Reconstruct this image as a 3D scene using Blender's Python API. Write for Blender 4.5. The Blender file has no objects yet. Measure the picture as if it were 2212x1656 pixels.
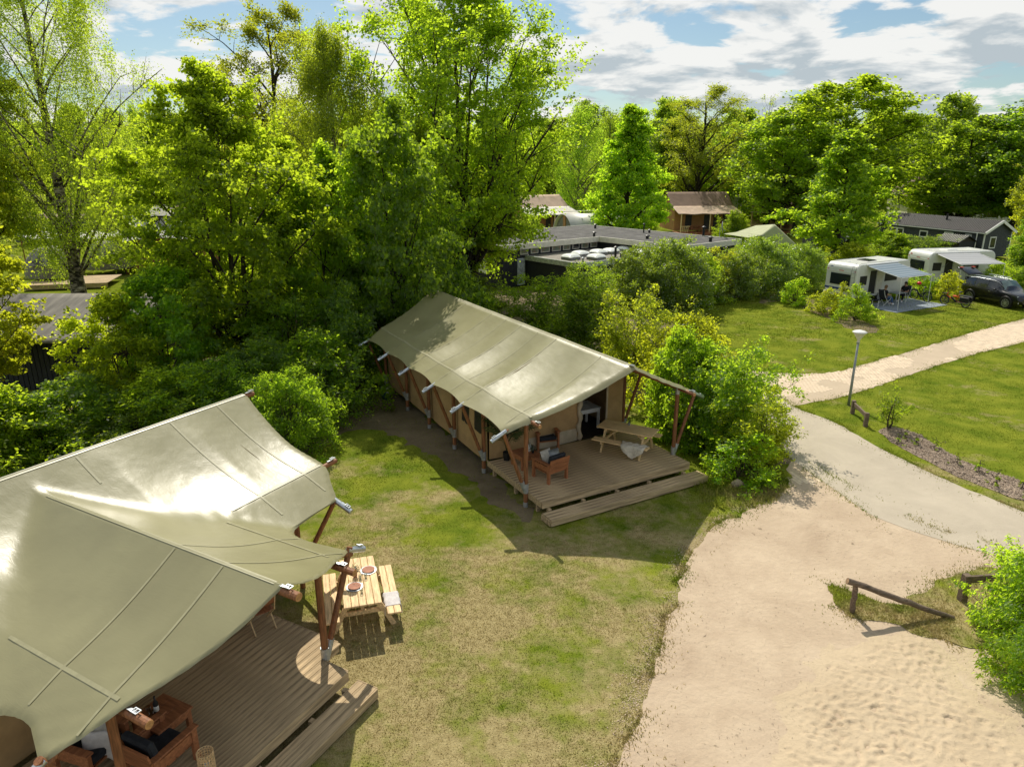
import bpy, bmesh, math, random
import numpy as np
from mathutils import Vector, Matrix

# ------------------------------------------------------------------ camera
PXW, PXH, FPX, HORIZON, CAMH = 2211.0, 1656.0, 1500.0, 350.0, 9.0
PITCH = math.atan((PXH / 2 - HORIZON) / FPX)
scene = bpy.context.scene
cam_data = bpy.data.cameras.new('camera')
cam_data.sensor_width = 36.0
cam_data.lens = 36.0 * FPX / PXW
cam_data.clip_start, cam_data.clip_end = 0.1, 3000.0
cam = bpy.data.objects.new('camera', cam_data)
cam.location = (0, 0, CAMH)
cam.rotation_euler = (math.pi / 2 - PITCH, 0, 0)
scene.collection.objects.link(cam)
scene.camera = cam

# ------------------------------------------------------------------ light
SUN_EL = math.radians(49.5)
SUN_AZ = math.atan2(-0.21, 0.98)          # direction to the sun, from +Y towards +X
sun_vec = Vector((math.sin(SUN_AZ) * math.cos(SUN_EL), math.cos(SUN_AZ) * math.cos(SUN_EL), math.sin(SUN_EL)))
sd = bpy.data.lights.new('sun', 'SUN')
sd.energy, sd.angle, sd.color = 4.8, math.radians(0.53), (1.0, 0.93, 0.80)
sun = bpy.data.objects.new('sun', sd)
sun.rotation_euler = (-sun_vec).to_track_quat('-Z', 'Y').to_euler()
sun.location = (0, 0, 60)
scene.collection.objects.link(sun)

world = bpy.data.worlds.new('World')
scene.world = world
world.use_nodes = True
nt = world.node_tree
nt.nodes.clear()
def N(tree, kind, **kw):
    n = tree.nodes.new(kind)
    for k, v in kw.items():
        if k == 'i':
            for a, b in v.items():
                n.inputs[a].default_value = b
        else:
            setattr(n, k, v)
    return n
out = N(nt, 'ShaderNodeOutputWorld')
bg = N(nt, 'ShaderNodeBackground', i={'Strength': 0.080})
sky = N(nt, 'ShaderNodeTexSky', sky_type='NISHITA', sun_disc=False, sun_elevation=SUN_EL, sun_rotation=SUN_AZ,
        air_density=1.0, dust_density=0.6, ozone_density=1.6, altitude=30)
L = nt.links.new
tc = N(nt, 'ShaderNodeTexCoord')
sep = N(nt, 'ShaderNodeSeparateXYZ')
L(tc.outputs['Generated'], sep.inputs[0])
def mth(op, a, b=None, c=None, tree=nt):
    n = N(tree, 'ShaderNodeMath', operation=op)
    for i, v in enumerate((a, b, c)):
        if v is None: continue
        if isinstance(v, (int, float)): n.inputs[i].default_value = v
        else: tree.links.new(v, n.inputs[i])
    return n.outputs[0]
def ramp(tree, fac, stops, interp='LINEAR'):
    r = N(tree, 'ShaderNodeValToRGB')
    r.color_ramp.interpolation = interp
    el = r.color_ramp.elements
    while len(el) < len(stops): el.new(0.5)
    for e, (p, c) in zip(el, stops):
        e.position = p
        e.color = (*c, 1) if len(c) == 3 else c
    tree.links.new(fac, r.inputs[0])
    return r.outputs[0]
zc = mth('MAXIMUM', sep.outputs['Z'], 0.0)
def cloud_noise(lift, scale, detail, rough, seed):
    # a cloud deck seen in perspective: direction divided by height, softened near the horizon
    zz = mth('ADD', mth('ADD', zc, lift), 0.17)
    cx = mth('DIVIDE', sep.outputs['X'], zz)
    cy = mth('DIVIDE', sep.outputs['Y'], zz)
    cv = N(nt, 'ShaderNodeCombineXYZ', i={'Z': seed})
    L(cx, cv.inputs[0]); L(mth('MULTIPLY', cy, 1.05), cv.inputs[1])
    nz = N(nt, 'ShaderNodeTexNoise', noise_dimensions='3D', i={'Scale': scale, 'Detail': detail, 'Roughness': rough, 'Distortion': 0.25})
    L(cv.outputs[0], nz.inputs['Vector'])
    return nz.outputs[0]
n0 = cloud_noise(0.0, 1.9, 12, 0.57, 8.3)
n1 = cloud_noise(0.022, 1.9, 7, 0.55, 8.3)
mask = ramp(nt, n0, [(0.436, (0, 0, 0)), (0.506, (1, 1, 1))], 'EASE')
thick = ramp(nt, mth('ADD', mth('MULTIPLY', mth('SUBTRACT', n1, n0), 2.6), mth('MULTIPLY', mth('SUBTRACT', n0, 0.5), 2.2)), [(0.0, (0.12, 0.12, 0.12)), (0.20, (1, 1, 1))])
ccol = N(nt, 'ShaderNodeMixRGB', i={'Color1': (12.4, 12.2, 11.7, 1), 'Color2': (6.2, 7.0, 7.5, 1)})
L(thick, ccol.inputs[0])
skyb = N(nt, 'ShaderNodeMixRGB', blend_type='MULTIPLY', i={'Fac': 1.0, 'Color2': (1.04, 1.13, 1.10, 1)})
L(sky.outputs[0], skyb.inputs[1])
mx = N(nt, 'ShaderNodeMixRGB')
L(mth('MULTIPLY', mask, 0.94), mx.inputs[0]); L(skyb.outputs[0], mx.inputs[1]); L(ccol.outputs[0], mx.inputs[2])
L(mx.outputs[0], bg.inputs['Color']); L(bg.outputs[0], out.inputs['Surface'])

scene.view_settings.view_transform = 'Standard'
scene.view_settings.look = 'None'
scene.view_settings.exposure = 0.0
scene.view_settings.gamma = 1.0
scene.view_settings.use_curve_mapping = False
cy_ = scene.cycles
cy_.max_bounces, cy_.diffuse_bounces, cy_.glossy_bounces, cy_.transmission_bounces, cy_.transparent_max_bounces = 6, 4, 3, 4, 6
cy_.sample_clamp_indirect = 6.0
cy_.caustics_reflective = cy_.caustics_refractive = False
cy_.use_denoising = True
try: cy_.denoiser = 'OPENIMAGEDENOISE'
except Exception: pass

# ------------------------------------------------------------------ where a thing stands: photograph measurement -> place
_fw = np.array([0, math.cos(PITCH), -math.sin(PITCH)]); _up = np.array([0, math.sin(PITCH), math.cos(PITCH)])
def _ray(x, y): return _fw + np.array([1.0, 0, 0]) * (x - PXW / 2) / FPX + _up * (PXH / 2 - y) / FPX
def S(x, y, z=0.0):
    d = _ray(x, y); t = (z - CAMH) / d[2]
    p = np.array([0, 0, CAMH]) + d * t
    return Vector((float(p[0]), float(p[1]), z))
def SY(x, y, Y):
    d = _ray(x, y); t = Y / d[1]
    p = np.array([0, 0, CAMH]) + d * t
    return Vector([float(q) for q in p])

# ------------------------------------------------------------------ scene helpers
COL = scene.collection
def tag(o, label=None, cat=None, group=None, kind=None):
    if label: o['label'] = label
    if cat: o['category'] = cat
    if group: o['group'] = group
    if kind: o['kind'] = kind
    return o
def thing(name, label, cat, loc=(0, 0, 0), rz=0.0, group=None):
    o = bpy.data.objects.new(name, None)
    o.empty_display_size = 0.2
    o.location = loc; o.rotation_euler = (0, 0, rz)
    COL.objects.link(o)
    return tag(o, label, cat, group)
def copy_tree(o, parent=None):
    c = o.copy(); COL.objects.link(c); c.parent = parent
    for ch in [x for x in bpy.data.objects if x.parent == o]:
        copy_tree(ch, c)
    return c
def kids_copy(src, dst):
    for ch in list(src.children):
        copy_tree(ch, dst)
def link(name, me, parent=None, mat=None):
    if mat is not None and not me.materials: me.materials.append(mat)
    o = bpy.data.objects.new(name, me); COL.objects.link(o)
    if parent is not None: o.parent = parent
    return o
V = Vector
class MB:
    def __init__(s): s.v, s.f = [], []
    def add(s, vs, fs):
        b = len(s.v); s.v += [tuple(p) for p in vs]; s.f += [tuple(i + b for i in f) for f in fs]; return s
    def box(s, c, d, rz=0.0, M=None):
        hx, hy, hz = d[0] / 2, d[1] / 2, d[2] / 2
        R = M if M is not None else Matrix.Rotation(rz, 3, 'Z')
        c = V(c)
        vs = [c + R @ V((x * hx, y * hy, z * hz)) for x in (-1, 1) for y in (-1, 1) for z in (-1, 1)]
        return s.add(vs, [(0, 1, 3, 2), (4, 6, 7, 5), (0, 4, 5, 1), (2, 3, 7, 6), (0, 2, 6, 4), (1, 5, 7, 3)])
    def b2(s, lo, hi):
        return s.box([(a + b) / 2 for a, b in zip(lo, hi)], [abs(b - a) for a, b in zip(lo, hi)])
    def bar(s, a, b, w, h, up=(0, 0, 1)):
        a, b = V(a), V(b); d = (b - a); ln = d.length; d.normalize()
        x = d.cross(V(up))
        if x.length < 1e-4: x = d.cross(V((1, 0, 0)))
        x.normalize(); u = x.cross(d)
        M = Matrix((x, d, u)).transposed()
        return s.box((a + b) / 2, (w, ln, h), M=M)
    def tube(s, a, b, r0, r1=None, n=8, caps=True):
        return s.path([a, b], [r0, r0 if r1 is None else r1], n, caps)
    def path(s, pts, rad, n=8, caps=True):
        pts = [V(p) for p in pts]
        if not isinstance(rad, (list, tuple)): rad = [rad] * len(pts)
        vs, fs = [], []
        prev = None
        for i, p in enumerate(pts):
            d = (pts[min(i + 1, len(pts) - 1)] - pts[max(i - 1, 0)]).normalized()
            if prev is None:
                x = d.cross(V((0, 0, 1)))
                if x.length < 1e-3: x = d.cross(V((1, 0, 0)))
            else:
                x = prev - d * prev.dot(d)
            x.normalize(); prev = x
            y = d.cross(x)
            vs += [p + (x * math.cos(2 * math.pi * k / n) + y * math.sin(2 * math.pi * k / n)) * rad[i] for k in range(n)]
        for i in range(len(pts) - 1):
            for k in range(n):
                fs.append((i * n + k, i * n + (k + 1) % n, (i + 1) * n + (k + 1) % n, (i + 1) * n + k))
        if caps:
            fs.append(tuple(range(n - 1, -1, -1)))
            fs.append(tuple((len(pts) - 1) * n + k for k in range(n)))
        return s.add(vs, fs)
    def quad(s, *p): return s.add(p, [tuple(range(len(p)))])
    def prism(s, pts, vec):
        n = len(pts); vec = V(vec)
        a = [V(p) for p in pts]
        return s.add(a + [p + vec for p in a], [tuple(range(n - 1, -1, -1)), tuple(range(n, 2 * n))] + [(i, (i + 1) % n, n + (i + 1) % n, n + i) for i in range(n)])
    def grid(s, P, close=False):
        m, n = len(P), len(P[0])
        fs = [(i * n + j, i * n + j + 1, (i + 1) * n + j + 1, (i + 1) * n + j) for i in range(m - 1) for j in range(n - 1)]
        if close: fs += [(i * n + n - 1, i * n, (i + 1) * n, (i + 1) * n + n - 1) for i in range(m - 1)]
        return s.add([p for r in P for p in r], fs)
    def lathe(s, prof, n=16, c=(0, 0, 0)):
        P = [[(c[0] + r * math.cos(2 * math.pi * k / n), c[1] + r * math.sin(2 * math.pi * k / n), c[2] + z) for k in range(n)] for r, z in prof]
        return s.grid(P, True)
    def ball(s, c, r, n=10, m=7):
        if not isinstance(r, (list, tuple)): r = (r, r, r)
        P = [[(c[0] + r[0] * math.sin(a) * math.cos(b), c[1] + r[1] * math.sin(a) * math.sin(b), c[2] - r[2] * math.cos(a))
              for b in [2 * math.pi * k / n for k in range(n)]] for a in [0.03 + (math.pi - 0.06) * i / (m - 1) for i in range(m)]]
        return s.grid(P, True)
    def build(s, name, mat, parent=None, smooth=False, bevel=0.0, solid=0.0):
        me = bpy.data.meshes.new(name)
        me.from_pydata(s.v, [], s.f); me.update()
        if bevel > 0:
            bm = bmesh.new(); bm.from_mesh(me)
            bmesh.ops.remove_doubles(bm, verts=bm.verts, dist=1e-5)
            bmesh.ops.bevel(bm, geom=list(bm.edges), offset=bevel, segments=1, affect='EDGES', clamp_overlap=True)
            bm.to_mesh(me); bm.free()
        if smooth:
            me.polygons.foreach_set('use_smooth', [True] * len(me.polygons))
        o = link(name, me, parent, mat)
        if solid:
            md = o.modifiers.new('thickness', 'SOLIDIFY'); md.thickness = solid; md.offset = -1
        return o

# ------------------------------------------------------------------ materials
def new_mat(name):
    m = bpy.data.materials.new(name); m.use_nodes = True
    m.node_tree.nodes.clear()
    return m, m.node_tree
def mat(name, col, rough=0.7, var=0.25, scale=6.0, bump=0.0, bscale=40.0, metal=0.0, spec=0.4, obj_var=0.0, stretch=None, col2=None, coat=0.0, detail=6):
    """procedural surface: base colour broken up by noise, optional relief, per-object tone"""
    m, t = new_mat(name)
    o = N(t, 'ShaderNodeOutputMaterial'); b = N(t, 'ShaderNodeBsdfPrincipled')
    t.links.new(b.outputs[0], o.inputs[0])
    tcn = N(t, 'ShaderNodeTexCoord'); mp = N(t, 'ShaderNodeMapping')
    if stretch: mp.inputs['Scale'].default_value = stretch
    t.links.new(tcn.outputs['Object'], mp.inputs[0])
    nz = N(t, 'ShaderNodeTexNoise', i={'Scale': scale, 'Detail': detail, 'Roughness': 0.6})
    t.links.new(mp.outputs[0], nz.inputs['Vector'])
    c2 = col2 or tuple(max(0, c * (1 - 2 * var)) for c in col)
    c1 = col if col2 else tuple(min(1, c * (1 + var)) for c in col)
    cr = ramp(t, nz.outputs[0], [(0.3, c2), (0.7, c1)])
    if obj_var:
        oi = N(t, 'ShaderNodeObjectInfo')
        hs = N(t, 'ShaderNodeHueSaturation')
        t.links.new(mth('ADD', mth('MULTIPLY', oi.outputs['Random'], obj_var), 1 - obj_var / 2, tree=t), hs.inputs['Value'])
        t.links.new(cr, hs.inputs['Color']); cr = hs.outputs[0]
    t.links.new(cr, b.inputs['Base Color'])
    b.inputs['Roughness'].default_value = rough
    b.inputs['Metallic'].default_value = metal
    b.inputs['Specular IOR Level'].default_value = spec
    b.inputs['Coat Weight'].default_value = coat
    if bump:
        n2 = N(t, 'ShaderNodeTexNoise', i={'Scale': bscale, 'Detail': 5.0})
        t.links.new(mp.outputs[0], n2.inputs['Vector'])
        bp = N(t, 'ShaderNodeBump', i={'Strength': bump, 'Distance': 0.02})
        t.links.new(n2.outputs[0], bp.inputs['Height']); t.links.new(bp.outputs[0], b.inputs['Normal'])
    return m
def leaf_mat(name, dark, light, trans, tmix=0.5, gloss=0.05, grough=0.35):
    m, t = new_mat(name)
    o = N(t, 'ShaderNodeOutputMaterial')
    g = N(t, 'ShaderNodeNewGeometry')
    tn = N(t, 'ShaderNodeTexNoise', i={'Scale': 0.55, 'Detail': 2.0})
    tco = N(t, 'ShaderNodeTexCoord'); t.links.new(tco.outputs['Object'], tn.inputs['Vector'])
    oi = N(t, 'ShaderNodeObjectInfo')
    f = mth('ADD', mth('MULTIPLY', g.outputs['Random Per Island'], 0.55, tree=t), mth('MULTIPLY', tn.outputs[0], 0.5, tree=t), tree=t)
    c1 = ramp(t, f, [(0.2, dark), (0.85, light)])
    c2 = ramp(t, f, [(0.2, tuple(0.62 * x for x in trans)), (0.85, trans)])
    hs = []
    for c in (c1, c2):
        h = N(t, 'ShaderNodeHueSaturation', i={'Saturation': 1.0})
        t.links.new(mth('ADD', mth('MULTIPLY', oi.outputs['Random'], 0.016, tree=t), 0.490, tree=t), h.inputs['Hue'])
        t.links.new(mth('ADD', mth('MULTIPLY', oi.outputs['Random'], 0.25, tree=t), 0.875, tree=t), h.inputs['Value'])
        t.links.new(c, h.inputs['Color']); hs.append(h.outputs[0])
    d = N(t, 'ShaderNodeBsdfDiffuse'); tr = N(t, 'ShaderNodeBsdfTranslucent'); gl = N(t, 'ShaderNodeBsdfGlossy', i={'Roughness': grough})
    t.links.new(hs[0], d.inputs[0]); t.links.new(hs[1], tr.inputs[0])
    m1 = N(t, 'ShaderNodeMixShader', i={0: tmix}); m2 = N(t, 'ShaderNodeMixShader', i={0: gloss})
    t.links.new(d.outputs[0], m1.inputs[1]); t.links.new(tr.outputs[0], m1.inputs[2])
    t.links.new(m1.outputs[0], m2.inputs[1]); t.links.new(gl.outputs[0], m2.inputs[2]); t.links.new(m2.outputs[0], o.inputs[0])
    return m
def glass_mat(name, col=(0.02, 0.025, 0.03), rough=0.06):
    m, t = new_mat(name)
    o = N(t, 'ShaderNodeOutputMaterial'); b = N(t, 'ShaderNodeBsdfPrincipled', i={'Base Color': (*col, 1), 'Roughness': rough, 'Specular IOR Level': 0.8})
    t.links.new(b.outputs[0], o.inputs[0])
    return m
M = {}
def lawn_nodes(t, blade=False):
    """short lawn: lush, worn and straw-dry patches by place"""
    g = N(t, 'ShaderNodeNewGeometry')
    def nz(sc, det=4.0, off=0.0):
        mp = N(t, 'ShaderNodeMapping'); mp.inputs['Location'].default_value = (off, off * 0.7, 0)
        mp.inputs['Scale'].default_value = (1, 1, 0)
        t.links.new(g.outputs['Position'], mp.inputs[0])
        n = N(t, 'ShaderNodeTexNoise', i={'Scale': sc, 'Detail': det, 'Roughness': 0.62})
        t.links.new(mp.outputs[0], n.inputs['Vector']); return n.outputs[0]
    green = ramp(t, nz(0.9, 5, 3.0), [(0.3, (0.10, 0.155, 0.014)), (0.7, (0.26, 0.285, 0.034))])
    dry = ramp(t, nz(6.0, 4, 9.0), [(0.25, (0.26, 0.205, 0.09)), (0.75, (0.48, 0.40, 0.20))])
    # nearer the sand and the tents the lawn is worn, beyond the road it is lush
    sp = N(t, 'ShaderNodeSeparateXYZ'); t.links.new(g.outputs['Position'], sp.inputs[0])
    lush = N(t, 'ShaderNodeMapRange', i={'From Min': 12.0, 'From Max': 21.0, 'To Min': 0.0, 'To Max': 0.19})
    t.links.new(sp.outputs['Y'], lush.inputs[0])
    f = mth('SUBTRACT', mth('ADD', mth('MULTIPLY', nz(0.42, 6, 31.0), 0.72, tree=t), mth('MULTIPLY', nz(2.6, 5, 17.0), 0.34, tree=t), tree=t), lush.outputs[0], tree=t)
    fac = ramp(t, f, [(0.395, (0, 0, 0)), (0.55, (1, 1, 1))])
    mx = N(t, 'ShaderNodeMixRGB'); t.links.new(fac, mx.inputs[0]); t.links.new(green, mx.inputs[1]); t.links.new(dry, mx.inputs[2])
    return mx.outputs[0], nz
def make_lawn():
    m, t = new_mat('lawn')
    o = N(t, 'ShaderNodeOutputMaterial'); b = N(t, 'ShaderNodeBsdfDiffuse')
    c, nz = lawn_nodes(t)
    fine = ramp(t, nz(38.0, 5, 5.0), [(0.3, (0.68, 0.68, 0.68)), (0.7, (1.12, 1.12, 1.12))])
    mu = N(t, 'ShaderNodeMixRGB', blend_type='MULTIPLY', i={'Fac': 1.0}); t.links.new(c, mu.inputs[1]); t.links.new(fine, mu.inputs[2])
    t.links.new(mu.outputs[0], b.inputs[0])
    bp = N(t, 'ShaderNodeBump', i={'Strength': 0.8, 'Distance': 0.04}); t.links.new(nz(30.0, 6, 2.0), bp.inputs['Height'])
    t.links.new(bp.outputs[0], b.inputs['Normal']); t.links.new(b.outputs[0], o.inputs[0])
    M['lawn'] = m
    m, t = new_mat('grass_blade')
    o = N(t, 'ShaderNodeOutputMaterial'); d = N(t, 'ShaderNodeBsdfDiffuse'); tr = N(t, 'ShaderNodeBsdfTranslucent')
    c, nz = lawn_nodes(t)
    g = N(t, 'ShaderNodeNewGeometry')
    vv = ramp(t, g.outputs['Random Per Island'], [(0.0, (0.85, 0.85, 0.75)), (1.0, (1.4, 1.4, 1.2))])
    mu = N(t, 'ShaderNodeMixRGB', blend_type='MULTIPLY', i={'Fac': 1.0}); t.links.new(c, mu.inputs[1]); t.links.new(vv, mu.inputs[2])
    t.links.new(mu.outputs[0], d.inputs[0]); t.links.new(mu.outputs[0], tr.inputs[0])
    mm = N(t, 'ShaderNodeMixShader', i={0: 0.45}); t.links.new(d.outputs[0], mm.inputs[1]); t.links.new(tr.outputs[0], mm.inputs[2]); t.links.new(mm.outputs[0], o.inputs[0])
    M['blade'] = m
make_lawn()
def sand_mat(name, c1, c2, bump, bscale, debris=0.5):
    m, t = new_mat(name)
    o = N(t, 'ShaderNodeOutputMaterial'); b = N(t, 'ShaderNodeBsdfPrincipled', i={'Roughness': 0.95, 'Specular IOR Level': 0.15})
    g = N(t, 'ShaderNodeNewGeometry')
    n1 = N(t, 'ShaderNodeTexNoise', i={'Scale': 0.55, 'Detail': 10.0, 'Roughness': 0.72, 'Distortion': 0.4}); t.links.new(g.outputs['Position'], n1.inputs['Vector'])
    base = ramp(t, n1.outputs[0], [(0.32, c1), (0.68, c2)])
    n2 = N(t, 'ShaderNodeTexNoise', i={'Scale': 9.0, 'Detail': 9.0, 'Roughness': 0.72, 'Distortion': 0.8}); t.links.new(g.outputs['Position'], n2.inputs['Vector'])
    n3 = N(t, 'ShaderNodeTexNoise', i={'Scale': 0.8, 'Detail': 3.0}); t.links.new(g.outputs['Position'], n3.inputs['Vector'])
    deb = ramp(t, mth('ADD', mth('MULTIPLY', n2.outputs[0], 0.8, tree=t), mth('MULTIPLY', n3.outputs[0], 0.3, tree=t), tree=t), [(0.655, (1, 1, 1)), (0.72, (1 - debris, 1 - debris, 1 - debris * 1.05))])
    mu = N(t, 'ShaderNodeMixRGB', blend_type='MULTIPLY', i={'Fac': 1.0}); t.links.new(base, mu.inputs[1]); t.links.new(deb, mu.inputs[2])
    t.links.new(mu.outputs[0], b.inputs['Base Color'])
    n4 = N(t, 'ShaderNodeTexNoise', i={'Scale': bscale, 'Detail': 7.0, 'Roughness': 0.6}); t.links.new(g.outputs['Position'], n4.inputs['Vector'])
    bp = N(t, 'ShaderNodeBump', i={'Strength': bump, 'Distance': 0.03}); t.links.new(n4.outputs[0], bp.inputs['Height'])
    t.links.new(bp.outputs[0], b.inputs['Normal']); t.links.new(b.outputs[0], o.inputs[0])
    M[name] = m
sand_mat('sand_path', (0.40, 0.305, 0.215), (0.56, 0.45, 0.325), 0.9, 9.0, 0.55)
sand_mat('sand_pit', (0.45, 0.355, 0.24), (0.56, 0.45, 0.31), 0.7, 16.0, 0.35)
sand_mat('asphalt', (0.395, 0.343, 0.268), (0.50, 0.437, 0.342), 0.35, 30.0, 0.3)
sand_mat('brick_sand', (0.44, 0.355, 0.26), (0.54, 0.44, 0.32), 0.3, 20.0, 0.3)
sand_mat('soil', (0.12, 0.092, 0.055), (0.24, 0.19, 0.115), 0.9, 14.0, 0.5)
sand_mat('mulch', (0.20, 0.15, 0.11), (0.42, 0.33, 0.25), 1.0, 22.0, 0.75)
M['chip'] = mat('wood_chip', (0.40, 0.31, 0.235), 0.85, 0.5, 30)
M['brick'] = mat('paver', (0.50, 0.405, 0.295), 0.9, 0.12, 3.0, obj_var=0.12)
M['pvc'] = None
M['canvas'] = mat('tent_wall_canvas', (0.46, 0.30, 0.145), 0.85, 0.10, 2.5, 0.25, 9.0, spec=0.2)
M['canvas_pale'] = mat('tent_wall_skirt', (0.52, 0.44, 0.32), 0.8, 0.12, 3.0, 0.2, 12.0, spec=0.2)
M['mesh_window'] = mat('tent_window', (0.035, 0.03, 0.028), 0.5, 0.2, 3.0)
M['pole'] = mat('stained_pole', (0.20, 0.082, 0.034), 0.55, 0.3, 5.0, 0.15, 30, stretch=(6, 6, 0.6), obj_var=0.25)
M['pole_end'] = mat('pole_end_grain', (0.50, 0.26, 0.10), 0.7, 0.2, 20)
M['zinc'] = mat('galvanised_steel', (0.56, 0.60, 0.64), 0.33, 0.12, 12.0, metal=0.85, spec=0.5)
M['zinc_dull'] = mat('galvanised_sleeve', (0.46, 0.48, 0.49), 0.5, 0.15, 12.0, metal=0.6)
M['deck'] = mat('deck_plank', (0.375, 0.28, 0.165), 0.8, 0.30, 3.0, 0.35, 26, stretch=(0.35, 6, 6), obj_var=0.35, spec=0.25)
M['deck_dark'] = mat('dark_floor', (0.05, 0.04, 0.03), 0.9)  # near-black tone of the floor inside the second tent
M['pine'] = mat('pale_pine', (0.60, 0.42, 0.22), 0.65, 0.22, 3.0, 0.1, 30, stretch=(1, 8, 8), obj_var=0.22)
M['pine_even'] = mat('even_pine', (0.58, 0.42, 0.22), 0.6, 0.16, 3.0, 0.1, 30, stretch=(1, 8, 8), obj_var=0.2)  # almost the same tone as the pale pine, grain a little more even
M['redwood'] = mat('red_brown_wood', (0.27, 0.105, 0.045), 0.6, 0.22, 4.0, 0.15, 26, stretch=(1, 6, 6), obj_var=0.3)
M['charcoal'] = mat('charcoal_cushion', (0.025, 0.028, 0.036), 0.9, 0.2, 12, 0.2, 60)
M['white_fur'] = mat('sheepskin', (0.72, 0.67, 0.56), 0.95, 0.12, 14, 0.9, 50)
M['towel'] = mat('pale_towel', (0.66, 0.62, 0.60), 0.95, 0.08, 14, 0.5, 90)
M['cushion'] = mat('light_cushion', (0.62, 0.58, 0.50), 0.9, 0.15, 10, 0.3, 50)
M['white'] = mat('white_paint', (0.76, 0.76, 0.73), 0.45, 0.05, 5)
M['cream'] = mat('cream_paint', (0.68, 0.65, 0.55), 0.55, 0.08, 4)
M['steel'] = mat('grey_steel', (0.30, 0.32, 0.33), 0.45, 0.12, 8, metal=0.4)
M['black'] = mat('black_plastic', (0.014, 0.014, 0.016), 0.45, 0.2, 10)
M['rubber'] = mat('tyre_rubber', (0.018, 0.018, 0.018), 0.8, 0.2, 20)
M['old_wood'] = mat('weathered_wood', (0.145, 0.105, 0.075), 0.85, 0.35, 6.0, 0.5, 34, stretch=(0.6, 5, 5), obj_var=0.2)
M['old_end'] = mat('weathered_end', (0.36, 0.24, 0.14), 0.85, 0.3, 20)
M['terracotta'] = mat('terracotta', (0.42, 0.19, 0.12), 0.75, 0.12, 9)
M['bark'] = mat('grey_bark', (0.085, 0.065, 0.045), 0.95, 0.4, 6, 0.6, 25, stretch=(1, 1, 0.3))
M['bark_dark'] = mat('dark_bark', (0.045, 0.035, 0.025), 0.95, 0.4, 6, 0.6, 25, stretch=(1, 1, 0.3))
def birch_mat():
    m, t = new_mat('birch_bark')
    o = N(t, 'ShaderNodeOutputMaterial'); b = N(t, 'ShaderNodeBsdfPrincipled', i={'Roughness': 0.85, 'Specular IOR Level': 0.2})
    tcn = N(t, 'ShaderNodeTexCoord'); mp = N(t, 'ShaderNodeMapping'); mp.inputs['Scale'].default_value = (1.4, 1.4, 3.2)
    t.links.new(tcn.outputs['Object'], mp.inputs[0])
    nz = N(t, 'ShaderNodeTexNoise', i={'Scale': 1.7, 'Detail': 7.0, 'Roughness': 0.65}); t.links.new(mp.outputs[0], nz.inputs['Vector'])
    c = ramp(t, nz.outputs[0], [(0.44, (0.03, 0.026, 0.02)), (0.53, (0.24, 0.20, 0.15)), (0.66, (0.50, 0.46, 0.38))])
    t.links.new(c, b.inputs['Base Color']); t.links.new(b.outputs[0], o.inputs[0])
    M['birch'] = m
birch_mat()
M['leaf_maple'] = leaf_mat('leaf_maple', (0.036, 0.088, 0.010), (0.085, 0.160, 0.014), (0.74, 1.0, 0.040), 0.75, 0.02, 0.5)
M['leaf_yellow'] = leaf_mat('leaf_spring_yellow', (0.055, 0.105, 0.010), (0.12, 0.175, 0.014), (0.88, 1.0, 0.040), 0.76, 0.02, 0.5)
M['leaf_birch'] = leaf_mat('leaf_birch', (0.050, 0.085, 0.012), (0.105, 0.145, 0.018), (0.74, 0.92, 0.045), 0.72, 0.03, 0.5)
M['leaf_oak'] = leaf_mat('leaf_oak', (0.048, 0.068, 0.012), (0.10, 0.12, 0.02), (0.68, 0.78, 0.04), 0.66, 0.03, 0.5)
M['leaf_dark'] = leaf_mat('leaf_dark_green', (0.030, 0.066, 0.010), (0.072, 0.125, 0.014), (0.64, 0.90, 0.035), 0.70, 0.025, 0.5)
M['leaf_laurel'] = leaf_mat('leaf_laurel', (0.036, 0.078, 0.014), (0.085, 0.14, 0.026), (0.58, 0.80, 0.04), 0.60, 0.08, 0.38)
M['leaf_far'] = leaf_mat('leaf_far', (0.046, 0.090, 0.020), (0.095, 0.150, 0.030), (0.68, 0.92, 0.055), 0.72, 0.02, 0.5)
M['leaf_palm'] = leaf_mat('leaf_potted', (0.012, 0.03, 0.008), (0.04, 0.075, 0.02), (0.10, 0.16, 0.02), 0.3, 0.06)
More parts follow.
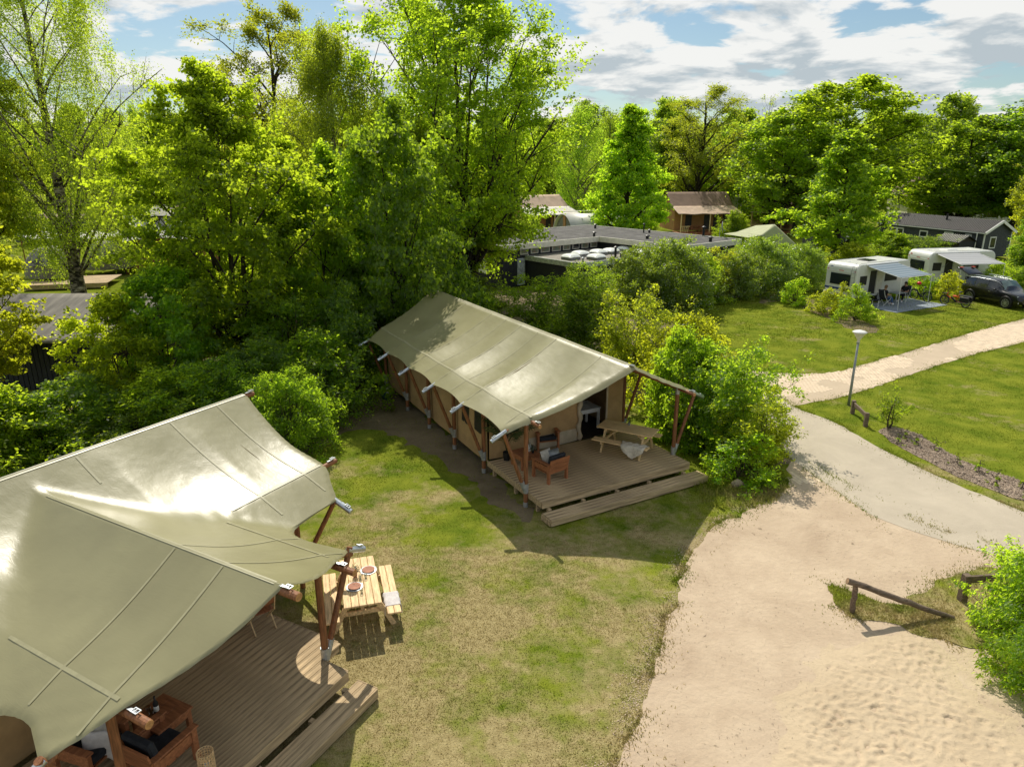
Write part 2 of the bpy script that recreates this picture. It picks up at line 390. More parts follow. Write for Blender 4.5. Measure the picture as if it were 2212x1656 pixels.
def pvc_mat():
    """coated tent roof: satin sheen, stretched weave, small creases"""
    m, t = new_mat('coated_roof_canvas')
    o = N(t, 'ShaderNodeOutputMaterial'); b = N(t, 'ShaderNodeBsdfPrincipled', i={'Specular IOR Level': 0.68})
    tcn = N(t, 'ShaderNodeTexCoord')
    n1 = N(t, 'ShaderNodeTexNoise', i={'Scale': 0.9, 'Detail': 5.0}); t.links.new(tcn.outputs['Object'], n1.inputs['Vector'])
    t.links.new(ramp(t, n1.outputs[0], [(0.3, (0.225, 0.208, 0.104)), (0.7, (0.275, 0.256, 0.130))]), b.inputs['Base Color'])
    t.links.new(ramp(t, n1.outputs[0], [(0.3, (0.31,) * 3), (0.7, (0.37,) * 3)]), b.inputs['Roughness'])
    mp = N(t, 'ShaderNodeMapping'); mp.inputs['Scale'].default_value = (1.0, 0.35, 1.0); mp.inputs['Rotation'].default_value = (0, 0, 0.35)
    t.links.new(tcn.outputs['Object'], mp.inputs[0])
    n2 = N(t, 'ShaderNodeTexNoise', i={'Scale': 7.0, 'Detail': 4.0, 'Distortion': 1.2}); t.links.new(mp.outputs[0], n2.inputs['Vector'])
    cre = ramp(t, n2.outputs[0], [(0.45, (0, 0, 0)), (0.50, (1, 1, 1)), (0.55, (0, 0, 0))])
    n3 = N(t, 'ShaderNodeTexNoise', i={'Scale': 1.6, 'Detail': 3.0}); t.links.new(tcn.outputs['Object'], n3.inputs['Vector'])
    n3.inputs['Scale'].default_value = 0.8
    mp2 = N(t, 'ShaderNodeMapping'); mp2.inputs['Scale'].default_value = (1.0, 0.28, 1.0); mp2.inputs['Rotation'].default_value = (0, 0, -0.5)
    t.links.new(tcn.outputs['Object'], mp2.inputs[0])
    n4 = N(t, 'ShaderNodeTexNoise', i={'Scale': 4.5, 'Detail': 5.0, 'Roughness': 0.55, 'Distortion': 0.3}); t.links.new(mp2.outputs[0], n4.inputs['Vector'])
    hgt = mth('ADD', mth('MULTIPLY', n4.outputs[0], 0.16, tree=t), mth('ADD', mth('MULTIPLY', cre, 0.015, tree=t), mth('MULTIPLY', n3.outputs[0], 1.0, tree=t), tree=t), tree=t)
    bp = N(t, 'ShaderNodeBump', i={'Strength': 0.5, 'Distance': 0.05}); t.links.new(hgt, bp.inputs['Height'])
    t.links.new(bp.outputs[0], b.inputs['Normal'])
    tr = N(t, 'ShaderNodeBsdfTranslucent', i={'Color': (0.16, 0.13, 0.07, 1)})
    mm = N(t, 'ShaderNodeMixShader', i={0: 0.02}); t.links.new(b.outputs[0], mm.inputs[1]); t.links.new(tr.outputs[0], mm.inputs[2])
    t.links.new(mm.outputs[0], o.inputs[0])
    M['pvc'] = m
pvc_mat()
M['seam'] = mat('roof_seam', (0.33, 0.31, 0.18), 0.42, 0.08, 8, spec=0.5)

def vnoise(x, y, seed=0):
    x = np.asarray(x, float); y = np.asarray(y, float)
    r = np.random.RandomState(seed).rand(256, 256)
    xi = np.floor(x).astype(int); yi = np.floor(y).astype(int)
    fx = x - xi; fy = y - yi
    fx = fx * fx * (3 - 2 * fx); fy = fy * fy * (3 - 2 * fy)
    g = lambda a, b: r[a % 256, b % 256]
    return (g(xi, yi) * (1 - fx) + g(xi + 1, yi) * fx) * (1 - fy) + (g(xi, yi + 1) * (1 - fx) + g(xi + 1, yi + 1) * fx) * fy
def fbm(x, y, seed=0, oct=4):
    s, a, t = 0, 1.0, 0
    for k in range(oct):
        s = s + a * vnoise(np.asarray(x) * 2 ** k, np.asarray(y) * 2 ** k, seed + k); t += a; a *= 0.5
    return s / t
def inside(poly, x, y):
    x = np.asarray(x); y = np.asarray(y); c = np.zeros(x.shape, bool)
    n = len(poly)
    for i in range(n):
        x1, y1 = poly[i]; x2, y2 = poly[(i + 1) % n]
        if y1 == y2: continue
        k = ((y1 > y) != (y2 > y)) & (x < (x2 - x1) * (y - y1) / (y2 - y1) + x1)
        c ^= k
    return c

# ================================================================== GROUND
def smooth_poly(pts, step=0.2, rag=0.06, seed=1, freq=2.2):
    out_ = []
    n = len(pts)
    for i in range(n):
        p0, p1, p2, p3 = (np.array(pts[(i + k) % n][:2], float) for k in (-1, 0, 1, 2))
        m = max(2, int(np.linalg.norm(p2 - p1) / step))
        for k in range(m):
            t = k / m
            q = 0.5 * ((2 * p1) + (-p0 + p2) * t + (2 * p0 - 5 * p1 + 4 * p2 - p3) * t * t + (-p0 + 3 * p1 - 3 * p2 + p3) * t ** 3)
            out_.append(q)
    a = np.array(out_)
    a[:, 0] += (fbm(a[:, 0] * freq, a[:, 1] * freq, seed, 4) - 0.5) * 4 * rag
    a[:, 1] += (fbm(a[:, 0] * freq + 40, a[:, 1] * freq, seed + 9, 4) - 0.5) * 4 * rag
    return [tuple(p) for p in a]
def sheet(name, px, z, m, rag=0.06, seed=1, kind='structure', world=None, freq=2.2):
    pts = world if world else [S(*p)[:2] for p in px]
    poly = smooth_poly(pts, 0.15, rag, seed, freq)
    me = bpy.data.meshes.new(name)
    me.from_pydata([(x, y, z) for x, y in poly], [], [tuple(range(len(poly)))])
    me.update()
    o = link(name, me, None, m)
    if me.polygons[0].normal.z < 0: me.flip_normals()
    o['kind'] = kind
    return o, poly

gm = bpy.data.meshes.new('ground')
gm.from_pydata([(-700, -60, 0), (700, -60, 0), (700, 1500, 0), (-700, 1500, 0)], [], [(0, 1, 2, 3)])
tag(link('ground', gm, None, M['lawn']), kind='structure')

_, POLY_SAND = sheet('sand_path', [(1375, 1700), (1385, 1560), (1400, 1480), (1432, 1380), (1458, 1300), (1482, 1215), (1512, 1168), (1560, 1128), (1625, 1100), (1695, 1055), (1712, 995), (1760, 1010),
    (1900, 1090), (2100, 1165), (2260, 1210), (2330, 1300), (2330, 1700)], 0.008, M['sand_path'], 0.10, 3, freq=3.0)
_, POLY_ASPH = sheet('asphalt_path', [(1640, 830), (1716, 880), (1800, 912), (1900, 968), (2050, 1040), (2215, 1108), (2400, 1190), (2600, 1290), (2600, 1420), (2400, 1290), (2211, 1215), (2100, 1187), (1900, 1120), (1790, 1048), (1702, 985), (1660, 930), (1600, 860)],
    0.014, M['asphalt'], 0.03, 5)
_, POLY_ROAD = sheet('brick_road', [(1560, 800), (1620, 801), (1700, 806), (1780, 806), (1830, 798), (1900, 778), (2000, 748), (2100, 718), (2211, 688), (2330, 650), (2330, 695), (2211, 738), (2100, 766), (1990, 801), (1880, 838), (1800, 862), (1712, 880), (1690, 930), (1640, 900), (1590, 850)],
    0.010, M['brick_sand'], 0.05, 7)
_, POLY_MULCH = sheet('mulch_bed', [(1900, 930), (1930, 922), (1975, 935), (2030, 968), (2100, 1003), (2211, 1040), (2300, 1070), (2300, 1100), (2211, 1082), (2120, 1050), (2050, 1022), (1980, 985), (1925, 955)], 0.012, M['mulch'], 0.05, 11)
_, POLY_SOIL = sheet('bare_soil', [(640, 935), (700, 905), (790, 870), (860, 845), (930, 905), (1000, 960), (1075, 1030), (1150, 1110), (1135, 1120), (1080, 1085), (1000, 1030), (930, 985), (850, 935), (760, 930), (690, 955)], 0.006, M['soil'], 0.22, 13, freq=3.0)
sheet('hedge_soil', None, 0.005, M['soil'], 0.3, 15, world=[(-16, 15.5), (-9, 18.5), (-6.5, 20), (-6.2, 26), (-5.0, 29.5), (1.2, 31), (4.5, 27.5), (6.5, 21), (7.2, 19.2), (9.2, 20.5), (9.5, 25), (8, 30), (10, 38), (4, 50), (-14, 48), (-20, 30)], freq=0.8)
sheet('shrub_soil', [(1640, 655), (1700, 652), (1790, 690), (1850, 715), (1895, 718), (1880, 700), (1800, 668), (1740, 640), (1660, 636)], 0.006, M['soil'], 0.12, 17)
GRASS_ISL = []
for k, px in enumerate(([(1785, 1265), (1830, 1272), (1900, 1300), (1990, 1315), (2060, 1330), (2050, 1365), (1990, 1372), (1920, 1345), (1860, 1340), (1815, 1320)],
                        [(1960, 1300), (2010, 1265), (2070, 1240), (2140, 1228), (2260, 1240), (2300, 1400), (2180, 1400), (2100, 1395), (2040, 1380), (1985, 1350)])):
    o_, pl_ = sheet('grass_patch', px, 0.020 + 0.004 * k, M['lawn'], 0.10, 21 + k)
    GRASS_ISL.append(pl_)

# trampled play sand with real dimples
def sand_pit():
    x0, x1, y0, y1, st = 3.4, 10.6, 5.6, 12.1, 0.032
    X, Y = np.meshgrid(np.arange(x0, x1, st), np.arange(y0, y1, st))
    poly = [tuple(S(*p)[:2]) for p in [(1640, 1700), (1680, 1560), (1720, 1480), (1800, 1405), (1880, 1375), (1960, 1368), (2040, 1385), (2075, 1440), (2130, 1530), (2211, 1580), (2400, 1640), (2400, 1760)]]
    # signed closeness to the outline
    d = np.full(X.shape, 1e9)
    for i in range(len(poly)):
        a = np.array(poly[i]); b = np.array(poly[(i + 1) % len(poly)]); ab = b - a
        t = np.clip(((X - a[0]) * ab[0] + (Y - a[1]) * ab[1]) / (ab @ ab), 0, 1)
        d = np.minimum(d, np.hypot(X - a[0] - t * ab[0], Y - a[1] - t * ab[1]))
    sg = np.where(inside(poly, X, Y), d, -d) + (fbm(X * 2, Y * 2, 5) - 0.5) * 0.8
    msk = np.clip(sg / 0.5, -1, 1)
    Z = 0.010 + 0.022 * msk + 0.018 * (fbm(X * 1.1, Y * 1.1, 8) - 0.5) * np.clip(msk, 0, 1)
    rng = np.random.RandomState(4)
    for k in range(3800):
        cx, cy = rng.uniform(x0, x1), rng.uniform(y0, y1)
        a = rng.uniform(0, math.pi); rl, rs = rng.uniform(0.04, 0.13), rng.uniform(0.025, 0.06); dp = rng.uniform(0.004, 0.024)
        i0, i1 = int((cx - 0.5 - x0) / st), int((cx + 0.5 - x0) / st); j0, j1 = int((cy - 0.5 - y0) / st), int((cy + 0.5 - y0) / st)
        sl = (slice(max(j0, 0), max(j1, 0)), slice(max(i0, 0), max(i1, 0)))
        u = (X[sl] - cx) * math.cos(a) + (Y[sl] - cy) * math.sin(a); v = -(X[sl] - cx) * math.sin(a) + (Y[sl] - cy) * math.cos(a)
        q = (u / rl) ** 2 + (v / rs) ** 2
        Z[sl] += (-dp * np.exp(-q) + 0.45 * dp * np.exp(-(np.sqrt(q) - 1.55) ** 2 * 4)) * np.clip(msk[sl], 0, 1)
    m, n = X.shape
    idx = np.arange(m * n).reshape(m, n)
    F = np.stack([idx[:-1, :-1], idx[:-1, 1:], idx[1:, 1:], idx[1:, :-1]], -1).reshape(-1, 4)
    keep = (msk.reshape(-1)[F] > -0.9).any(1)
    me = bpy.data.meshes.new('sand_pit')
    me.from_pydata(np.stack([X, Y, Z], -1).reshape(-1, 3).tolist(), [], F[keep].tolist())
    me.polygons.foreach_set('use_smooth', [True] * len(me.polygons)); me.update()
    tag(link('sand_pit', me, None, M['sand_pit']), kind='structure')
    return poly
POLY_PIT = sand_pit()

# clinker pavers that show through the drifted sand: the largest singly, the rest as one part
def pavers():
    road = bpy.data.objects['brick_road']
    rng = np.random.RandomState(11)
    # axis of the road
    a = np.array(S(1750, 835)[:2]); b = np.array(S(2211, 712)[:2]); ax = (b - a) / np.linalg.norm(b - a); ay = np.array([-ax[1], ax[0]])
    cand = []
    for i in range(-40, 330):
        for j in range(-34, 40):
            c = a + ax * (i * 0.213) + ay * (j * 0.113 + (0.0)) + ax * (0.106 if j % 2 else 0)
            cand.append(c)
    # second field: the entrance strip beside the asphalt
    a2 = np.array(S(1720, 1000)[:2]); b2 = np.array(S(1900, 1120)[:2]); ax2 = (b2 - a2) / np.linalg.norm(b2 - a2); ay2 = np.array([ax2[1], -ax2[0]])
    cand2 = [a2 + ax2 * (i * 0.213 + (0.106 if j % 2 else 0)) + ay2 * (0.12 + j * 0.113) for i in range(0, 24) for j in range(0, 10)]
    C = np.array(cand); C2 = np.array(cand2)
    inner = [tuple(p) for p in POLY_ROAD]
    k = inside(inner, C[:, 0], C[:, 1]) & ~inside(POLY_ASPH, C[:, 0], C[:, 1])
    C = C[k]
    show = fbm(C[:, 0] * 0.5, C[:, 1] * 0.5, 3, 3) > 0.40
    C = C[show]
    show2 = inside(POLY_SAND, C2[:, 0], C2[:, 1]) & ~inside(POLY_ASPH, C2[:, 0], C2[:, 1]) & (fbm(C2[:, 0], C2[:, 1], 6, 3) > 0.66)
    C2 = C2[show2]
    alls = [(c, math.atan2(ax[1], ax[0])) for c in C] + [(c, math.atan2(ax2[1], ax2[0])) for c in C2]
    alls.sort(key=lambda q: q[0][1])
    pm = MB().b2((-0.1, -0.05, -0.01), (0.1, 0.05, 0.0)); me = bpy.data.meshes.new('paver'); 
    bm = bmesh.new(); tmp = bpy.data.meshes.new('t'); tmp.from_pydata(pm.v, [], pm.f); bm.from_mesh(tmp)
    bmesh.ops.bevel(bm, geom=[e for e in bm.edges if all(v.co.z > -0.001 for v in e.verts)], offset=0.006, segments=1, affect='EDGES'); bm.to_mesh(me); bm.free(); me.materials.append(M['brick'])
    for c, an in alls[:300]:
        o = bpy.data.objects.new('paver', me); COL.objects.link(o); o.parent = road
        o.location = (c[0], c[1], 0.0150 + rng.uniform(0, 0.004)); o.rotation_euler = (rng.uniform(-.02, .02), rng.uniform(-.02, .02), an + rng.uniform(-.03, .03))
    mb = MB()
    for c, an in alls[300:]:
        mb.box((c[0], c[1], 0.0120 + rng.uniform(0, 0.004)), (0.196, 0.1, 0.008), rz=an + rng.uniform(-.02, .02))
    o = mb.build('paver_field', M['brick'], road); o['kind'] = 'stuff'
pavers()

# grass blades: one mass
def blades():
    rng = np.random.RandomState(2)
    P = []
    def region(n, xs, ys, hmin, hmax, must=None, w=0.011, dens=None):
        x = rng.uniform(*xs, n); y = rng.uniform(*ys, n)
        ok = np.ones(n, bool)
        if must is not None:
            ok &= inside(must, x, y)
        else:
            for p in (POLY_SAND, POLY_ASPH, POLY_ROAD, POLY_MULCH):
                ok &= ~inside(p, x, y)
            s = inside(POLY_SOIL, x, y); ok &= ~(s & (rng.rand(n) > 0.45))
        # thin where the lawn is worn
        th = fbm(x * 0.9, y * 0.9, 77, 4)
        ok &= rng.rand(n) < np.clip((th - 0.30) * 4, 0.25, 1)
        # only what the view can hold
        dep = y * math.cos(PITCH) + 9 * math.sin(PITCH)
        ok &= np.abs(x) < dep * 0.78
        x, y = x[ok], y[ok]
        P.append((x, y, rng.uniform(hmin, hmax, len(x)), np.full(len(x), w)))
    region(150000, (-5, 5.5), (6.5, 17.5), 0.008, 0.028, w=0.009)
    region(60000, (-8, 8), (17.5, 24), 0.01, 0.035, w=0.012)
    region(150000, (7, 34), (17, 36), 0.01, 0.035, w=0.015)
    region(80000, (7, 42), (36, 52), 0.02, 0.06, w=0.026)
    for isl in GRASS_ISL:
        xs = [p[0] for p in isl]; ys = [p[1] for p in isl]
        region(9000, (min(xs), max(xs)), (min(ys), max(ys)), 0.03, 0.11, must=isl, w=0.011)
    # long fringe at the foot of the hedge beside the deck and along lawn edges
    fr = smooth_poly([tuple(S(*p)[:2]) for p in [(1500, 1040), (1560, 1030), (1640, 1000), (1690, 1010), (1690, 1070), (1640, 1095), (1570, 1100), (1520, 1090)]], 0.2, 0.05, 8)
    region(16000, (3, 9), (14, 21), 0.08, 0.24, must=fr, w=0.012)
    for poly, n in ((POLY_SAND, 26000), (POLY_ASPH, 18000), (POLY_ROAD, 18000), (GRASS_ISL[0], 7000), (GRASS_ISL[1], 7000)):
        q = np.array(poly); i = rng.randint(0, len(q), n)
        sg = rng.choice([0.06, 0.14, 0.25], n); x = q[i, 0] + rng.normal(0, 1, n) * sg; y = q[i, 1] + rng.normal(0, 1, n) * sg
        ok = (x > 1.5) & (fbm(x * 1.3, y * 1.3, 3, 3) > 0.40) & ~inside(POLY_PIT, x, y) & (np.abs(x) < y * 0.8 + 2)
        for p in (POLY_SAND, POLY_ASPH):
            ok &= ~(inside(p, x, y) & (rng.rand(n) > 0.5))
        P.append((x[ok], y[ok], rng.uniform(0.02, 0.07, ok.sum()), np.full(ok.sum(), 0.012)))
    x = np.concatenate([p[0] for p in P]); y = np.concatenate([p[1] for p in P]); h = np.concatenate([p[2] for p in P]); w = np.concatenate([p[3] for p in P])
    n = len(x); a = rng.uniform(0, 2 * math.pi, n); lean = rng.uniform(0.2, 1.1, n) * h; la = rng.uniform(0, 2 * math.pi, n)
    vs = np.zeros((n, 3, 3))
    vs[:, 0] = np.stack([x - np.cos(a) * w, y - np.sin(a) * w, np.zeros(n)], 1)
    vs[:, 1] = np.stack([x + np.cos(a) * w, y + np.sin(a) * w, np.zeros(n)], 1)
    vs[:, 2] = np.stack([x + np.cos(la) * lean, y + np.sin(la) * lean, h], 1)
    me = tri_mesh('lawn_grass', vs.reshape(-1, 3), 3)
    tag(link('lawn_grass', me, None, M['blade']), 'short worn grass blades growing over the lawns', 'grass', kind='stuff')
def tri_mesh(name, verts, k):
    n = len(verts) // k
    me = bpy.data.meshes.new(name)
    me.vertices.add(len(verts)); me.vertices.foreach_set('co', np.ascontiguousarray(verts, np.float32).ravel())
    me.loops.add(n * k); me.loops.foreach_set('vertex_index', np.arange(n * k, dtype=np.int32))
    me.polygons.add(n); me.polygons.foreach_set('loop_start', np.arange(0, n * k, k, dtype=np.int32))
    me.update(calc_edges=True)
    return me
blades()
# wood chips over the mulch bed
def chips():
    rng = np.random.RandomState(6)
    q = np.array(POLY_MULCH); n = 9000
    x = rng.uniform(q[:, 0].min(), q[:, 0].max(), n); y = rng.uniform(q[:, 1].min(), q[:, 1].max(), n)
    ok = inside(POLY_MULCH, x, y); x, y = x[ok], y[ok]; n = len(x)
    a = rng.uniform(0, 6.28, n); l = rng.uniform(0.02, 0.05, n); w = l * 0.4
    z = 0.014 + rng.uniform(0, 0.03, n); t = rng.uniform(-0.02, 0.02, n)
    c, s_ = np.cos(a), np.sin(a)
    vs = np.stack([np.stack([x - c * l, y - s_ * l, z - t], 1), np.stack([x + s_ * w, y - c * w, z], 1), np.stack([x + c * l, y + s_ * l, z + t], 1), np.stack([x - s_ * w, y + c * w, z + 0.01], 1)], 1)
    o = link('bark_chip', tri_mesh('bark_chip', vs.reshape(-1, 3), 4), bpy.data.objects['mulch_bed'], M['chip']); o['kind'] = 'stuff'
chips()
# loose litter on the sand
def litter():
    rng = np.random.RandomState(16)
    q = np.array(POLY_SAND); n = 9000
    x = rng.uniform(1.2, 9, n); y = rng.uniform(7, 17, n)
    ok = inside(POLY_SAND, x, y) & ~inside(POLY_ASPH, x, y) & (fbm(x * 1.2, y * 1.2, 41, 3) > 0.5 + 0.18 * rng.rand(n)); x, y = x[ok], y[ok]; n = len(x)
    a = rng.uniform(0, 6.28, n); l = 0.004 + 0.022 * rng.rand(n) ** 3; w = np.maximum(l * 0.25, 0.003); z = 0.014 + rng.uniform(0, 0.008, n)
    c, s_ = np.cos(a), np.sin(a)
    vs = np.stack([np.stack([x - c * l, y - s_ * l, z], 1), np.stack([x + s_ * w, y - c * w, z], 1), np.stack([x + c * l, y + s_ * l, z + 0.006], 1), np.stack([x - s_ * w, y + c * w, z + 0.004], 1)], 1)
    tag(link('leaf_litter', tri_mesh('leaf_litter', vs.reshape(-1, 3), 4), None, M['chip']), 'tiny dark twigs and leaf bits scattered on the sand', 'litter', kind='stuff')
litter()
# sand trodden out over the lawn edge
def spill():
    rng = np.random.RandomState(26)
    q = np.array(POLY_SAND); n = 16000; i = rng.randint(0, len(q), n)
    d = np.abs(rng.normal(0, 1, n)) * 0.26
    x = q[i, 0] - d * 0.9 + rng.normal(0, 0.05, n); y = q[i, 1] + rng.normal(0, 0.10, n)
    ok = ~inside(POLY_SAND, x, y) & ~inside(POLY_ASPH, x, y) & (y < 19) & (fbm(x * 2, y * 2, 9, 3) > 0.42); x, y = x[ok], y[ok]; n = len(x)
    a = rng.uniform(0, 6.28, n); l = 0.006 + 0.014 * rng.rand(n) ** 2; w = l * 0.6; z = np.full(n, 0.0085)
    c, s_ = np.cos(a), np.sin(a)
    vs = np.stack([np.stack([x - c * l, y - s_ * l, z], 1), np.stack([x + s_ * w, y - c * w, z + 0.001], 1), np.stack([x + c * l, y + s_ * l, z], 1), np.stack([x - s_ * w, y + c * w, z + 0.001], 1)], 1)
    o = link('sand_spill', tri_mesh('sand_spill', vs.reshape(-1, 3), 4), bpy.data.objects['sand_path'], M['sand_path']); o['kind'] = 'stuff'
spill()

# ================================================================== VEGETATION
def leaves_mesh(name, P, out_dir, size, aspect, up=0.7, rnd=0.7, outw=0.4, hang=0.0, seed=0, fold=True):
    rng = np.random.RandomState(seed)
    n = len(P)
    nor = rng.normal(0, rnd, (n, 3)) + out_dir * outw + np.array([-0.10, 0.42, 0.85]) * up      # leaves turn to the light
    nor /= np.linalg.norm(nor, axis=1, keepdims=True) + 1e-9
    t = rng.normal(0, 1, (n, 3)) + out_dir * 0.9; t[:, 2] -= hang * 2.5 + 0.25
    t -= nor * (t * nor).sum(1, keepdims=True); t /= np.linalg.norm(t, axis=1, keepdims=True) + 1e-9
    b = np.cross(nor, t)
    L_ = size * rng.uniform(0.65, 1.3, (n, 1)); W_ = L_ * aspect
    base = P; mid = P + t * L_ * 0.45; tip = P + t * L_ - nor * L_ * 0.12
    lf = mid + b * W_ * 0.5 + nor * L_ * 0.06; rt = mid - b * W_ * 0.5 + nor * L_ * 0.06
    vs = np.stack([base, rt, tip, lf], 1).reshape(-1, 3)
    return tri_mesh(name, vs, 4)
def curve_pts(p0, p1, sag, n, rng, wob):
    t = np.linspace(0, 1, n)[:, None]
    p = p0 + (p1 - p0) * t
    p[:, 2] += sag * 4 * (t * (1 - t))[:, 0]
    w = rng.normal(0, wob, (n, 3)); w[0] = 0
    return p + np.cumsum(w, 0) * 0.5
PROF = {
    'round': lambda h: math.sqrt(max(0.02, 1 - (2 * h - 0.9) ** 2 / 1.25)),
    'cone': lambda h: max(0.06, (1 - h) ** 0.75 * min(1, 0.35 + h * 4)),
    'oval': lambda h: max(0.1, math.sin(math.pi * min(0.98, 0.12 + h * 0.86)) ** 0.7),
    'vase': lambda h: 0.35 + 0.75 * h if h < 0.75 else max(0.12, 0.92 - (h - 0.75) * 2.4),
    'shrub': lambda h: math.sqrt(max(0.03, 1 - (h * 0.98) ** 2.2)),
}
def grow(H, R, base, prof, limbs, subs, seed, stems=1, trunk_r=0.2, rise=0.5, lean=(0, 0), wob=0.12, irregular=0.3, limb_k=1.0):
    """skeleton: stems, limbs, branches; returns wood segments and leafy twigs"""
    rng = np.random.RandomState(seed)
    wood = []; twigs = []
    pf = PROF[prof]
    stem_pts = []
    for s in range(stems):
        a = 2 * math.pi * s / max(1, stems) + rng.uniform(0, 1)
        sp = 0.0 if stems == 1 else R * rng.uniform(0.18, 0.34)
        p1 = np.array([math.cos(a) * sp + lean[0], math.sin(a) * sp + lean[1], H * (0.96 if s == 0 else rng.uniform(0.75, 0.92))])
        p0 = np.array([math.cos(a) * trunk_r * (0 if stems == 1 else 1.1), math.sin(a) * trunk_r * (0 if stems == 1 else 1.1), 0.0])
        pts = curve_pts(p0, p1, 0, 9, rng, wob * 0.6)
        pts[:, :2] -= (np.linspace(0, 1, 9)[:, None] * (pts[-1, :2] - p1[:2]))
        r = trunk_r * (1.0 if stems == 1 else 0.7) * np.linspace(1, 0.07, 9) ** 0.9
        r[0] *= 1.25
        wood.append((pts, r, 7)); stem_pts.append((pts, r))
    az = rng.uniform(0, 6.28)
    lobes = rng.uniform(1 - irregular, 1 + irregular, 16)
    for i in range(limbs):
        pts, r = stem_pts[i % stems]
        hf = (i + rng.uniform(0, 1)) / limbs                        # 0 at crown base, 1 at top
        h_end = base + (H - base) * hf
        az += 2.4 + rng.uniform(-0.4, 0.4)
        rad = R * pf(hf) * lobes[int(az / 6.283 * 16) % 16] * rng.uniform(0.8, 1.08)
        h0 = max(min(base * 0.75, 1.5 if base > 2 else base * 0.75), h_end - rad * rise - 0.2 * H * (1 - hf) * rise)
        u = np.clip(h0 / H, 0, 0.97) * 8
        k = min(7, int(u)); p0 = pts[k] + (pts[k + 1] - pts[k]) * (u - k)
        p1 = np.array([p0[0] * 0.5 + math.cos(az) * rad + lean[0] * hf * 0.5, p0[1] * 0.5 + math.sin(az) * rad + lean[1] * hf * 0.5, h_end])
        lp = curve_pts(p0, p1, -0.06 * rad if rise < 0.3 else 0.05 * rad, 6, rng, wob)
        r0 = max(0.012, min(r[k] * 0.55, 0.05 * rad ** 0.9 + 0.01) * limb_k)
        wood.append((lp, r0 * np.linspace(1, 0.22, 6), 5))
        ll = np.linalg.norm(p1 - p0) + 0.3
        for j in range(subs):
            t = rng.uniform(0.28, 1.0) ** 0.8 * 5
            k2 = min(4, int(t)); q0 = lp[k2] + (lp[k2 + 1] - lp[k2]) * (t - k2)
            d = (lp[k2 + 1] - lp[k2]); d /= np.linalg.norm(d) + 1e-9
            dv = d * 0.6 + rng.normal(0, 0.75, 3) + np.array([0, 0, 0.22]); dv /= np.linalg.norm(dv) + 1e-9
            ln = ll * rng.uniform(0.18, 0.38) * (1.15 - 0.5 * t / 5)
            q1 = q0 + dv * ln
            q1[2] = max(q1[2], 0.12)
            sp = curve_pts(q0, q1, 0, 3, rng, wob * 0.4)
            if rng.rand() < 0.75: wood.append((sp, r0 * 0.3 * np.linspace(1, 0.35, 3), 3))
            twigs.append((q0, q1))
            for _ in range(2):
                q2 = q1 + (dv * 0.4 + rng.normal(0, 0.6, 3)) * ln * 0.5
                q2[2] = max(q2[2], 0.1)
                twigs.append((q0 * 0.3 + q1 * 0.7, q2))
    return wood, twigs
def wood_mesh(name, wood):
    mb = MB()
    for pts, r, n in wood:
        mb.path([tuple(p) for p in pts], [float(max(0.004, q)) for q in r], n, caps=False)
    me = bpy.data.meshes.new(name); me.from_pydata(mb.v, [], mb.f); me.update()
    me.polygons.foreach_set('use_smooth', [True] * len(me.polygons))
    return me
def crown_points(twigs, n, clump, seed, droop=0.0, flat=0.6, strands=0):
    rng = np.random.RandomState(seed)
    A = np.array([t[0] for t in twigs]); B = np.array([t[1] for t in twigs])
    wgt = rng.uniform(0.15, 1.6, len(A)) ** 1.3; wgt /= wgt.sum()
    # leaves gather in small clumps along each twig
    ncl = max(1, n // 9)
    i = rng.choice(len(A), ncl, p=wgt); t = rng.uniform(0.25, 1.08, (ncl, 1))
    C = A[i] + (B[i] - A[i]) * t
    C = np.repeat(C, 9, 0)
    off = rng.normal(0, clump, C.shape); off[:, 2] *= flat
    P = C + off
    if droop:
        f = np.repeat(rng.uniform(0, 1, ncl) ** 0.8, 9) * droop + rng.uniform(0, 0.25, len(P)) * droop
        P[:, 2] -= f
    P[:, 2] = np.maximum(P[:, 2], 0.05)
    return P
def make_plant(H, R, base, prof, limbs, subs, nleaf, lsize, seed, aspect=0.7, clump=0.16, droop=0.0, up=0.7, rnd=0.6, outw=0.35, hang=0.0, flat=0.6, **kw):
    wood, tw = grow(H, R, base, prof, limbs, subs, seed, **kw)
    P = crown_points(tw, nleaf, clump, seed + 1, droop, flat)
    c = np.array([0, 0, (H + base) / 2]); od = P - c; od /= np.linalg.norm(od, axis=1, keepdims=True) + 1e-6
    return wood_mesh('trunk', wood), leaves_mesh('crown', P, od, lsize, aspect, up, rnd, outw, hang, seed + 2)
def plant(name, label, cat, meshes, leafm, barkm, loc, rz=0.0, scale=(1, 1, 1), group=None, wood='trunk', leaf='crown'):
    o = thing(name, label, cat, loc, rz, group)
    o.scale = scale if isinstance(scale, (tuple, list)) else (scale,) * 3
    for nm, me, mt in ((wood, meshes[0], barkm), (leaf, meshes[1], leafm)):
        ob = bpy.data.objects.new(nm, me); COL.objects.link(ob); ob.parent = o
        if not me.materials: me.materials.append(None)
        ob.material_slots[0].link = 'OBJECT'; ob.material_slots[0].material = mt
    return o
def ZT(ypx, Y): return SY(1105, ypx, Y).z
def spot(x, Y, z=1.5):
    p = SY(x, 700, Y); dep = Y * math.cos(PITCH) + (CAMH - z) * math.sin(PITCH)
    return ((x - PXW / 2) / FPX * dep, Y, 0)
TREES = {}
